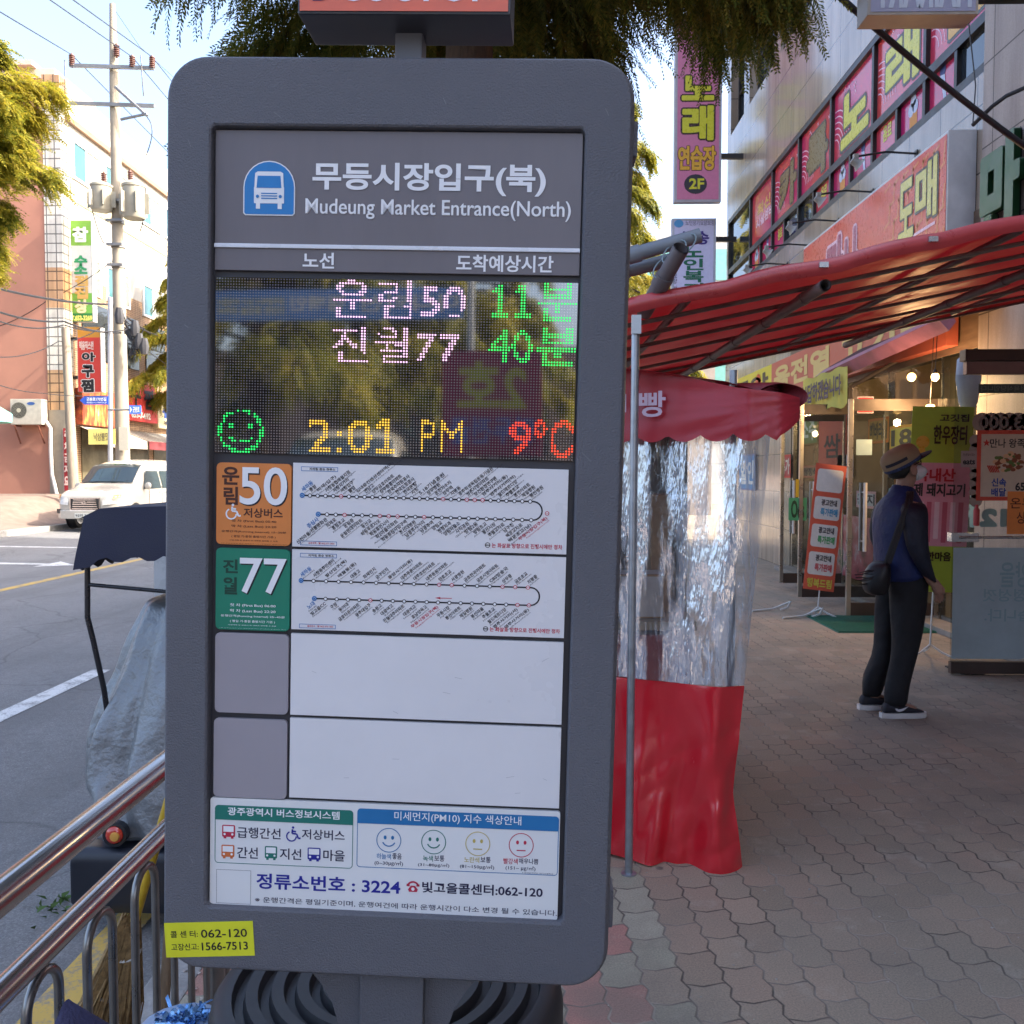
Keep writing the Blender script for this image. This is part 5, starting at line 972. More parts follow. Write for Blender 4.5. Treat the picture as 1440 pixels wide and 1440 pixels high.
s2 = N.new('ShaderNodeMixShader'); L.new(f, s2.inputs[0]); L.new(tr.outputs[0], s2.inputs[2]); L.new(s1.outputs[0], s2.inputs[1]); L.new(s2.outputs[0], N['Material Output'].inputs[0])
CVM = m
obj('clear_curtain', skew(curtain(zc0, zc1, 60, 1, fclear)), m, parent=st, smooth=80)
def fred(x, z, d):
    t = (zc0-z)/zc0; k1 = .034*(1-abs(rnd(x*5.5+z*.9, z*.8, 8)))**3*t+.010*(1-2*abs(rnd(x*5-z*3.5, z*3.5+x*2, 12)))*t
    return .034*t**.5*math.sin(25*x+2.4*rnd(x*2, z*1.3)+2.0*z) + .012*t*math.sin(52*x-12*z+3*rnd(x*3, z*3)) + .034*t*(.5-abs(rnd(x*5-z*5, z*4, 3))) + .4*k1+ .03*rnd(x*5.2+.8*rnd(z*1.5, 3), z*.9, 2)*(.4+t) + .010*rnd(x*9+z*3, z*2.5, 7)*(.3+t) - .05*t*t*math.sin(math.pi*min(1, max(0, (x+.2)/1.1))) + .06*max(0, .10-d)/.10
bc = curtain(.0, zc0-.001, 60, 1, fred)
bc.v = [(x, y, z + (.0 if z > .3 else (.3-z)/.3*(.035*max(0, (.62-x)/.5)-.004))) for x, y, z in bc.v]
obj('red_curtain', skew(bc), mat('red_vinyl_curtain', (.62, .014, .026), .20, spec=.9, coat=.3, var=.06, vscale=2, bump=.04, bscale=14, trans=.05), parent=st, smooth=80, sub=1)
b = MB()
for x, y in ((-.2, SY+.52), (.80, SY+.14), (-.2, SY+1.4), (.80, SY+1.4)): b.tube([(x, y, 0), (x, y, 1.95)], .016, 8)
obj('frame_post', b, galv, parent=st, smooth=40)
b = MB(); b.boxm((-.2, SY+.55, .0), (.72, SY+1.3, .84)); obj('counter_cloth', b, mat('counter_red_brown', (.30, .05, .04), .6, var=.3, vscale=5), parent=st, bevel=.02)
b = MB(); b.boxm((-.2, SY+.53, .86), (.74, SY+1.32, .90)); obj('counter_top', b, mat('counter_tan', (.30, .23, .14), .4), parent=st, bevel=.006)
b = MB()
for i, (x, y, z, dx, dz, k) in enumerate(((.05, SY+.6, .9, .16, .26, 0), (.28, SY+.5, .9, .12, .3, 1), (.50, SY+.7, .9, .22, .2, 2), (.10, SY+.9, .9, .3, .5, 3), (.62, SY+.9, .9, .10, .55, 0))): b.mi = k; b.boxm((x-dx/2, y-.1, z+.001), (x+dx/2, y+.1, z+dz))
bw_ = MB(); bw_.boxm((-.3, SY+1.52, 0), (.86, SY+1.55, 2.0)); obj('back_wall', bw_, mat('brown_stall_cloth', (.12, .085, .05), .8, var=.5, vscale=4), parent=st)
tag(obj('bread_boxes', b, [flat(150, 110, 60), flat(70, 60, 60), flat(190, 180, 170), flat(110, 50, 40)], bevel=.01, origin=(.3, SY+.7, .9)), 'dim boxes and trays on the counter behind the clear curtain', 'boxes')
# ================================================================ leaning banners and mats by the shop
def xbanner(name, label, F, q, bands, items, lean=0., stand=True):
    t = thing(name, label, 'banner stand', F.p((q[0]+q[2])/2, q[1]-.05, 0)); b = MB(); inks = []; W, H = q[2]-q[0], q[3]-q[1]
    for y0, y1, col in bands:
        if col not in inks: inks.append(col)
        b.mi = inks.index(col); b.slab(F, (q[0], q[1]+H*y0, q[2], q[1]+H*y1), -.003, 0)
    for it_ in items:
        if it_[2] not in inks: inks.append(it_[2])
        b.mi = inks.index(it_[2]); x0, y0, x1, y1 = it_[1]; qq = (q[0]+W*x0, q[1]+H*y0, q[0]+W*x1, q[1]+H*y1)
        if it_[0] is None: b.rrect(F, qq, min(qq[2]-qq[0], qq[3]-qq[1])*.12, it_[3] if len(it_) > 3 else .002)
        elif it_[0] == 'O': b.disc(F, ((qq[0]+qq[2])/2, (qq[1]+qq[3])/2), (qq[2]-qq[0])/2, .003, 16)
        else: b.text(F, it_[0], qq, .005, .035)
    obj('banner_sheet', b, inks, parent=t)
    if stand:
        b = MB(); f0 = F.p((q[0]+q[2])/2, q[1]+.25, -.03); gz = Vector((f0.x, f0.y+.04, .015)); b.tube([F.p((q[0]+q[2])/2, q[3]*.98+q[1]*.02, -.02), gz+Vector((0, 0, .09))], .008, 6)
        for a in (200, 320, 80): b.tube([gz+Vector((0, 0, .09)), gz+Vector((.1*math.cos(R(a)), .1*math.sin(R(a)), .03)), gz+Vector((.2*math.cos(R(a)), .2*math.sin(R(a)), -.004))], .009, 6)
        obj('stand', b, mat('white_stand', (.6, .6, .58), .4), parent=t, smooth=40)
    return t
lime = flat(168, 186, 60); pink = flat(222, 150, 165)
yb_ = 7.75; a_ = at(1302, 832, yb_); c_ = at(1352, 576, yb_-.0); up = Vector((c_.x-a_.x-.02, -.10, c_.z-a_.z)); F = Frame(a_, (1, -.12, -.02), up); F = Frame(a_, F.r, (up - F.r*up.dot(F.r)))
H = up.length
xb = xbanner('butcher_banner', 'lime green upright banner with pink raw pork picture standing behind the man', F, (-.18, 0, .30, H), ((0, .25, lime), (.25, .70, pink), (.70, 1, lime)), [('한우장터', (.36, .80, .90, .90), drk), ('고깃집', (.45, .92, .92, .96), drk), ('O', (.08, .78, .30, .84), amb), ('O', (.12, .73, .24, .80), amb), ('국내산', (.1, .60, .75, .67), flat(190, 40, 50)), ('제 돼지고기', (.08, .52, .92, .59), flat(50, 40, 40)), ('한마음', (.35, .17, .75, .22), drk)] + [(None, (.05+.13*k, .27+.02*(k % 2), .13+.13*k, .49), flat(236, 196, 204) if k % 2 else flat(196, 92, 112)) for k in range(7)])
yb_ = 9.9; a_ = at(1150, 830, yb_); c_ = at(1178, 655, yb_+.15); up = Vector((c_.x-a_.x, .12, c_.z-a_.z)); F0 = Frame(a_, (1, 0, -.12), up); F = Frame(a_, F0.r, (up-F0.r*up.dot(F0.r))); H = up.length
xbanner('notice_banner', 'narrow orange red banner stand with white notice squares leaning in the doorway', F, (-.16, 0, .17, H), ((0, 1, flat(214, 92, 66)),), [(None, (.08, .12+.22*k, .92, .30+.22*k), flat(222, 214, 206)) for k in range(4)] + [('광고안내', (.3, .23+.22*k, .8, .28+.22*k), flat(50, 45, 50), .004) for k in range(3)] + [('특가판매', (.3, .15+.22*k, .85, .21+.22*k), (flat(200, 70, 80), flat(60, 160, 90), flat(60, 150, 190))[k]) for k in range(3)] + [('행복드림', (.1, .02, .9, .09), flat(214, 200, 80))])
def matt(name, label, x0, y0, x1, y1):
    b = MB(); b.boxm((x0, y0, .001), (x1, y1, .008))
    n = int((y1-y0)/.045)
    for i in range(n): b.boxm((x0+.01, y0+.01+i*.045, .008), (x1-.01, y0+.032+i*.045, .018))
    tag(obj(name, b, mat('green_rubber', (.02, .13, .085), .6, var=.2), origin=(x0, y0, 0)), label, 'door mat')
matt('door_mat', 'green ribbed rubber mat in front of the open glass door', 3.0, 8.95, 4.05, 10.0)
# small tied white cords on the pavement
b = MB()
for x, y in ((2.85, 10.4), (3.05, 9.9)): b.tube([(x-.35, y-.1, .012), (x-.1, y, .02), (x+.05, y+.05, .07), (x+.1, y, .1), (x+.06, y-.03, .04), (x-.02, y-.02, .012)], .012, 6)
tag(obj('cord', b, mat('white_cord', (.55, .55, .52), .7), smooth=50, origin=(3, 10, 0)), 'white knotted cords lying by the open glass doors', 'cord')
# black rubber cable crossing in front of the building, thin wires on the pier
b = MB(); b.tube(sag(at(1120, -60, 6.4), at(1470, 226, 6.9), .05, 24), .022, 8); tag(obj('overhead_cable', b, mat('black_cable', (.02, .02, .024), .5), smooth=60, origin=at(1300, 110, 6.6)), 'thick black cable sagging across the stone building front', 'cable')
b = MB(); b.tube([at(1368, 176, 8.1), at(1395, 150, 7.9), at(1415, 135, 7.9), at(1460, 115, 7.8)], .018, 6); b.tube([at(1368, 176, 8.1), at(1372, 120, 8.1), at(1362, 30, 8.1)], .006, 5); tag(obj('overhead_cable', b, MATS['black_cable'], smooth=60, origin=at(1400, 145, 7.9)), 'thin black wire looping from the orange sign to the pier', 'cable')
# ================================================================ the man, seen from behind his right side, looking up at the signs
PX, PY = (1247-743)*5.95/1300+.0, 5.95
def skinned(name, pts, edges, rad, m, parent, root=0, lev=1):
    me = bpy.data.meshes.new(name); me.from_pydata(pts, edges, []); o = bpy.data.objects.new(name, me); COL.objects.link(o)
    md = o.modifiers.new('k', 'SKIN'); md.use_smooth_shade = True; me.skin_vertices[0].data
    for i, r in enumerate(rad): me.skin_vertices[0].data[i].radius = (r, r) if not isinstance(r, tuple) else r
    for i in range(len(pts)): me.skin_vertices[0].data[i].use_root = (i == root)
    s = o.modifiers.new('s', 'SUBSURF'); s.levels = s.render_levels = lev
    dg = bpy.context.evaluated_depsgraph_get(); nm = bpy.data.meshes.new_from_object(o.evaluated_get(dg)); bpy.data.objects.remove(o)
    nm.materials.clear(); nm.materials.append(m); nm.polygons.foreach_set('use_smooth', [True]*len(nm.polygons)); nm.name = name
    o = bpy.data.objects.new(name, nm); COL.objects.link(o)
    if parent: o.parent = parent
    return o
skin = mat('skin', (.30, .165, .115), .5, var=.06, vscale=30)
# joints in the man's own space: +x is the way he faces, -y his right side (towards the camera)
J = dict(pel=(.10, 0, .90), spn=(.085, 0, 1.08), chs=(.07, 0, 1.26), nk=(.085, 0, 1.42), nk2=(.11, 0, 1.49), hd=(.125, 0, 1.57), jw=(.175, 0, 1.555), ns=(.235, 0, 1.575),
 rh=(.10, -.09, .87), rk=(.075, -.10, .47), ra=(.0, -.10, .085), rt=(.15, -.115, .04), lh=(.10, .09, .87), lk=(.04, .09, .47), la=(-.07, .10, .10), lt=(.08, .11, .04),
 rs=(.075, -.185, 1.36), re=(.06, -.235, 1.10), rw=(.17, -.20, .90), rp=(.21, -.19, .845), ls=(.075, .185, 1.36), le=(.06, .235, 1.10), lw=(.17, .20, .90), lp=(.21, .19, .845))
NECK = Vector((.10, 0, 1.49)); HR = Matrix.Rotation(R(-13), 3, 'Y')
def hrot(v): return NECK + HR @ (Vector(v)-NECK)
for k_ in ('hd', 'jw', 'ns'): J[k_] = tuple(hrot(J[k_]))
names = list(J); E_ = [('pel', 'spn'), ('spn', 'chs'), ('chs', 'nk'), ('nk', 'nk2'), ('nk2', 'hd'), ('hd', 'jw'), ('jw', 'ns')]
for s_ in 'rl': E_ += [('pel', s_+'h'), (s_+'h', s_+'k'), (s_+'k', s_+'a'), (s_+'a', s_+'t'), ('chs', s_+'s'), (s_+'s', s_+'e'), (s_+'e', s_+'w'), (s_+'w', s_+'p')]
rd_ = dict(pel=.11, spn=.10, chs=.10, nk=.06, nk2=.055, hd=.098, jw=.07, ns=.016, h=.085, k=.055, a=.04, t=.03, s=.045, e=.045, w=.034, p=.036)
man = thing('person', 'man in blue and navy jacket, tan cap and white mask looking up at the shop', 'person', (PX, PY, 0), rotz=R(5))
skinned('body', [J[n] for n in names], [(names.index(a), names.index(c)) for a, c in E_], [rd_.get(n, rd_.get(n[1:], .04)) for n in names], skin, man)
def loft(b, secs, n=20, cap=True):                        # secs: centre, rx, ry (, tilt about y)
    ls = []
    for s_ in secs:
        c = Vector(s_[0]); tl = s_[3] if len(s_) > 3 else 0; ls.append([c + Matrix.Rotation(tl, 3, 'Y') @ Vector((s_[1]*math.cos(2*math.pi*k/n), s_[2]*math.sin(2*math.pi*k/n), 0)) for k in range(n)])
    b.rings(ls, cap, cap); return b
def crumple(b, a, f):
    o = []
    for x, y, z in b.v:
        nz = Vector((noise.noise((x*f, y*f, z*f*1.6)), noise.noise((x*f+9, y*f, z*f*1.6)), 0)); o.append((x+a*nz.x, y+a*nz.y, z))
    b.v = o; return b
blk = mat('black_trousers', (.006, .006, .008), .8, var=.25, vscale=12, bump=.7, bscale=11); roy_ = mat('royal_blue_jacket', (.006, .015, .085), .65, var=.2, vscale=9, bump=.6, bscale=15); nav = mat('navy_sleeve', (.006, .008, .020), .65, var=.2, vscale=9, bump=.6, bscale=17)
b = MB()
for s_, kx, ax, az in ((-1, .085, .01, .07), (1, .06, -.045, .085)):
    loft(b, [((ax, s_*.10, az), .062, .058), ((ax+.005, s_*.10, az+.03), .072, .064), ((ax+.012, s_*.10, az+.14), .074, .066), ((kx-.02, s_*.10, .34), .082, .074), ((kx, s_*.10, .50), .092, .082), ((.09, s_*.095, .70), .112, .096), ((.10, s_*.085, .86), .125, .104), ((.10, s_*.07, .93), .125, .10)], 20)
loft(b, [((.10, 0, .80), .10, .12), ((.10, 0, .88), .135, .178), ((.095, 0, .98), .132, .172)], 22); crumple(b, .026, 10); obj('trousers', b, blk, parent=man, local=True, smooth=80, sub=1)
b = MB(); loft(b, [((.092, 0, .86), .150, .182, -.10), ((.090, 0, .89), .158, .190, -.10), ((.080, 0, 1.0), .150, .188, -.06), ((.068, 0, 1.14), .148, .20), ((.062, 0, 1.26), .145, .21), ((.066, 0, 1.34), .128, .205), ((.075, 0, 1.395), .098, .15), ((.088, 0, 1.43), .072, .08), ((.10, 0, 1.475), .070, .070, .25)], 26); crumple(b, .020, 11); obj('jacket', b, roy_, parent=man, local=True, smooth=80, sub=1)
for s_ in (-1, 1):
    b = MB(); loft(b, [((.078, s_*.135, 1.375), .062, .06), ((.075, s_*.185, 1.335), .084, .068), ((.068, s_*.215, 1.24), .080, .064), ((.062, s_*.235, 1.10), .074, .062), ((.10, s_*.228, 1.0), .068, .056, .35), ((.155, s_*.21, .905), .056, .048, .45), ((.17, s_*.205, .88), .05, .044, .45)], 16); crumple(b, .018, 15); obj('sleeve', b, nav, parent=man, local=True, smooth=80, sub=1)
# side panel piping, zip pull
# shoes
for s_, ax, az in ((-1, .0, 0), (1, -.05, 0)):
    b = MB(); Y_ = s_*.105; lp_ = lambda x, hw, z: [(x, Y_-hw, z*.0+.028), (x, Y_-hw*.95, z*.6+.02), (x, Y_-hw*.5, z), (x, Y_+hw*.5, z), (x, Y_+hw*.95, z*.6+.02), (x, Y_+hw, .028)]
    b.rings([lp_(ax-.075, .025, .07), lp_(ax-.06, .036, .10), lp_(ax-.02, .04, .115), lp_(ax+.03, .042, .105), lp_(ax+.09, .046, .075), lp_(ax+.15, .044, .058), lp_(ax+.185, .028, .045), lp_(ax+.20, .012, .036)]); sh_ = obj('shoe', b, mat('black_knit_shoe', (.016, .015, .022), .7), parent=man, local=True, smooth=60, sub=1)
    b = MB(); lp2 = lambda z, g: [(x, Y_+w_*g, z) for x, w_ in ((ax-.085, -.02), (ax-.03, -.045), (ax+.05, -.047), (ax+.14, -.050), (ax+.19, -.036), (ax+.212, -.012), (ax+.212, .012), (ax+.19, .036), (ax+.14, .050), (ax+.05, .047), (ax-.03, .045), (ax-.085, .02))]
    b.rings([lp2(.001, .92), lp2(.012, 1), lp2(.034, .97)]); obj('sole', b, mat('white_sole', (.62, .60, .58), .5), parent=sh_, local=True, smooth=50)
    if s_ < 0:
        b = MB(); F = Frame((ax+.02, Y_-.0475, .055), (1, 0, -.05), (0, 0, 1)); b.poly(F, [(-.035, .012), (-.025, -.002), (-.005, -.008), (.02, .0), (.055, .030), (.01, .012), (-.012, .008), (-.022, .014)], .001); obj('shoe_mark', b, flat(205, 205, 210), parent=sh_, local=True)
# hair, ear, glasses, mask, cap
hc = Vector((.125, 0, 1.585))
b = MB(); b.ball(hc+Vector((-.018, 0, -.005)), .104, 16, (1, .86, 1.0)); b.v = [(x, y, max(z, 1.525+.0*x)) if x < .10 else (min(x, .125), y, max(z, 1.56)) for x, y, z in b.v]; obj('hair', b, mat('black_hair', (.010, .009, .009), .55, bump=.4, bscale=120), parent=man, local=True, smooth=70)
for s_ in (-1, 1):
    b = MB(); b.rings([[(.125+.022*math.cos(R(a))*g-.004*(1-g), s_*(.092+d), 1.562+.033*math.sin(R(a))*g) for a in range(0, 360, 30)] for g, d in ((1, 0), (1.05, .008), (.8, .014), (.4, .010))]); obj('ear', b, skin, parent=man, local=True, smooth=70)
b = MB(); b.rings([[(.150+x, .088*math.cos(R(a))*g*(1 if True else 1), 1.535+.055*math.sin(R(a))*g) for a in range(0, 360, 24)] for x, g in ((0, 1.0), (.035, .98), (.065, .82), (.088, .5), (.097, .15))]); b.v = [(x+.10*(z-1.535)*0.2, y, z+.02*(x-.15)) for x, y, z in b.v]
for s_ in (-1, 1):
    for dz_ in (.02, -.03): b.tube([(.165, s_*.080, 1.535+dz_), (.135, s_*.094, 1.56+dz_*.4)], .003, 5)
obj('face_mask', b, mat('white_mask', (.60, .62, .64), .8, bump=.2, bscale=30), parent=man, local=True, smooth=60)
b = MB()
for s_ in (-1, 1):
    b.tube([(.205+.003*math.cos(R(a)), s_*.036+.024*math.cos(R(a)), 1.602+.019*math.sin(R(a))) for a in range(0, 361, 30)], .003, 5); b.tube([(.204, s_*.060, 1.606), (.19, s_*.085, 1.606), (.12, s_*.098, 1.590)], .003, 5)
b.tube([(.21, -.012, 1.606), (.212, .012, 1.606)], .003, 5); obj('glasses', b, mat('brown_frames', (.06, .018, .014), .3), parent=man, local=True, smooth=50)
cp = Matrix.Rotation(R(-17), 3, 'Y'); cc = hc+Vector((-.01, 0, .012))
b = MB(); n = 28; prof = [(.112, .006), (.116, .03), (.116, .055), (.110, .085), (.092, .108), (.06, .121), (.02, .126)]
b.rings([[cc + cp @ Vector((r_*math.cos(2*math.pi*k/n)*1.08, r_*math.sin(2*math.pi*k/n)*.93, h)) for k in range(n)] for r_, h in prof]); cap_ = obj('cap', b, mat('tan_cap_cloth', (.27, .195, .115), .8, var=.1), parent=man, local=True, smooth=60)
b = MB(); b.rings([[cc + cp @ Vector((r_*math.cos(2*math.pi*k/n)*1.08, r_*math.sin(2*math.pi*k/n)*.93, h)) for k in range(n)] for r_, h in ((.1105, .002), (.1125, .004), (.1172, .020), (.1165, .024))], False, False); obj('cap_band', b, mat('navy_band_print', (.025, .04, .11), .7, var=.8, vscale=90), parent=cap_, local=True, smooth=60)
b = MB(); b.rings([[cc + cp @ Vector((r_*math.cos(R(a))*1.08, r_*math.sin(R(a))*.93, h)) for r_, h in ((.1178, .050), (.1175, .072))] for a in range(205, 283, 6)], False, False); b2_ = MB(); pts = [[cc + cp @ Vector((r_*math.cos(R(a))*1.08, r_*math.sin(R(a))*.93, h)) for r_, h in ((.1182, .046), (.1182, .066))] for a in range(198, 275, 7)]; b2_.add([p_ for l in pts for p_ in l], [(2*i, 2*i+2, 2*i+3, 2*i+1) for i in range(len(pts)-1)]); obj('cap_stripe', b2_, mat('navy_stripe', (.012, .014, .03), .7), parent=cap_, local=True, smooth=60)
b = MB(); pk = []
for t_ in range(0, 9):
    a = R(-62+124*t_/8); e = 1-((t_-4)/4)**2
    pk.append([cc+cp @ Vector((.108*math.cos(a)*1.08, .108*math.sin(a)*.93, .008)), cc+cp @ Vector((.108*math.cos(a)*1.08+.088*e, .108*math.sin(a)*.95, .006-.010*e)), cc+cp @ Vector((.108*math.cos(a)*1.08+.084*e, .108*math.sin(a)*.95, -.002-.010*e)), cc+cp @ Vector((.106*math.cos(a)*1.08, .106*math.sin(a)*.93, -.002))])
b.rings(pk); obj('cap_brim', b, mat('navy_stripe', (.012, .014, .03), .7), parent=cap_, local=True, smooth=50)
for o_ in list(man.children_recursive):
    if o_.name.split('.')[0] in ('hair', 'ear', 'face_mask', 'glasses', 'cap', 'cap_band', 'cap_stripe', 'cap_brim'):
        for v_ in o_.data.vertices: v_.co = hrot(v_.co)
# hand tucked in the trouser pocket: back of the hand, thumb outside, fingers going down into the cloth
for s_ in (-1,):
    b = MB(); H0 = Vector((.195, s_*.205, .875)); b.tube([H0, H0+Vector((.022, .004, -.035)), H0+Vector((.034, .010, -.065))], [.026, .032, .028], 10); 
    for k in range(4): o_ = H0+Vector((.012+.014*k, .006, -.06)); b.tube([o_, o_+Vector((.012, .008, -.035)), o_+Vector((.014, .022, -.065-.006*(k % 3)))], [.010, .009, .007], 7)
    b.tube([H0+Vector((.03, -.012, -.02)), H0+Vector((.052, -.016, -.045)), H0+Vector((.058, -.010, -.072))], [.011, .010, .008], 7); obj('hand', b, skin, parent=man, local=True, smooth=60)
# black shoulder bag hanging at his back, strap over the shoulder
bag = thing('shoulder_bag', 'black shoulder bag with fringe hanging at the man\'s back', 'bag', (PX, PY, 0), rotz=R(5))
b = MB(); loft(b, [((-.135, -.13, .785), .05, .08), ((-.15, -.13, .81), .075, .10), ((-.145, -.13, .90), .08, .105), ((-.125, -.13, .98), .06, .10), ((-.11, -.13, 1.0), .03, .08)], 18); crumple(b, .03, 11); obj('pouch', b, mat('black_nylon', (.010, .010, .012), .5, var=.2), parent=bag, local=True, smooth=60, sub=1)
b = MB()
for s_, w_ in ((-1, .0),):
    P = [(-.10, -.19, .99), (-.075, -.212, 1.10), (-.035, -.213, 1.22), (.015, -.205, 1.33), (.055, -.155, 1.405), (.085, -.10, 1.428), (.12, .06, 1.40), (.19, .16, 1.25), (.215, .14, 1.1)]
    for o_ in (-.016, 0, .016): b.tube([(x+o_, y-.004, z) for x, y, z in P], .010, 6)
obj('strap', b, mat('black_strap', (.018, .018, .020), .6), parent=bag, local=True, smooth=60)
b = MB()
for k in range(14): a = random.uniform(-.05, .05); z = random.uniform(.84, .96); b.tube([(-.205, -.15+a*2, z), (-.255-random.random()*.03, -.16+a*2, z-.02+random.random()*.03)], .003, 4)
obj('fringe', b, MATS['black_strap'], parent=bag, local=True)
# ================================================================ trees: drooping feathery sprays on tapered limbs
def leafmat(name, c0, c1, c2, tr=.45):
    m, N, L, p = newmat(name); tc = N.new('ShaderNodeTexCoord'); ge = N.new('ShaderNodeNewGeometry')
    n = layers(N, L, tc.outputs['Object'], .9, 3); f = math_n(N, L, 'ADD', math_n(N, L, 'MULTIPLY', n, .75), math_n(N, L, 'MULTIPLY', ge.outputs['Random Per Island'], .35))
    c = ramp(N, L, f, [(.38, c0), (.52, c1), (.72, c2)]); L.new(c, p.inputs['Base Color']); p.inputs['Roughness'].default_value = .55; p.inputs['Specular IOR Level'].default_value = .25
    t = N.new('ShaderNodeBsdfTranslucent'); L.new(c, t.inputs[0]); s = N.new('ShaderNodeMixShader'); s.inputs[0].default_value = tr; L.new(p.outputs[0], s.inputs[1]); L.new(t.outputs[0], s.inputs[2]); L.new(s.outputs[0], N['Material Output'].inputs[0]); return m
lf_dark = leafmat('cypress_leaf', (.055, .085, .014), (.115, .14, .022), (.22, .185, .03))
lf_gold = leafmat('golden_cypress_leaf', (.10, .125, .016), (.22, .215, .022), (.36, .29, .03), .5)
bark = mat('bark', (.085, .060, .045), .9, var=.35, vscale=10, stretch=(3, 3, .6), bump=.6, bscale=30)
def spray(L_, n, ll, w, seed):
    """one drooping feathery twig: rachis along +x, pairs of thin leaflets"""
    r = np.random.default_rng(seed); V = []; Fc = []
    for i in range(n):
        t = (i+.5)/n; x = L_*t; z = -.30*L_*t*t; l = ll*(1-.55*t)*(.6+.4*math.sin(math.pi*min(1, t*1.4+.15)))
        for s_ in (-1, 1):
            a = R(48+r.uniform(-14, 14)); d = np.array([math.cos(a), s_*math.sin(a), -.25+r.uniform(-.3, .2)]); o = np.array([x, 0, z]); pr = np.array([-math.sin(a)*s_, math.cos(a), r.uniform(-.3, .3)])*w
            b_ = len(V); V += [o-pr*.5, o+d*l*.5-pr, o+d*l, o+d*l*.5+pr]; Fc.append((b_, b_+1, b_+2, b_+3))
    b_ = len(V); V += [np.array([0, -w*.4, 0]), np.array([0, w*.4, 0]), np.array([L_, 0, -.30*L_])]; Fc.append((b_, b_+1, b_+2))
    return np.array(V), Fc
def crown(name, pts, dirs, scales, variants, m, parent, droop=.5):
    """place a spray at every point; all one foliage mesh (leaves are surface pattern of the crown)"""
    VV = []; FF = []; base = 0
    for p_, d, s_ in zip(pts, dirs, scales):
        V, Fc = variants[rng.integers(len(variants))]
        x = np.array([d[0], d[1], d[2]-droop*rng.uniform(.3, 1.3)]); x /= np.linalg.norm(x)+1e-9; up = np.array([rng.normal(0, .35), rng.normal(0, .35), 1.]); y = np.cross(up, x); y /= np.linalg.norm(y)+1e-9; z = np.cross(x, y)
        VV.append(p_ + s_*(V @ np.stack([x, y, z]))); FF += [tuple(i+base for i in f) for f in Fc]; base += len(V)
    VV = np.concatenate(VV); me = bpy.data.meshes.new(name); me.from_pydata(VV.tolist(), [], FF); me.materials.append(m); me.update(); o = bpy.data.objects.new(name, me); COL.objects.link(o); o.parent = parent
    return o
def tree(name, label, loc, h, r, z0, nb, per, m, sv, group=None, lean=(0, 0), keep=None, size=1., tr=.22, droop=.5, inner=.25, shape=None, arch=1.):
    """limbs leave the trunk and arch outwards; sprays hang along every limb and its side twigs"""
    t = thing(name, label, 'tree', loc, group=group); b = MB(); b.tube([(0, 0, -.1), (lean[0]*.3, lean[1]*.3, h*.3), (lean[0]*.6, lean[1]*.6, h*.6), (lean[0], lean[1], h*.96)], [tr, tr*.8, tr*.5, tr*.1], 10); 
    P = []; D = []; S = []
    for k in range(nb):
        f = (k+.5)/nb; z = z0+(h-z0)*f**1.1; a = k*2.399+rng.uniform(-.3, .3); rr_ = r*(shape(f) if shape else (1-.75*f**1.5))*rng.uniform(.72, 1.1); st_ = np.array([lean[0]*z/h, lean[1]*z/h, z]); n = 8; q = []
        dz = rng.uniform(.05, .35)*rr_; dr_ = rng.uniform(.35, .75)*rr_*arch
        for i in range(n+1):
            u = i/n; q.append(st_+np.array([math.cos(a+.25*u)*rr_*u, math.sin(a+.25*u)*rr_*u, dz*math.sin(u*2.0)-dr_*u*u*.75]))
        b.tube(q, [tr*.28*(1-.9*i/n)+.004 for i in range(n+1)], 5)
        for j in range(per):
            u = inner+(1-inner)*rng.random()**.75; i = min(n-1, int(u*n)); p_ = q[i]+(q[i+1]-q[i])*(u*n-i); ta = q[i+1]-q[i]; ta /= np.linalg.norm(ta)
            sd = np.cross(ta, [0, 0, 1.])*rng.choice([-1, 1]); off = rng.random()**1.3*rr_*(.36+.25*(1-arch))*(1.15-u); tw = p_ + sd*off + ta*off*.5 + np.array([0, 0, -off*off*.35/max(.2, rr_*.3)+rng.normal(0, .04*rr_)])
            if keep is not None and not keep(tw+np.array(loc)): continue
            P.append(tw); D.append(ta*.7+sd*rng.uniform(-.2, .9)+rng.normal(0, .25, 3)); S.append(size*rng.uniform(.65, 1.25))
    obj('trunk', b, bark, parent=t, local=True, smooth=60); crown('crown', P, D, S, sv, m, t, droop); return t
near_sv = [spray(.34, 24, .070, .0042, s) for s in range(6)]
far_sv = [spray(.34, 11, .10, .013, s) for s in range(6)]
# the street tree just behind the kiosk
tree('cypress_tree', 'big dark drooping conifer street tree right behind the bus stop kiosk', (-.36, 5.7, 0), 10.5, 2.25, 4.45, 70, 500, lf_dark, near_sv, size=1.25, tr=.2, droop=.9, keep=lambda p_: p_[2] < 7.6 and p_[0] > -.375*p_[1] and p_[2] > (3.55 if .45 < p_[0] < .85 else 4.05 if p_[0] < -1.1 else 4.5 if p_[0] > .8 else 4.15)+.35*noise.noise((p_[0]*2.6, p_[1]*2.6, 4)), group='conifer street trees', shape=lambda f: 1.0-.5*f)
tree('cypress_tree', 'sunlit golden conifer street tree down the pavement behind the kiosk', (1.6, 23.5, 0), 12, 2.8, 4.2, 46, 120, lf_gold, far_sv, size=1.35, tr=.2, droop=.8, group='conifer street trees')
tree('cypress_tree', 'golden green conifer across the road in front of the pink building', (-13.8, 20.2, .2), 11.2, 3.0, 6.0, 60, 330, lf_gold, far_sv, size=1.35, tr=.22, droop=.35, group='conifer street trees', shape=lambda f: .55+1.6*f*(1-f)*1.3, arch=.3)
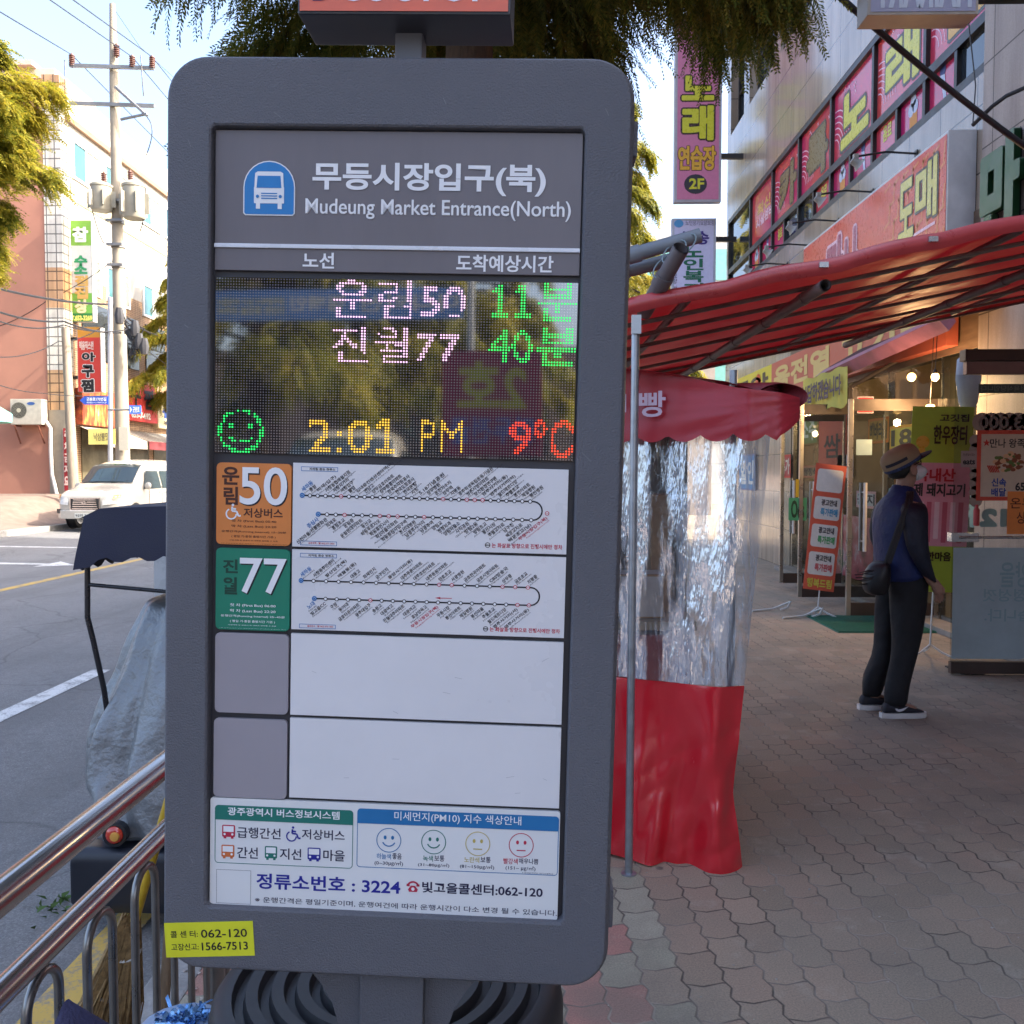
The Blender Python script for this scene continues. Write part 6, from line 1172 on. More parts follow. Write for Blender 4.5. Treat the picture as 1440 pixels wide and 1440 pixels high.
tree('cypress_tree', 'olive green conifer across the road beside the concrete utility pole', (-13.0, 35.5, .8), 9.8, 2.3, 3.6, 34, 170, lf_gold, far_sv, size=1.45, tr=.2, droop=.9, group='conifer street trees')
# ================================================================ across the road: pink and white building
LX, LY = -15.1, 30.0; FLn = Frame((LX, 0, 0), (0, 1, 0), (0, 0, 1)); FLs = FY(LY)
gz = farz(LX, 30.)
def lz(px, py): return FLn.hit(px, py)[1]
zt = lz(88, 114)
pinkm = mat('salmon_pink_render', (.38, .175, .12), .85, dirt=.12, var=.10, vscale=.8, bump=.1, bscale=40); whm = mat('white_facade_tile', (.40, .38, .34), .6, var=.05, vscale=2)
lb = thing('pink_white_building', 'four storey corner building with salmon pink side wall and white street face', 'building', (LX-6, 40, gz))
b = MB(); b.boxm((-34, LY, gz-.6), (LX-.55, 34, zt-.35)); obj('side_wall', b, pinkm, parent=lb)
b = MB(); b.boxm((-34, 34.0, gz-.6), (LX-.01, 80, zt)); b.boxm((LX-.54, LY+.55, 8.2), (LX-.005, 33.99, zt)); obj('street_wall', b, whm, parent=lb)
tilem = stone('corner_tile', (.62, .57, .48), (.68, .64, .56), .30, .30, .3, .02); tileo = stone('orange_corner_tile', (.50, .28, .13), (.55, .32, .16), .30, .30, .3, .02)
b = MB(); b.boxm((LX-.55, LY-.02, 8.2), (LX+.02, LY+.55, zt-.5)); b.mi = 1; b.boxm((LX-.55, LY-.02, zt-.5), (LX+.02, LY+.55, zt+.1)); b.boxm((LX-.55, LY-.02, 6.9), (LX+.02, LY+.55, 8.2)); b.mi = 0; b.boxm((LX-.55, LY-.02, 4.9), (LX+.02, LY+.55, 6.9)); b.mi = 1; b.boxm((LX-.55, LY-.02, 3.6), (LX+.02, LY+.55, 4.9)); b.mi = 2; b.boxm((LX-.55, LY-.02, gz-.5), (LX+.02, LY+.55, 3.6)); obj('corner_pillar', b, [tilem, tileo, mat('grey_brown_metal', (.26, .22, .17), .5)], parent=lb)
b = MB(); b.boxm((-34, LY-.05, zt-.35), (LX-.56, 34, zt-.02)); obj('roof_coping', b, mat('brown_coping', (.22, .09, .05), .7), parent=lb)
b = MB(); za = lz(95, 169); b.boxm((LX, LY+.3, za-.09), (LX+.14, 80, za+.09)); obj('cornice', b, mat('brown_cornice', (.28, .17, .10), .6), parent=lb)
z0, z1 = lz(95, 246), lz(95, 191)
wg = mat('teal_window', (.045, .13, .14), .06, spec=.9, var=.1, vscale=2); wfm = mat('white_window_frame', (.72, .73, .72), .4)
y = LY+.75
for i in range(10):
    for zz0, zz1 in ((z0, z1), (z0-3.6, z1-3.6)):
        q = (y, zz0, y+1.9, zz1); b = MB(); b.frame(FLn, q, .08, -.0, .06); b.slab(FLn, (y+.91, zz0+.08, y+.99, zz1-.08), 0, .055); w_ = obj('window', b, wfm, parent=lb); b = MB(); b.rect(FLn, (y+.08, zz0+.08, y+.91, zz1-.08), .02); b.mi = 1; b.rect(FLn, (y+.99, zz0+.08, y+1.82, zz1-.08), .03); obj('pane', b, [wg, mat('blind_window', (.20, .20, .16), .3)], parent=w_)
    y += 2.35 if i % 2 == 0 else 3.1
b = MB(); b.boxm((LX, LY+.6, z0-.75), (LX+.03, 80, z0-.2)); obj('tile_band', b, stone('cream_tile_band', (.62, .52, .30), (.68, .6, .38), .24, .18, .3, .02), parent=lb)
b = MB(); b.boxm((-19.5, 31.5, zt-.02), (-16.0, 34.5, zt+.95)); b.mi = 1; b.boxm((-17.2, 30.6, zt-.3), (-16.5, 31.4, zt+.35)); b.mi = 0; b.boxm((-20.2, 31.2, zt+.95), (-16.6, 34.6, zt+1.1)); obj('roof_house', b, [mat('cream_concrete', (.50, .45, .37), .8), pinkm], parent=lb)
b = MB(); b.boxm((LX-1.4, 52, zt), (LX-.1, 54, zt+1.7)); obj('roof_stair', b, mat('green_roof_panel', (.10, .20, .16), .5), parent=lb)
# ground and first floor shop fronts on the street face
b = MB(); b.boxm((LX-.02, LY+.56, gz-.5), (LX+.0, 80, 8.2)); obj('shop_wall', b, stone('tan_brick', (.33, .20, .11), (.40, .25, .14), .22, .07, .7, .008), parent=lb)
b = MB()
for y in np.arange(31.2, 60, 2.6): b.boxm((LX-.01, y, 5.5), (LX+.05, y+1.9, 7.4))
obj('first_floor_window', b, mat('dark_window', (.03, .035, .04), .08, spec=.9), parent=lb)
b = MB()
for y in np.arange(31.0, 60, 3.0): b.boxm((LX-.01, y, gz), (LX+.04, y+2.5, 3.1))
obj('shop_glass', b, mat('dim_shopfront', (.10, .085, .05), .15, var=.6, vscale=1.2), parent=lb)
# shop signs on that face
def lsign(name, lab, px, z0, z1, col, texts, d=.25):
    y0 = FLn.hit(px[0], 600)[0]; y1 = FLn.hit(px[1], 600)[0]; b = MB(); b.slab(FLn, (y0, z0, y1, z1), .02, d); s_ = tag(obj(name, b, col if not isinstance(col, tuple) else flat(*col), origin=FLn.p((y0+y1)/2, z0)), lab, 'sign'); inks = []; t = MB()
    for tx, (u0, v0, u1, v1), ik in texts:
        f = flat(*ik)
        if f not in inks: inks.append(f)
        t.mi = inks.index(f); t.text(FLn, tx, (y0+(y1-y0)*u0, z0+(z1-z0)*v0, y0+(y1-y0)*u1, z0+(z1-z0)*v1), d+.02, .05)
    if inks: obj('sign_lettering', t, inks, parent=s_)
    return s_
zs0, zs1 = lz(180, 601), lz(180, 548)
m, N, L, p = newmat('fire_photo_print'); tc = N.new('ShaderNodeTexCoord'); mp = N.new('ShaderNodeMapping'); mp.inputs['Scale'].default_value = (1, 2.2, .8); L.new(tc.outputs['Object'], mp.inputs[0]); n = layers(N, L, mp.outputs[0], 2.4, 6); c = ramp(N, L, n, [(.35, (.06, .015, .01)), (.5, (.35, .06, .02)), (.62, (.6, .25, .05)), (.7, (.7, .55, .3))]); L.new(c, p.inputs['Base Color'])
lsign('restaurant_sign', 'dark fiery picture sign of a restaurant below the red vertical sign across the road', (106, 168), zs0-.1, zs1-.3, m, [])
lsign('restaurant_sign', 'red restaurant sign with white bordered black lettering right of the concrete pole', (168, 213), zs0+.25, zs1+.3, (196, 52, 42), [('찜', (.55, .35, .85, .85), (40, 25, 25)), ('구', (.15, .4, .45, .85), (40, 25, 25)), ('653-7-692', (.15, .08, .75, .24), (230, 215, 205))])
lsign('estate_sign', 'cream sign with a blue house emblem beside the kiosk edge', (214, 250), zs0+.1, zs1+.1, (206, 190, 150), [('▲', (.15, .45, .6, .9), (34, 60, 120)), ('■', (.22, .3, .53, .62), (34, 60, 120)), ('부동산', (.2, .08, .6, .22), (60, 50, 40))])
b = MB()
for (pa, pb_) in ((106, 165), (168, 240)):
    y0 = FLn.hit(pa, 600)[0]; y1 = FLn.hit(pb_, 600)[0]; n = 24
    for k in range(n):
        b.mi = k % 2; a0 = y0+(y1-y0)*k/n; a1 = y0+(y1-y0)*(k+1)/n; b.add([(LX+.05, a0, zs0-.12), (LX+.05, a1, zs0-.12), (LX+1.1, a1, zs0-.55), (LX+1.1, a0, zs0-.55)], [(0, 1, 2, 3)])
    b.mi = 2 if pa > 160 else 0; b.add([(LX+1.1, y0, zs0-.55), (LX+1.1, y1, zs0-.55), (LX+1.1, y1, zs0-.85), (LX+1.1, y0, zs0-.85)], [(0, 1, 2, 3)])
tag(obj('shop_awning', b, [mat('striped_grey_cloth', (.36, .33, .28), .8), mat('striped_brown_cloth', (.20, .17, .14), .8), mat('maroon_cloth', (.22, .04, .045), .8)], origin=(LX, 36, zs0-.5)), 'striped grey and maroon shop awning under the restaurant signs across the road', 'awning')
b = MB(); F = FY(29.7); q = F.rect(124, 603, 162, 625); b.slab(F, q, -.02, 0); yb_ = tag(obj('shop_banner', b, flat(222, 208, 120), origin=F.p(q[0], q[1])), 'pale yellow banner hung under the striped awning across the road', 'banner'); t = MB(); t.text(F, '낙삼불맛', (q[0]+.18, q[1]+.12, q[2]-.2, q[3]-.12), .01, .01); obj('banner_lettering', t, flat(70, 60, 60), parent=yb_)
def lvs(name, lab, Yc, px, base, items, cat='sign'):
    F = FY(Yc); q = F.rect(*px); b = MB(); b.slab(F, q, -.3, 0); s_ = tag(obj(name, b, flat(168, 165, 160), origin=F.p((q[0]+q[2])/2, q[1], -.15)), lab, cat); t = MB(); inks = []
    def ik(c):
        f = flat(*c)
        if f not in inks: inks.append(f)
        t.mi = inks.index(f)
    W, H = q[2]-q[0], q[3]-q[1]
    for y0, y1, c in base: ik(c); t.rect(F, (q[0]+.02, q[1]+H*y0, q[2]-.02, q[1]+H*y1), .01)
    for tx, bx_, c, *o in items:
        bb = F.rect(*bx_)
        if o: ik(o[0]); t.text(F, tx, bb, .02, .06, grow=.06)
        ik(c)
        if tx == 'O': t.disc(F, ((bb[0]+bb[2])/2, (bb[1]+bb[3])/2), (bb[2]-bb[0])/2, .015, 20)
        else: t.text(F, tx, bb, .03, .06)
    obj('sign_face', t, inks, parent=s_)
    b = MB(); b.boxm((q[0]-.6 if q[0]-.6 > LX else LX, Yc+.05, q[1]+H*.2), (q[0], Yc+.15, q[1]+H*.2+.1)); b.boxm((min(q[0], LX), Yc+.05, q[1]+H*.8), (q[0]+.02, Yc+.15, q[1]+H*.8+.1)); obj('bracket', b, dkm, parent=s_)
lvs('vertical_sign', 'white and green vertical shop sign high on the white building', 30.6, (97, 310, 131, 452), ((0, .08, (30, 120, 60)), (.08, .28, (110, 170, 70)), (.28, .75, (200, 200, 196)), (.75, 1, (130, 180, 70))), [('참', (103, 320, 124, 340), (235, 240, 225)), ('수', (105, 360, 123, 374), (40, 140, 90)), ('소', (105, 372, 123, 385), (40, 140, 90)), ('점', (106, 388, 124, 402), (196, 160, 90)), ('집', (106, 404, 124, 420), (196, 160, 90)), ('상', (106, 422, 124, 440), (220, 205, 160)), ('T.653-3269', (101, 444, 130, 451), (225, 215, 110))])
lvs('vertical_sign', 'red vertical restaurant sign with black white bordered letters across the road', 30.3, (108, 460, 143, 551), ((0, .84, (206, 58, 44)), (.84, 1, (206, 140, 40))), [('아', (116, 496, 134, 508), (30, 22, 22), (235, 225, 215)), ('구', (116, 514, 132, 530), (30, 22, 22), (235, 225, 215)), ('찜', (115, 534, 132, 551), (30, 22, 22), (235, 225, 215)), ('먹음직스런', (112, 480, 132, 492), (236, 205, 190))])
lvs('vertical_sign', 'narrow dark red sign with pale letters low beside the wooden pole', 29.9, (88, 602, 100, 690), ((0, 1, (150, 28, 34)),), [(ch, (91, 606+16*i, 98, 618+16*i), (220, 190, 180)) for i, ch in enumerate('주차금지요')])
# outdoor air conditioner on its bracket
Y = LY-.42; F = FY(Y); q = F.rect(14, 561, 59, 597); ac = thing('air_conditioner', 'cream outdoor air conditioner unit on brackets on the pink wall', 'air conditioner', F.p((q[0]+q[2])/2, q[1], -.2))
b = MB(); b.slab(F, q, -.38, 0); obj('case', b, mat('cream_plastic_case', (.50, .45, .37), .5, dirt=.2, vscale=6), parent=ac, bevel=.02)
c = F.hit(26.5, 577); r = (q[2]-q[0])*.25; b = MB(); b.disc(F, c, r, .006, 28); b.mi = 1
for k in range(6): b.ring(F, c, r*(k+.6)/6.2, r*(k+.85)/6.2, .010, 24)
b.mi = 2; b.disc(F, c, r*.28, .014, 16); obj('fan_grille', b, [flat(60, 58, 52), flat(150, 142, 124), flat(180, 172, 150)], parent=ac)
b = MB(); z_ = F.rect(38, 565, 49, 570); b.disc(F, ((z_[0]+z_[2])/2, (z_[1]+z_[3])/2), .13, .006, 18, .4); obj('badge', b, flat(60, 90, 150), parent=ac)
for s_ in (q[0]+.12, q[2]-.12): b = MB(); b.tube([F.p(s_, q[1]-.03, -.38), F.p(s_, q[1]-.03, .0)], .03, 6); b.tube([F.p(s_, q[1]-.03, 0), F.p(s_, q[1]-.6, -.36)], .025, 6); obj('bracket', b, mat('rusty_iron', (.16, .05, .03), .8, var=.3), parent=ac)
b = MB(); b.tube([F.p(q[2]+.03, q[1]+.1, -.2), F.p(q[2]+.14, q[1]-.1, -.25), F.p(q[2]+.10, q[1]-.9, -.32), F.p(q[2]+.12, q[1]-1.6, -.34), F.p(q[2]+.3, q[1]-2.4, -.32)], .06, 8); obj('hose', b, mat('white_hose', (.6, .56, .52), .6), parent=ac, smooth=50)
# pink and teal parasol edge at the frame's left
b = MB(); b.rings([[(-16.6+r_*math.cos(2*math.pi*k/16), 27+r_*math.sin(2*math.pi*k/16), z) for k in range(16)] for r_, z in ((1.25, 3.05), (1.27, 3.3), (.6, 3.75), (.05, 4.0))]); b.tube([(-16.6, 27, .6), (-16.6, 27, 3.9)], .04, 8); 
tag(obj('parasol', b, mat('teal_cloth', (.16, .45, .38), .7), origin=(-16.6, 27, .6)), 'teal shop parasol at the left edge before the pink wall', 'parasol')
# ================================================================ poles and wires
def tp(px, py, Y): return at(px, py, Y)
UY = 30.0; ub = tp(174, 690, UY); ub.z = farz(0, UY); ut = tp(158, 6, UY)
up_ = thing('utility_pole', 'tall concrete utility pole with crossarms and two transformers behind the van', 'pole', ub)
def ax_(t): return ub.lerp(ut, t)
b = MB(); b.tube([ub-Vector((0, 0, .2)), ax_(.5), ax_(.85), ut], [.24, .185, .145, .09], 14); obj('shaft', b, mat('pale_concrete_pole', (.28, .245, .19), .85, var=.12, vscale=3), parent=up_, smooth=50)
stl = mat('galvanised_arm', (.2, .2, .2), .5, .5)
for py, x0, x1, nm in ((93, 98, 217, 'crossarm'), (146, 98, 217, 'crossarm')): b = MB(); a = tp(x0, py-1, UY-.2); c = tp(x1, py+3, UY-.2); m_ = (a+c)/2; b.box(m_, ((c-a).length, .09, .11), Matrix.Rotation(-math.atan2(a.z-c.z, c.x-a.x)*-1, 3, 'Y')); obj(nm, b, stl, parent=up_)
insm = mat('brown_porcelain', (.16, .07, .05), .25); b0 = None
for px, py in ((101, 84), (186, 86), (214, 87), (164, 70), (146, 250), (183, 248)):
    c = tp(px, py, UY-.2); b = MB(); b.lathe([(.03, -.25)]+[(r_, -.2+.06*k+d) for k in range(6) for r_, d in ((.05, 0), (.10, .015), (.10, .03), (.05, .045))]+[(.03, .2)], c, 10); obj('insulator', b, insm, parent=up_, smooth=40)
b = MB(); 
for x0, y0, x1, y1 in ((162, 122, 207, 163), (170, 168, 207, 160)): b.tube([tp(x0, y0, UY-.3), tp(x1, y1, UY-.5)], .05, 6)
obj('arm_brace', b, stl, parent=up_)
for px, y0, y1, w_ in ((143, 258, 297, 14), (189, 257, 308, 15)):
    c0 = tp(px, y1, UY-.35); r = w_*UY/1300; h = (y1-y0)*UY/1300; b = MB(); b.lathe([(r*.9, 0), (r, .05), (r, h*.82), (r*1.08, h*.84), (r*1.08, h*.9), (r*.6, h)], c0, 18)
    for k in range(6): a = R(60*k); b.box(c0+Vector((r*1.1*math.cos(a), r*1.1*math.sin(a), h*.4)), (.2, .03, h*.55), Matrix.Rotation(a, 3, 'Z'))
    obj('transformer', b, mat('cream_transformer', (.30, .28, .22), .5, dirt=.15, vscale=4), parent=up_, smooth=40)
for py in (267, 293, 325, 352): b = MB(); c = ax_((690-py)/684.); b.lathe([(.22, -.06), (.22, .06)], c, 12); b.box(c+Vector((0, -.25, 0)), (.5, .12, .08)); obj('clamp', b, stl, parent=up_)
b = MB()
for s_ in range(9): z0_ = random.uniform(0, 1); c = tp(193+random.uniform(-8, 12), 472+random.uniform(-16, 26), UY-.4); b.tube([tp(175, 445+s_*3, UY-.25), c, tp(182, 500, UY-.3)], .025, 5)
for px, py in ((190, 462), (203, 487), (168, 444), (196, 480)): b.lathe([(.12, -.25), (.16, 0), (.1, .25)], tp(px, py, UY-.4), 8)
obj('splice_box_tangle', b, mat('black_splice', (.03, .03, .035), .6), parent=up_, smooth=40)
b = MB(); 
for k in range(5): a = tp(168, 610-k*2, UY-.22); 
b.box(tp(174, 617, UY-.24), (.30, .03, .75)); obj('pole_notice', b, flat(190, 185, 170), parent=up_)
# the thin steel pole with blue street name plates
NY = 29.0; nb_ = tp(154, 660, NY); nb_.z = farz(0, NY)-.0; nt_ = tp(155, 418, NY); nm_ = thing('street_name_pole', 'thin silver pole with blue street name plates in front of the concrete pole', 'sign pole', nb_)
b = MB(); b.tube([nb_, nt_], .075, 10); obj('shaft', b, mat('silver_pole', (.5, .5, .52), .35, .6), parent=nm_, smooth=40)
F = FY(NY-.1); q = F.rect(112, 557, 152, 569); t = MB(); h = (q[3]-q[1]); t.prism(F, [(q[0], q[1]+h*.5), (q[0]+.15, q[1]), (q[2], q[1]), (q[2], q[3]), (q[0]+.15, q[3])], -.04, 0); t.mi = 1; t.text(F, '군분로170번길', (q[0]+.22, q[1]+h*.42, q[2]-.05, q[3]-.04), .006, .03); t.text(F, 'Gunbun-ro 170beon-gil', (q[0]+.22, q[1]+h*.12, q[2]-.05, q[1]+h*.32), .006, .01); obj('name_plate', t, [flat(40, 80, 180), flat(225, 228, 235)], parent=nm_)
q = F.rect(181, 570, 198, 582); t = MB(); t.slab(F, q, -.04, 0); t.mi = 1; t.text(F, '▶ 군분로', ins(q, .04), .006, .05); obj('name_plate', t, [flat(70, 120, 220), flat(225, 228, 235)], parent=nm_)
b = MB(); b.tube([F.p(q[0]-.7, (q[1]+q[3])/2, -.05), F.p(q[2], (q[1]+q[3])/2, -.05)], .03, 6); obj('plate_arm', b, stl, parent=nm_)
# old wooden pole
wb = tp(105, 690, 28.2); wb.z = farz(0, 28); b = MB(); b.tube([wb, tp(92, 462, 28.2)], [.16, .12], 10); tag(obj('wooden_pole', b, mat('weathered_pole_wood', (.27, .22, .17), .9, var=.3, vscale=4, stretch=(4, 4, .5)), smooth=50, origin=wb), 'leaning weathered wooden pole at the pink building\'s corner', 'pole')
def wire(lab, pts, r, sg=0.0):
    b = MB()
    for a, c in zip(pts, pts[1:]): b.tube(sag(a, c, sg, 10), r, 5)
    tag(obj('power_line', b, MATS['black_cable'], smooth=60, origin=pts[0]), lab, 'cable', 'overhead wires across the road')
wire('upper right wire running down past the pole top crossarm', [tp(95, -6, 20), tp(214, 80, UY-.2), tp(262, 140, 38)], .017)
wire('middle wire passing the pole top crossarm', [tp(62, -6, 20), tp(186, 80, UY-.2), tp(262, 170, 38)], .017)
wire('lowest of the three bare wires from the left past the top crossarm', [tp(-6, 13, 20), tp(101, 77, UY-.2), tp(262, 240, 44)], .017)
wire('thin earth wire dropping from the pole tip', [tp(160, 12, UY), tp(196, 65, 33), tp(262, 125, 40)], .009)
wire('thick bundled cable crossing the pink wall to the pole', [tp(-6, 405, 24), tp(155, 428, UY-.3), tp(262, 500, 40)], .035, .1)
wire('second bundled cable below the thick one on the pink wall', [tp(-6, 437, 24), tp(90, 452, 27), tp(170, 468, UY-.3)], .03, .1)
wire('third bundled cable sagging over the pink wall', [tp(-6, 450, 24), tp(90, 457, 27), tp(185, 462, UY-.3)], .02, .15)
wire('thin wire climbing from the left edge to the wooden pole top', [tp(-6, 502, 24), tp(82, 480, 28), tp(150, 455, UY)], .014, .15)
wire('thin pale wire low across the pink wall', [tp(-6, 540, 24), tp(60, 553, 27), tp(150, 556, NY)], .012, .05)
wire('wire slanting up behind the vertical signs', [tp(-6, 460, 30), tp(70, 420, 30), tp(165, 362, UY)], .014, .1)
wire('service wire hanging right from the splice boxes', [tp(182, 455, UY), tp(262, 485, 40)], .02, .05)
wire('lower service wire hanging right from the splice boxes', [tp(190, 480, UY), tp(262, 530, 40)], .016, .05)
for (pa, pb_, pc) in (((91, 84), (92, 110), (91, 150)), ((198, 78), (200, 110), (202, 135)), ((207, 165), (222, 180), (205, 220)), ((128, 288), (138, 330), (146, 342)), ((205, 265), (207, 300), (197, 325))):
    b = MB(); a, m_, c = tp(*pa, UY-.3), tp(*pb_, UY-.4), tp(*pc, UY-.3); b.tube([a*(1-t_)**2+m_*2*t_*(1-t_)+c*t_*t_ for t_ in [k/8 for k in range(9)]], .018, 5); obj('lead_wire', b, MATS['black_cable'], parent=up_, smooth=60)
# ================================================================ the parked van
def van(loc, rz):
    t = thing('white_van', 'cream white passenger van parked facing us across the road', 'van', loc, rz)
    paint = mat('pearl_white_paint', (.44, .41, .35), .22, spec=.6, var=.03, coat=.6); gls = mat('car_glass', (.025, .04, .045), .04, spec=1., var=0); blkp = mat('black_plastic', (.02, .02, .02), .5); chrm = mat('chrome', (.7, .7, .7), .12, 1., var=0)
    # stations along the car: y from the nose, half width, top height, tuck-in at the roof
    ST = [(0.0, .60, .86, .05), (.05, .72, .94, .08), (.16, .82, 1.00, .10), (.45, .885, 1.07, .12), (.80, .905, 1.13, .14), (1.05, .915, 1.20, .15), (1.35, .92, 1.45, .19), (1.62, .92, 1.68, .22), (1.90, .92, 1.81, .24), (2.3, .92, 1.88, .25), (3.2, .92, 1.90, .25), (4.3, .92, 1.88, .25), (4.65, .91, 1.80, .25), (4.80, .88, 1.35, .16), (4.84, .84, .95, .1)]
    def stn(y):
        for (a, c) in zip(ST, ST[1:]):
            if y <= c[0]: k = (y-a[0])/(c[0]-a[0]); return [a[i]+(c[i]-a[i])*k for i in range(4)]
        return list(ST[-1])
    def S(y, h, off=0.):                                   # point on the right flank at height fraction h (0 sill .. 1 roof edge)
        _, w_, zt_, tk = stn(y); z = .32+(zt_-.10-.32)*h; belt = .60*0+1.0; x = w_*(.965+.035*min(1, h*3)) if z < belt else w_ - tk*((z-belt)/max(.05, zt_-.10-belt))**1.3*.9 if zt_ > 1.25 else w_
        return x+off, z
    ys = sorted(set([s_[0] for s_ in ST]+[.1, .3, .6, 1.2, 1.5, 1.75, 2.1, 2.7, 3.7, 4.0])); b = MB(); loops = []
    for y in ys:
        _, w_, zt_, tk = stn(y); half = []
        for h in (0, .12, .3, .5, .65, .8, .92, 1.0): x, z = S(y, h); half.append((x, z))
        xr, zr = half[-1]; half += [(xr-.05, zt_-.045), (xr-.16, zt_-.012), (xr*.5, zt_+.012), (0, zt_+.02)]
        loops.append([(x, y, z) for x, z in half]+[(-x, y, z) for x, z in half[-2::-1]])
    b.rings(loops); bd = obj('body', b, paint, parent=t, local=True, smooth=50, sub=1)
    def patch(name, m_, pts_fn, nu, nv, par=t): 
        b = MB(); b.add([pts_fn(i/nu, j/nv) for j in range(nv+1) for i in range(nu+1)], [(j*(nu+1)+i, j*(nu+1)+i+1, (j+1)*(nu+1)+i+1, (j+1)*(nu+1)+i) for j in range(nv) for i in range(nu)]); return obj(name, b, m_, parent=par, local=True, smooth=60)
    def scr(u, v):                                          # windscreen across the car
        y = 1.12+.66*v; _, w_, zt_, tk = stn(y); xe = S(y, 1.0)[0]-.03; x = xe*(2*u-1); return (x, y-.025-.05*(1-(2*u-1)**2), zt_+.028-.03*abs(2*u-1)**3*1.2)
    patch('windscreen', gls, scr, 16, 8)
    for s_ in (1, -1):
        for y0, y1 in ((1.75, 2.45), (2.55, 3.45), (3.55, 4.45)):
            def sd(u, v, y0=y0, y1=y1): y = y0+(y1-y0)*u + (.35*(1-v)*(0-1)*(1-u) if y0 < 2 else 0); x, z = S(max(y, 1.2), .56+.36*v, .006); _, w_, zt_, _2 = stn(max(1.6, y)); z = 1.08+.50*v; x = .92-.22*.9*((z-1.0)/.8)**1.3+.012; return (s_*x, y, z)
            patch('side_window', gls, sd, 6, 4)
        ny_ = lambda x: float(np.interp(x, [0, .6, .72, .82, .885], [0, 0, .05, .16, .40]))-.022
        hl = lambda u, v: (s_*(.47+.38*u), ny_(.47+.38*u)+.05*v, .66+.20*v+.05*u); patch('headlight', mat('headlight_glass', (.55, .52, .46), .08, spec=.9, var=.3, vscale=14), hl, 5, 3)
        patch('indicator', mat('amber_lens', (.6, .30, .06), .2), lambda u, v: (s_*(.73+.12*u), ny_(.73+.12*u)+.03+.05*v-.012, .84+.09*v+.02*u), 3, 2)
        b = MB(); b.ball((s_*1.02, 1.45, 1.16), .13, 10, (.75, .5, .8)); b.tube([(s_*.90, 1.5, 1.10), (s_*1.0, 1.47, 1.12)], .03, 6); obj('mirror', b, paint, parent=t, local=True, smooth=50)
        b = MB(); b.add([(s_*.70, .018, .44), (s_*.86, .12, .44), (s_*.87, .12, .56), (s_*.70, .012, .56)], [(0, 1, 2, 3)]); obj('fog_lamp_recess', b, blkp, parent=t, local=True)
        for y in (.95, 3.75):
            w_ = MB(); F = None; w_.lathe([(.20, -.11), (.30, -.11), (.325, -.08), (.325, .08), (.30, .11), (.20, .11)], (s_*.80, y, .325), 24, 'x'); wh_ = obj('wheel', w_, blkp, parent=t, local=True, smooth=40); r_ = MB(); r_.lathe([(.06, .10), (.19, .08), (.205, .112)], (s_*.80 if s_ > 0 else -.80, y, .325), 18, 'x'); obj('rim', r_, chrm, parent=wh_, local=True, smooth=40)
            a_ = MB(); a_.lathe([(.36, .0), (.37, .0), (.37, .012)], (s_*.905, y, .34), 24, 'x'); obj('wheel_arch', a_, blkp, parent=t, local=True)
    b = MB(); n = 9; 
    for k in range(5): z = .56+.058*k; b.boxm((-.36+.012*k, -.03-.004*k, z), (.36-.012*k, .02, z+.026))
    b.mi = 1; b.boxm((-.40, .0, .53), (.40, .04, .85)); b.mi = 0; b.frame(FY(-.012), (-.42, .52, .42, .86), .028, 0, .015); b.disc(FY(-.05), (0, .73), .07, .01, 18, .6); b.mi = 1; b.text(FY(-.05), 'H', (-.035, .70, .035, .76), .012, .02, shear=.2)
    obj('grille', b, [chrm, blkp], parent=t, local=True)
    b = MB(); b.rings([[(x, y+.0, z) for x, y in ((-.88, .34), (-.84, .14), (-.70, .01), (-.4, -.05), (.4, -.05), (.70, .01), (.84, .14), (.88, .34), (.80, .36), (-.80, .36))] for z in (.30, .34, .50, .53)]); obj('bumper', b, paint, parent=t, local=True, bevel=.02)
    b = MB(); F = FY(-.055); b.slab(F, (-.26, .33, .26, .455), 0, .012); b.mi = 1; b.text(F, '95러 3917', (-.24, .35, .24, .435), .014, .02); obj('licence_plate', b, [flat(200, 200, 190), black], parent=t, local=True)
    b = MB(); 
    for s_ in (-.4, .15): b.tube([(s_, 1.06, 1.245), (s_+.45, 1.13, 1.31)], .012, 5)
    obj('wiper', b, blkp, parent=t, local=True)
    for y in (1.72, 2.5, 3.5):
        b = MB(); b.tube([(.925, y, .45), (.93, y, 1.02), (.90, y, 1.15)], .006, 4); obj('door_seam', b, blkp, parent=t, local=True)
    b = MB(); b.box((.945, 2.35, .98), (.02, .16, .03)); b.box((.945, 2.7, .98), (.02, .16, .03)); obj('door_handle', b, paint, parent=t, local=True)
    return t
vp = ground(158, 747, .02); van((-11.75, 24.3, .03), R(-4))
# ================================================================ handrail at the kerb
RXr = -.81; steel = mat('stainless_steel', (.46, .43, .41), .22, .95, var=.12, vscale=3, stretch=(8, .6, 8)); steel2 = mat('dull_steel_bar', (.27, .26, .25), .32, .85, var=.15, vscale=12)
rail = thing('guard_rail', 'stainless steel kerb guard rail with two tubes and looped uprights', 'railing', (RXr, 1.4, 0)); rz1, rz2 = .90, .752
for nm, z, r in (('top_rail', rz1, .027), ('lower_rail', rz2, .0215)): b = MB(); b.tube([(RXr, -1.5, z), (RXr, 2.30, z)], r, 28); obj(nm, b, steel, parent=rail, smooth=40)
for k in range(-8, 4):
    y0 = 1.648+.2055*k; b = MB(); zz = rz2-.022-.012; P = [(RXr, y0, .06)]+arc((RXr, y0+.052, zz-.052), .052, 180, 0, 10, (0, 1, 0), (0, 0, 1))+[(RXr, y0+.104, .06)]; b.tube(P, .0085, 10); obj('baluster', b, steel2, parent=rail, smooth=50)
b = MB(); b.tube([(RXr, -1.5, .06), (RXr, 2.42, .06)], .014, 10); obj('bottom_rail', b, steel2, parent=rail, smooth=40)
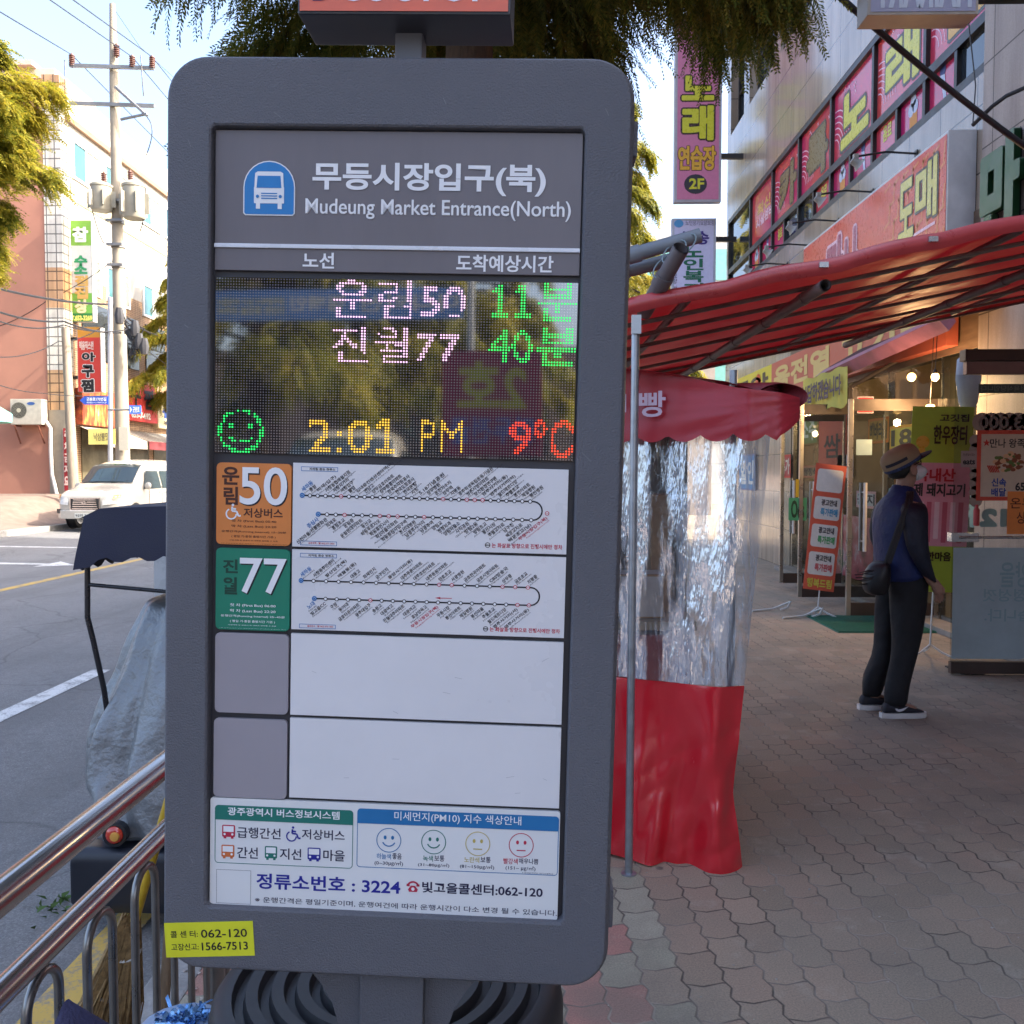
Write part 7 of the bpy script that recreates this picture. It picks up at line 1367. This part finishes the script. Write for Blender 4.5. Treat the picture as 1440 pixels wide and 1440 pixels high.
for y in (2.33, 2.40): b = MB(); b.tube([(RXr, y, 0), (RXr, y, rz1+.02)], .024 if y < 2.35 else .014, 16); b.lathe([(.05, .0), (.05, .006), (.03, .012)], (RXr, y, .001), 16); obj('post', b, steel2, parent=rail, smooth=40)
b = MB(); b.tube([(RXr, -1.4, 0), (RXr, -1.4, rz1)], .024, 16); obj('post', b, steel2, parent=rail, smooth=40)
# ================================================================ brooms behind the rail
bs = at(184, 1313, 2.2); be = Vector((-1.10, 2.26, .005)); br = thing('straw_broom', 'straw broom with a yellow taped handle leaning behind the rail', 'broom', be)
b = MB(); up = (bs-be).normalized(); tip = at(252, 1075, 2.2); b.tube([bs, tip], .012, 10); obj('handle', b, mat('yellow_tape', (.55, .34, .02), .4, var=.2, vscale=30), parent=br, smooth=50)
b = MB()
for k in range(420):
    a = random.uniform(0, 6.28); r0 = random.random()**.5; o_ = bs+Vector((math.cos(a)*.022*r0, math.sin(a)*.022*r0, random.uniform(-.02, .05))); e_ = be+Vector((math.cos(a)*.085*r0+random.gauss(0, .008), math.sin(a)*.06*r0, random.uniform(0, .06))); m_ = o_.lerp(e_, .5)+Vector((math.cos(a)*.02*r0, math.sin(a)*.02*r0, 0)); b.tube([o_, m_, e_], [.0028, .0024, .0012], 3, False)
obj('bristles', b, mat('straw', (.27, .17, .07), .8, var=.5, vscale=60), parent=br)
b = MB()
for t_, r_ in ((.12, .032), (.36, .047), (.75, .075)): c = bs.lerp(be, t_); b.tube([c+Vector((r_*math.cos(R(a)), r_*.8*math.sin(R(a)), .01*math.sin(R(a)))) for a in range(0, 361, 20)], .005, 5)
obj('binding', b, mat('pale_string', (.5, .47, .42), .7), parent=br, smooth=60)
b = MB(); a = Vector((-.95, 2.30, .004)); c = Vector((-.83, 2.18, .88)); b.tube([a, c], .014, 10); tag(obj('wooden_stick', b, mat('tan_stick_wood', (.30, .21, .13), .6, var=.2, stretch=(6, 6, .6)), smooth=50, origin=a), 'tan wooden broom stick leaning behind the rail next to the straw broom', 'stick')
# litter at the foot
b = MB()
for k in range(26): x = random.uniform(-1.12, -.85); y = random.uniform(1.6, 2.9); s_ = random.uniform(.006, .018); b.add([(x, y, .004), (x+s_, y+s_*.4, .006+s_*.5), (x+s_*.6, y+s_, .004), (x-s_*.3, y+s_*.6, .01)], [(0, 1, 2, 3)])
tag(obj('litter', b, mat('paper_scraps', (.5, .48, .45), .8, var=.5, vscale=9)), 'small pale scraps of paper and leaves behind the rail', None, None, 'stuff')
# navy cloth bundle and blue tinsel duster in front of the rail
bn = Vector((-.705, 1.33, 0)); tz_ = at(50, 1452, 1.33).z; b = MB(); ls = []
for k in range(14):
    t_ = k/13; z = tz_*t_; r_ = (.11-.03*t_)*(1 if t_ < .93 else (1.02-t_)/.09*.9+.08); l = []
    for i in range(26): a = 2*math.pi*i/26; q_ = r_*(1+.16*noise.noise((math.cos(a)*2, math.sin(a)*2, z*5))+.05*math.sin(5*a+z*9)); l.append((bn.x+q_*math.cos(a)*.85, bn.y+q_*math.sin(a), z+ (.05*math.cos(a) if t_ > .8 else 0)))
    ls.append(l)
b.rings(ls); tag(obj('cloth_bundle', b, mat('navy_violet_cloth', (.045, .048, .12), .8, var=.2, vscale=9, bump=.3, bscale=200), smooth=70, origin=bn), 'navy blue cloth bundle standing against the rail at the bottom left corner', 'bundle')
dt = at(254, 1437, 1.62); du_ = thing('tinsel_duster', 'pale blue tinsel duster standing at the bottom edge beside the rail', 'duster', (dt.x, 1.62, 0))
b = MB(); b.tube([(dt.x, 1.62, 0), (dt.x, 1.62, dt.z-.02)], .010, 8); b.lathe([(.012, -.03), (.07, -.02), (.075, -.008), (.06, 0)], (dt.x, 1.62, dt.z), 16); obj('handle', b, mat('pale_blue_plastic', (.30, .42, .60), .4), parent=du_, smooth=40)
b = MB()
for k in range(90):
    a = random.uniform(0, 6.28); l = random.uniform(.018, .045); o_ = Vector((dt.x+random.gauss(0, .024), 1.62+random.gauss(0, .018), dt.z-.005)); d = Vector((math.cos(a)*.6, math.sin(a)*.5, random.uniform(.15, 1.0))).normalized(); w_ = Vector((-math.sin(a), math.cos(a), random.uniform(-1, 1))).normalized()*.0035
    m_ = o_+d*l*.5+Vector((0, 0, .006)); e_ = o_+d*l+Vector((random.gauss(0, .008), 0, -.008)); b.add([o_-w_, o_+w_, m_+w_, m_-w_, e_+w_, e_-w_], [(0, 1, 2, 3), (3, 2, 4, 5)])
obj('tinsel', b, mat('blue_foil', (.16, .34, .62), .22, .8, var=.6, vscale=40), parent=du_)
# ================================================================ canopied scooter under a silver cover
sc0 = Vector((-1.32, 3.75, roadz(-1.4))); sct = thing('canopy_scooter', 'scooter with a navy rain canopy parked under a crumpled silver cover', 'scooter', sc0)
navc = mat('navy_canopy_cloth', (.016, .018, .040), .75, var=.12, vscale=7, bump=.15, bscale=200); blkt = mat('black_gloss_tube', (.012, .012, .016), .28, spec=.6)
cx0, cx1, cy0, cy1 = at(111, 740, 3.42).x, -.62, 3.42, 4.75; ztop = at(150, 716, 3.45).z; zv = at(150, 778, 3.42).z
b = MB(); n = 40; path = [(cx0+.02, cy1), (cx0, cy0+.05), (cx0+.02, cy0), (cx1, cy0), (cx1+.02, cy0+.05), (cx1+.02, cy1)]; ring_ = []
per = []
for (a, c) in zip(path, path[1:]):
    m_ = max(2, int(math.dist(a, c)/.03)); per += [(a[0]+(c[0]-a[0])*k/m_, a[1]+(c[1]-a[1])*k/m_) for k in range(m_)]
per.append(path[-1]); NV = 8; vs = []; acc = 0
for i, (x, y) in enumerate(per):
    if i: acc += math.dist(per[i-1], per[i])
    ph = (acc/.118) % 1; bot = zv-.012-.028*math.sin(math.pi*ph)
    for k in range(NV+1):
        t_ = k/NV; z = ztop+.015*math.sin((x-cx0)*3)-.035*(max(0, .08-(x-cx0))/.08)+(bot-ztop)*t_; fl = .014*t_*noise.noise((x*6, y*6, z*2))+.010*t_; nx_ = -1 if abs(x-cx0) < .03 else 1 if x > cx1 else 0; ny_ = -1 if abs(y-cy0) < .02 else 0; s_ = .018*math.sin(t_*1.4); vs.append((x+nx_*(fl+s_), y+ny_*(fl+s_), z))
b.add(vs, [(i*(NV+1)+k, i*(NV+1)+k+1, (i+1)*(NV+1)+k+1, (i+1)*(NV+1)+k) for i in range(len(per)-1) for k in range(NV)])
nx_ = 14; b.add([(cx0+(cx1+.02-cx0)*i/nx_, cy0+(cy1-cy0)*j/10, ztop+.015*math.sin((cx0+(cx1-cx0)*i/nx_-cx0)*3)-(.035 if i == 0 else 0)+.02*math.sin(math.pi*j/10)*math.sin(math.pi*i/nx_)) for j in range(11) for i in range(nx_+1)], [(j*(nx_+1)+i, j*(nx_+1)+i+1, (j+1)*(nx_+1)+i+1, (j+1)*(nx_+1)+i) for j in range(10) for i in range(nx_)])
obj('canopy', b, navc, parent=sct, smooth=50)
ya = 3.46; P = [at(123, 745, ya), at(123, 868, ya), at(131, 900, ya), at(146, 968, ya+.02), at(155, 1030, ya+.05)]
b = MB(); b.tube(P, .0105, 12); b.tube([at(124, 822, ya), at(300, 838, ya)], .0075, 10); P2 = [Vector((-.70-(p_.x+1.3)*.2, p_.y, p_.z)) for p_ in P]; b2_ = MB(); b2_.tube(P2, .0105, 12); obj('canopy_frame', b2_, blkt, parent=sct, smooth=50); obj('canopy_frame', b, blkt, parent=sct, smooth=50)
m, N, L, p = newmat('silver_cover_cloth'); tc = N.new('ShaderNodeTexCoord'); n1 = layers(N, L, tc.outputs['Object'], 13, 5, .6); n2 = layers(N, L, tc.outputs['Object'], 42, 4, .6); p.inputs['Base Color'].default_value = (.20, .205, .212, 1); p.inputs['Metallic'].default_value = .45; p.inputs['Roughness'].default_value = .40
v1 = N.new('ShaderNodeTexVoronoi'); v1.feature = 'DISTANCE_TO_EDGE'; v1.inputs['Scale'].default_value = 5; nz = N.new('ShaderNodeTexNoise'); nz.inputs['Scale'].default_value = 5; L.new(tc.outputs['Object'], nz.inputs['Vector']); mpv = N.new('ShaderNodeMapping'); mpv.inputs['Scale'].default_value = (1.6, 1.6, .55); mpv.inputs['Rotation'].default_value = (0, R(24), 0); L.new(mixc(N, L, .25, tc.outputs['Object'], nz.outputs['Color']), mpv.inputs[0]); L.new(mpv.outputs[0], v1.inputs['Vector'])
hh = math_n(N, L, 'ADD', math_n(N, L, 'MULTIPLY', n1, .60), math_n(N, L, 'ADD', math_n(N, L, 'MULTIPLY', n2, .12), math_n(N, L, 'MULTIPLY', math_n(N, L, 'MINIMUM', v1.outputs['Distance'], .10), -.35))); bp = N.new('ShaderNodeBump'); bp.inputs['Strength'].default_value = .8; bp.inputs['Distance'].default_value = .03; L.new(hh, bp.inputs['Height']); L.new(bp.outputs[0], p.inputs['Normal'])
def hz(py, Y=3.5): return at(180, py, Y).z
def hx(px, Y=3.62): return at(px, 900, Y).x
prof = [(842, 212), (850, 199), (900, 178), (950, 160), (1000, 140), (1040, 130), (1095, 129), (1125, 143), (1150, 152)]
def left(z):
    pr = [(hz(y), hx(x)) for y, x in prof]
    if z >= pr[0][0]: return pr[0][1]
    for (a, xa), (c, xc) in zip(pr, pr[1:]):
        if z >= c: return xa+(xc-xa)*(a-z)/(a-c)
    return pr[-1][1]
b = MB(); ls = []; NZ = 64; na = 110; zt_c, zb_c = hz(838), hz(1158)
for k in range(NZ+1):
    t_ = k/NZ; z = zt_c+(zb_c-zt_c)*t_; xl = left(z); cxm = -1.16; rx_ = max(.02, cxm-xl); ry_ = .30+.42*t_**.7; ry_ = ry_*(1 if t_ > .05 else .3+.7*t_/.05); rx2 = rx_*(1 if t_ > .02 else .6); l = []
    for i in range(na):
        a = 2*math.pi*i/na; ca, sa = math.cos(a), math.sin(a); e = .7; ux = math.copysign(abs(ca)**e, ca); uy = math.copysign(abs(sa)**e, sa)
        f = 1 + t_**.7*(.10*noise.noise((ux*3+z*1.5, uy*3, z*2.2))+.05*noise.noise((ux*9-z*3, uy*9, z*6))) + .055*t_**.5*math.sin(13*a+2.5*noise.noise((ux*2, uy*2, z*2))+1.2*z) + .03*t_*math.sin(29*a-5*z+4*noise.noise((ux*3, uy*3, z*3))) - .06*abs(noise.noise((ux*4+z*3, uy*5, z*3)))*(.3+t_)
        l.append((cxm+ux*rx2*f, 3.78+uy*ry_*f*.75, z+.03*t_*noise.noise((ux*4, uy*4, 2))))
    ls.append(l)
b.rings(ls); obj('silver_cover', b, m, parent=sct, smooth=80, sub=1)
b = MB(); b.lathe([(.16, -.06), (.235, -.06), (.26, -.035), (.26, .035), (.235, .06), (.16, .06)], (-1.36, 3.62, sc0.z+.26), 26, 'x'); tw = obj('wheel', b, mat('tyre_rubber', (.018, .018, .018), .8), parent=sct, smooth=40); b = MB(); b.lathe([(.03, .05), (.15, .045), (.16, .061)], (-1.36, 3.62, sc0.z+.26), 18, 'x'); obj('rim', b, steel2, parent=tw, smooth=40)
q0 = at(96, 1196, 3.28); q1 = at(240, 1290, 3.28); b = MB(); b.rings([[(x, y, z) for x, y in ((q0.x+d, 3.28+d), (-.98, 3.28+d), (-.98, 3.62), (q0.x+d, 3.62))] for z, d in ((q1.z, .02), (q1.z+.05, 0), (q0.z-.03, 0), (q0.z, .02))]); obj('rear_box', b, mat('navy_black_plastic', (.012, .014, .022), .4, spec=.6), parent=sct, bevel=.02)
a0 = at(136, 1204, 3.30); a1 = at(150, 1168, 3.42); b = MB(); b.add([a0, (-.98, 3.30, a0.z), (-.98, 3.44, a1.z), a1, a0+Vector((.03, .0, -.03)), (-.98, 3.3, a0.z-.03)], [(0, 1, 2, 3), (4, 5, 1, 0)]); obj('tail_panel', b, mat('pale_silver_plastic', (.36, .38, .42), .35, spec=.6), parent=sct)
c = at(161, 1174, 3.29); b = MB(); b.lathe([(.033, .02), (.033, .0), (.030, -.008), (.018, -.013), (.004, -.014)], c, 20, 'y'); b.v = [(x, y, z) for x, y, z in b.v]; lens = obj('tail_lamp', b, mat('red_amber_lens', (.50, .03, .01), .12, spec=.8, coat=.5), parent=sct, smooth=50)
b = MB(); b.lathe([(.034, .03), (.044, .03), (.044, -.002), (.034, -.004)], c, 22, 'y', False); obj('lamp_rim', b, blkt, parent=lens, smooth=40); b = MB(); b.lathe([(.018, -.010), (.016, -.018), (.004, -.020)], c+Vector((.006, 0, -.002)), 14, 'y'); obj('lamp_centre', b, mat('amber_lens', (.6, .30, .06), .2), parent=lens, smooth=50)
b = MB(); b.boxm((-1.5, 3.44, hz(1240)), (-1.05, 4.5, hz(1150))); obj('under_tray', b, blkt, parent=sct, bevel=.02)
# pale windscreen cowl of a second scooter parked ahead
b = MB(); A = at(214, 845, 5.0); b.rings([[(A.x+dx+s_*w_, 5.0+dy, A.z+h) for s_, dx, dy in ((0, 0, .03), (1, 0, .0), (1, 0, .06), (0, 0, .08))] for h, dx, w_ in ((0, 0, .3), (.1, .015, .28), (.25, .05, .22), (.32, .09, .12))]); b.boxm((A.x+.03, 5.02, roadz(-2)), (A.x+.25, 5.06, A.z+.01)); tag(obj('scooter_cowl', b, mat('pale_cowl', (.45, .46, .46), .3), smooth=40, origin=(A.x, 5, roadz(-2))), 'pale scooter leg shield standing beyond the silver cover', 'scooter')
# ================================================================ behind the camera: what the dark LED glass mirrors
for i, (x, y, lab) in enumerate(((refl(360, 500, -13).x, -13, 'autumn conifer mirrored at the left of the dark LED screen'), (refl(500, 500, -15).x, -15, 'autumn conifer mirrored in the middle of the dark LED screen'), (refl(600, 500, -12).x, -18, 'autumn conifer mirrored behind the clock digits of the LED screen'))):
    tree('cypress_tree', lab, (x, y, 0), 8.5, 2.6, 2.9, 40, 130, lf_gold, far_sv, size=1.6, tr=.2, droop=.6, group='conifers mirrored in the screen')
b = MB(); b.boxm((-40, -34, -.2), (40, -30, 5.2)); b.mi = 1  # unseen row of shops, added to darken the bright sky mirrored in the LED glass
for k in range(-12, 12): b.boxm((k*3.2, -29.99, 1.0), (k*3.2+2.2, -29.9, 4.0))
tag(obj('darkening_row', b, [mat('dim_brown_wall', (.16, .12, .10), .8, var=.3, vscale=.5), MATS['dark_window']], origin=(0, -32, 0)), 'low unseen shop row added far behind to darken the LED screen reflection', 'building')
def mboard(name, lab, cat, px, Yb, col, texts, th=.08):
    a = refl(px[0], px[3], Yb); c = refl(px[2], px[1], Yb); F = Frame((0, Yb, 0), (-1, 0, 0), (0, 0, 1)); q = (-c.x, a.z, -a.x, c.z); b = MB(); b.slab(F, q, -th, 0); o = tag(obj(name, b, col, origin=F.p((q[0]+q[2])/2, q[1])), lab, cat); t = MB(); W, H = q[2]-q[0], q[3]-q[1]; inks = []
    for tx, bb, ik in texts:
        f = flat(*ik)
        if f not in inks: inks.append(f)
        t.mi = inks.index(f); t.text(F, tx, (q[0]+W*bb[0], q[1]+H*bb[1], q[0]+W*bb[2], q[1]+H*bb[3]), .01, .03)
    obj('lettering', t, inks, parent=o); return q
q = mboard('street_banner', 'blue street banner with white words mirrored across the LED screen', 'banner', (296, 404, 652, 452), -11, mat('banner_blue', (.24, .42, .70), .7, trans=.5), [('다다익선', (.02, .25, .40, .8), (230, 225, 205)), ('캠페인', (.46, .3, .68, .8), (230, 225, 205)), ('광주광역시 남구 주차질서', (.70, .5, .97, .75), (225, 215, 150)), ('안전한 통행을 위하여', (.70, .2, .97, .45), (225, 215, 150))], .02)
b = MB()
for u in (q[0]-.1, q[2]+.1): b.tube([(-u, -11.0, 0), (-u, -11.0, q[3]+.2)], .05, 8)
tag(obj('banner_posts', b, galv, origin=(-q[0], -11, 0)), 'pair of grey posts holding the mirrored blue banner', 'posts')
q = mboard('restaurant_board', 'dark pink shop board with olive number mirrored in the LED screen', 'sign', (622, 492, 762, 642), -8, mat('board_crimson', (.40, .09, .16), .5, trans=.4), [('2호', (.15, .45, .85, .9), (190, 190, 70)), ('만두전골', (.08, .12, .92, .38), (110, 130, 190))], .15)
b = MB(); b.boxm((-(q[0]+q[2])/2-.06, -8.1, 0), (-(q[0]+q[2])/2+.06, -8.16, q[1]+.3)); tag(obj('board_post', b, galv, origin=(-q[0], -8.1, 0)), 'grey post carrying the mirrored dark pink board', 'post')
vq = refl(500, 640, -10); c2 = copy_tree(bpy.data.objects['white_van']); c2.location = (vq.x, -8.6, .0); c2.rotation_euler = (0, 0, R(180-8)); c2['label'] = 'pale van mirrored behind the clock digits in the LED screen'
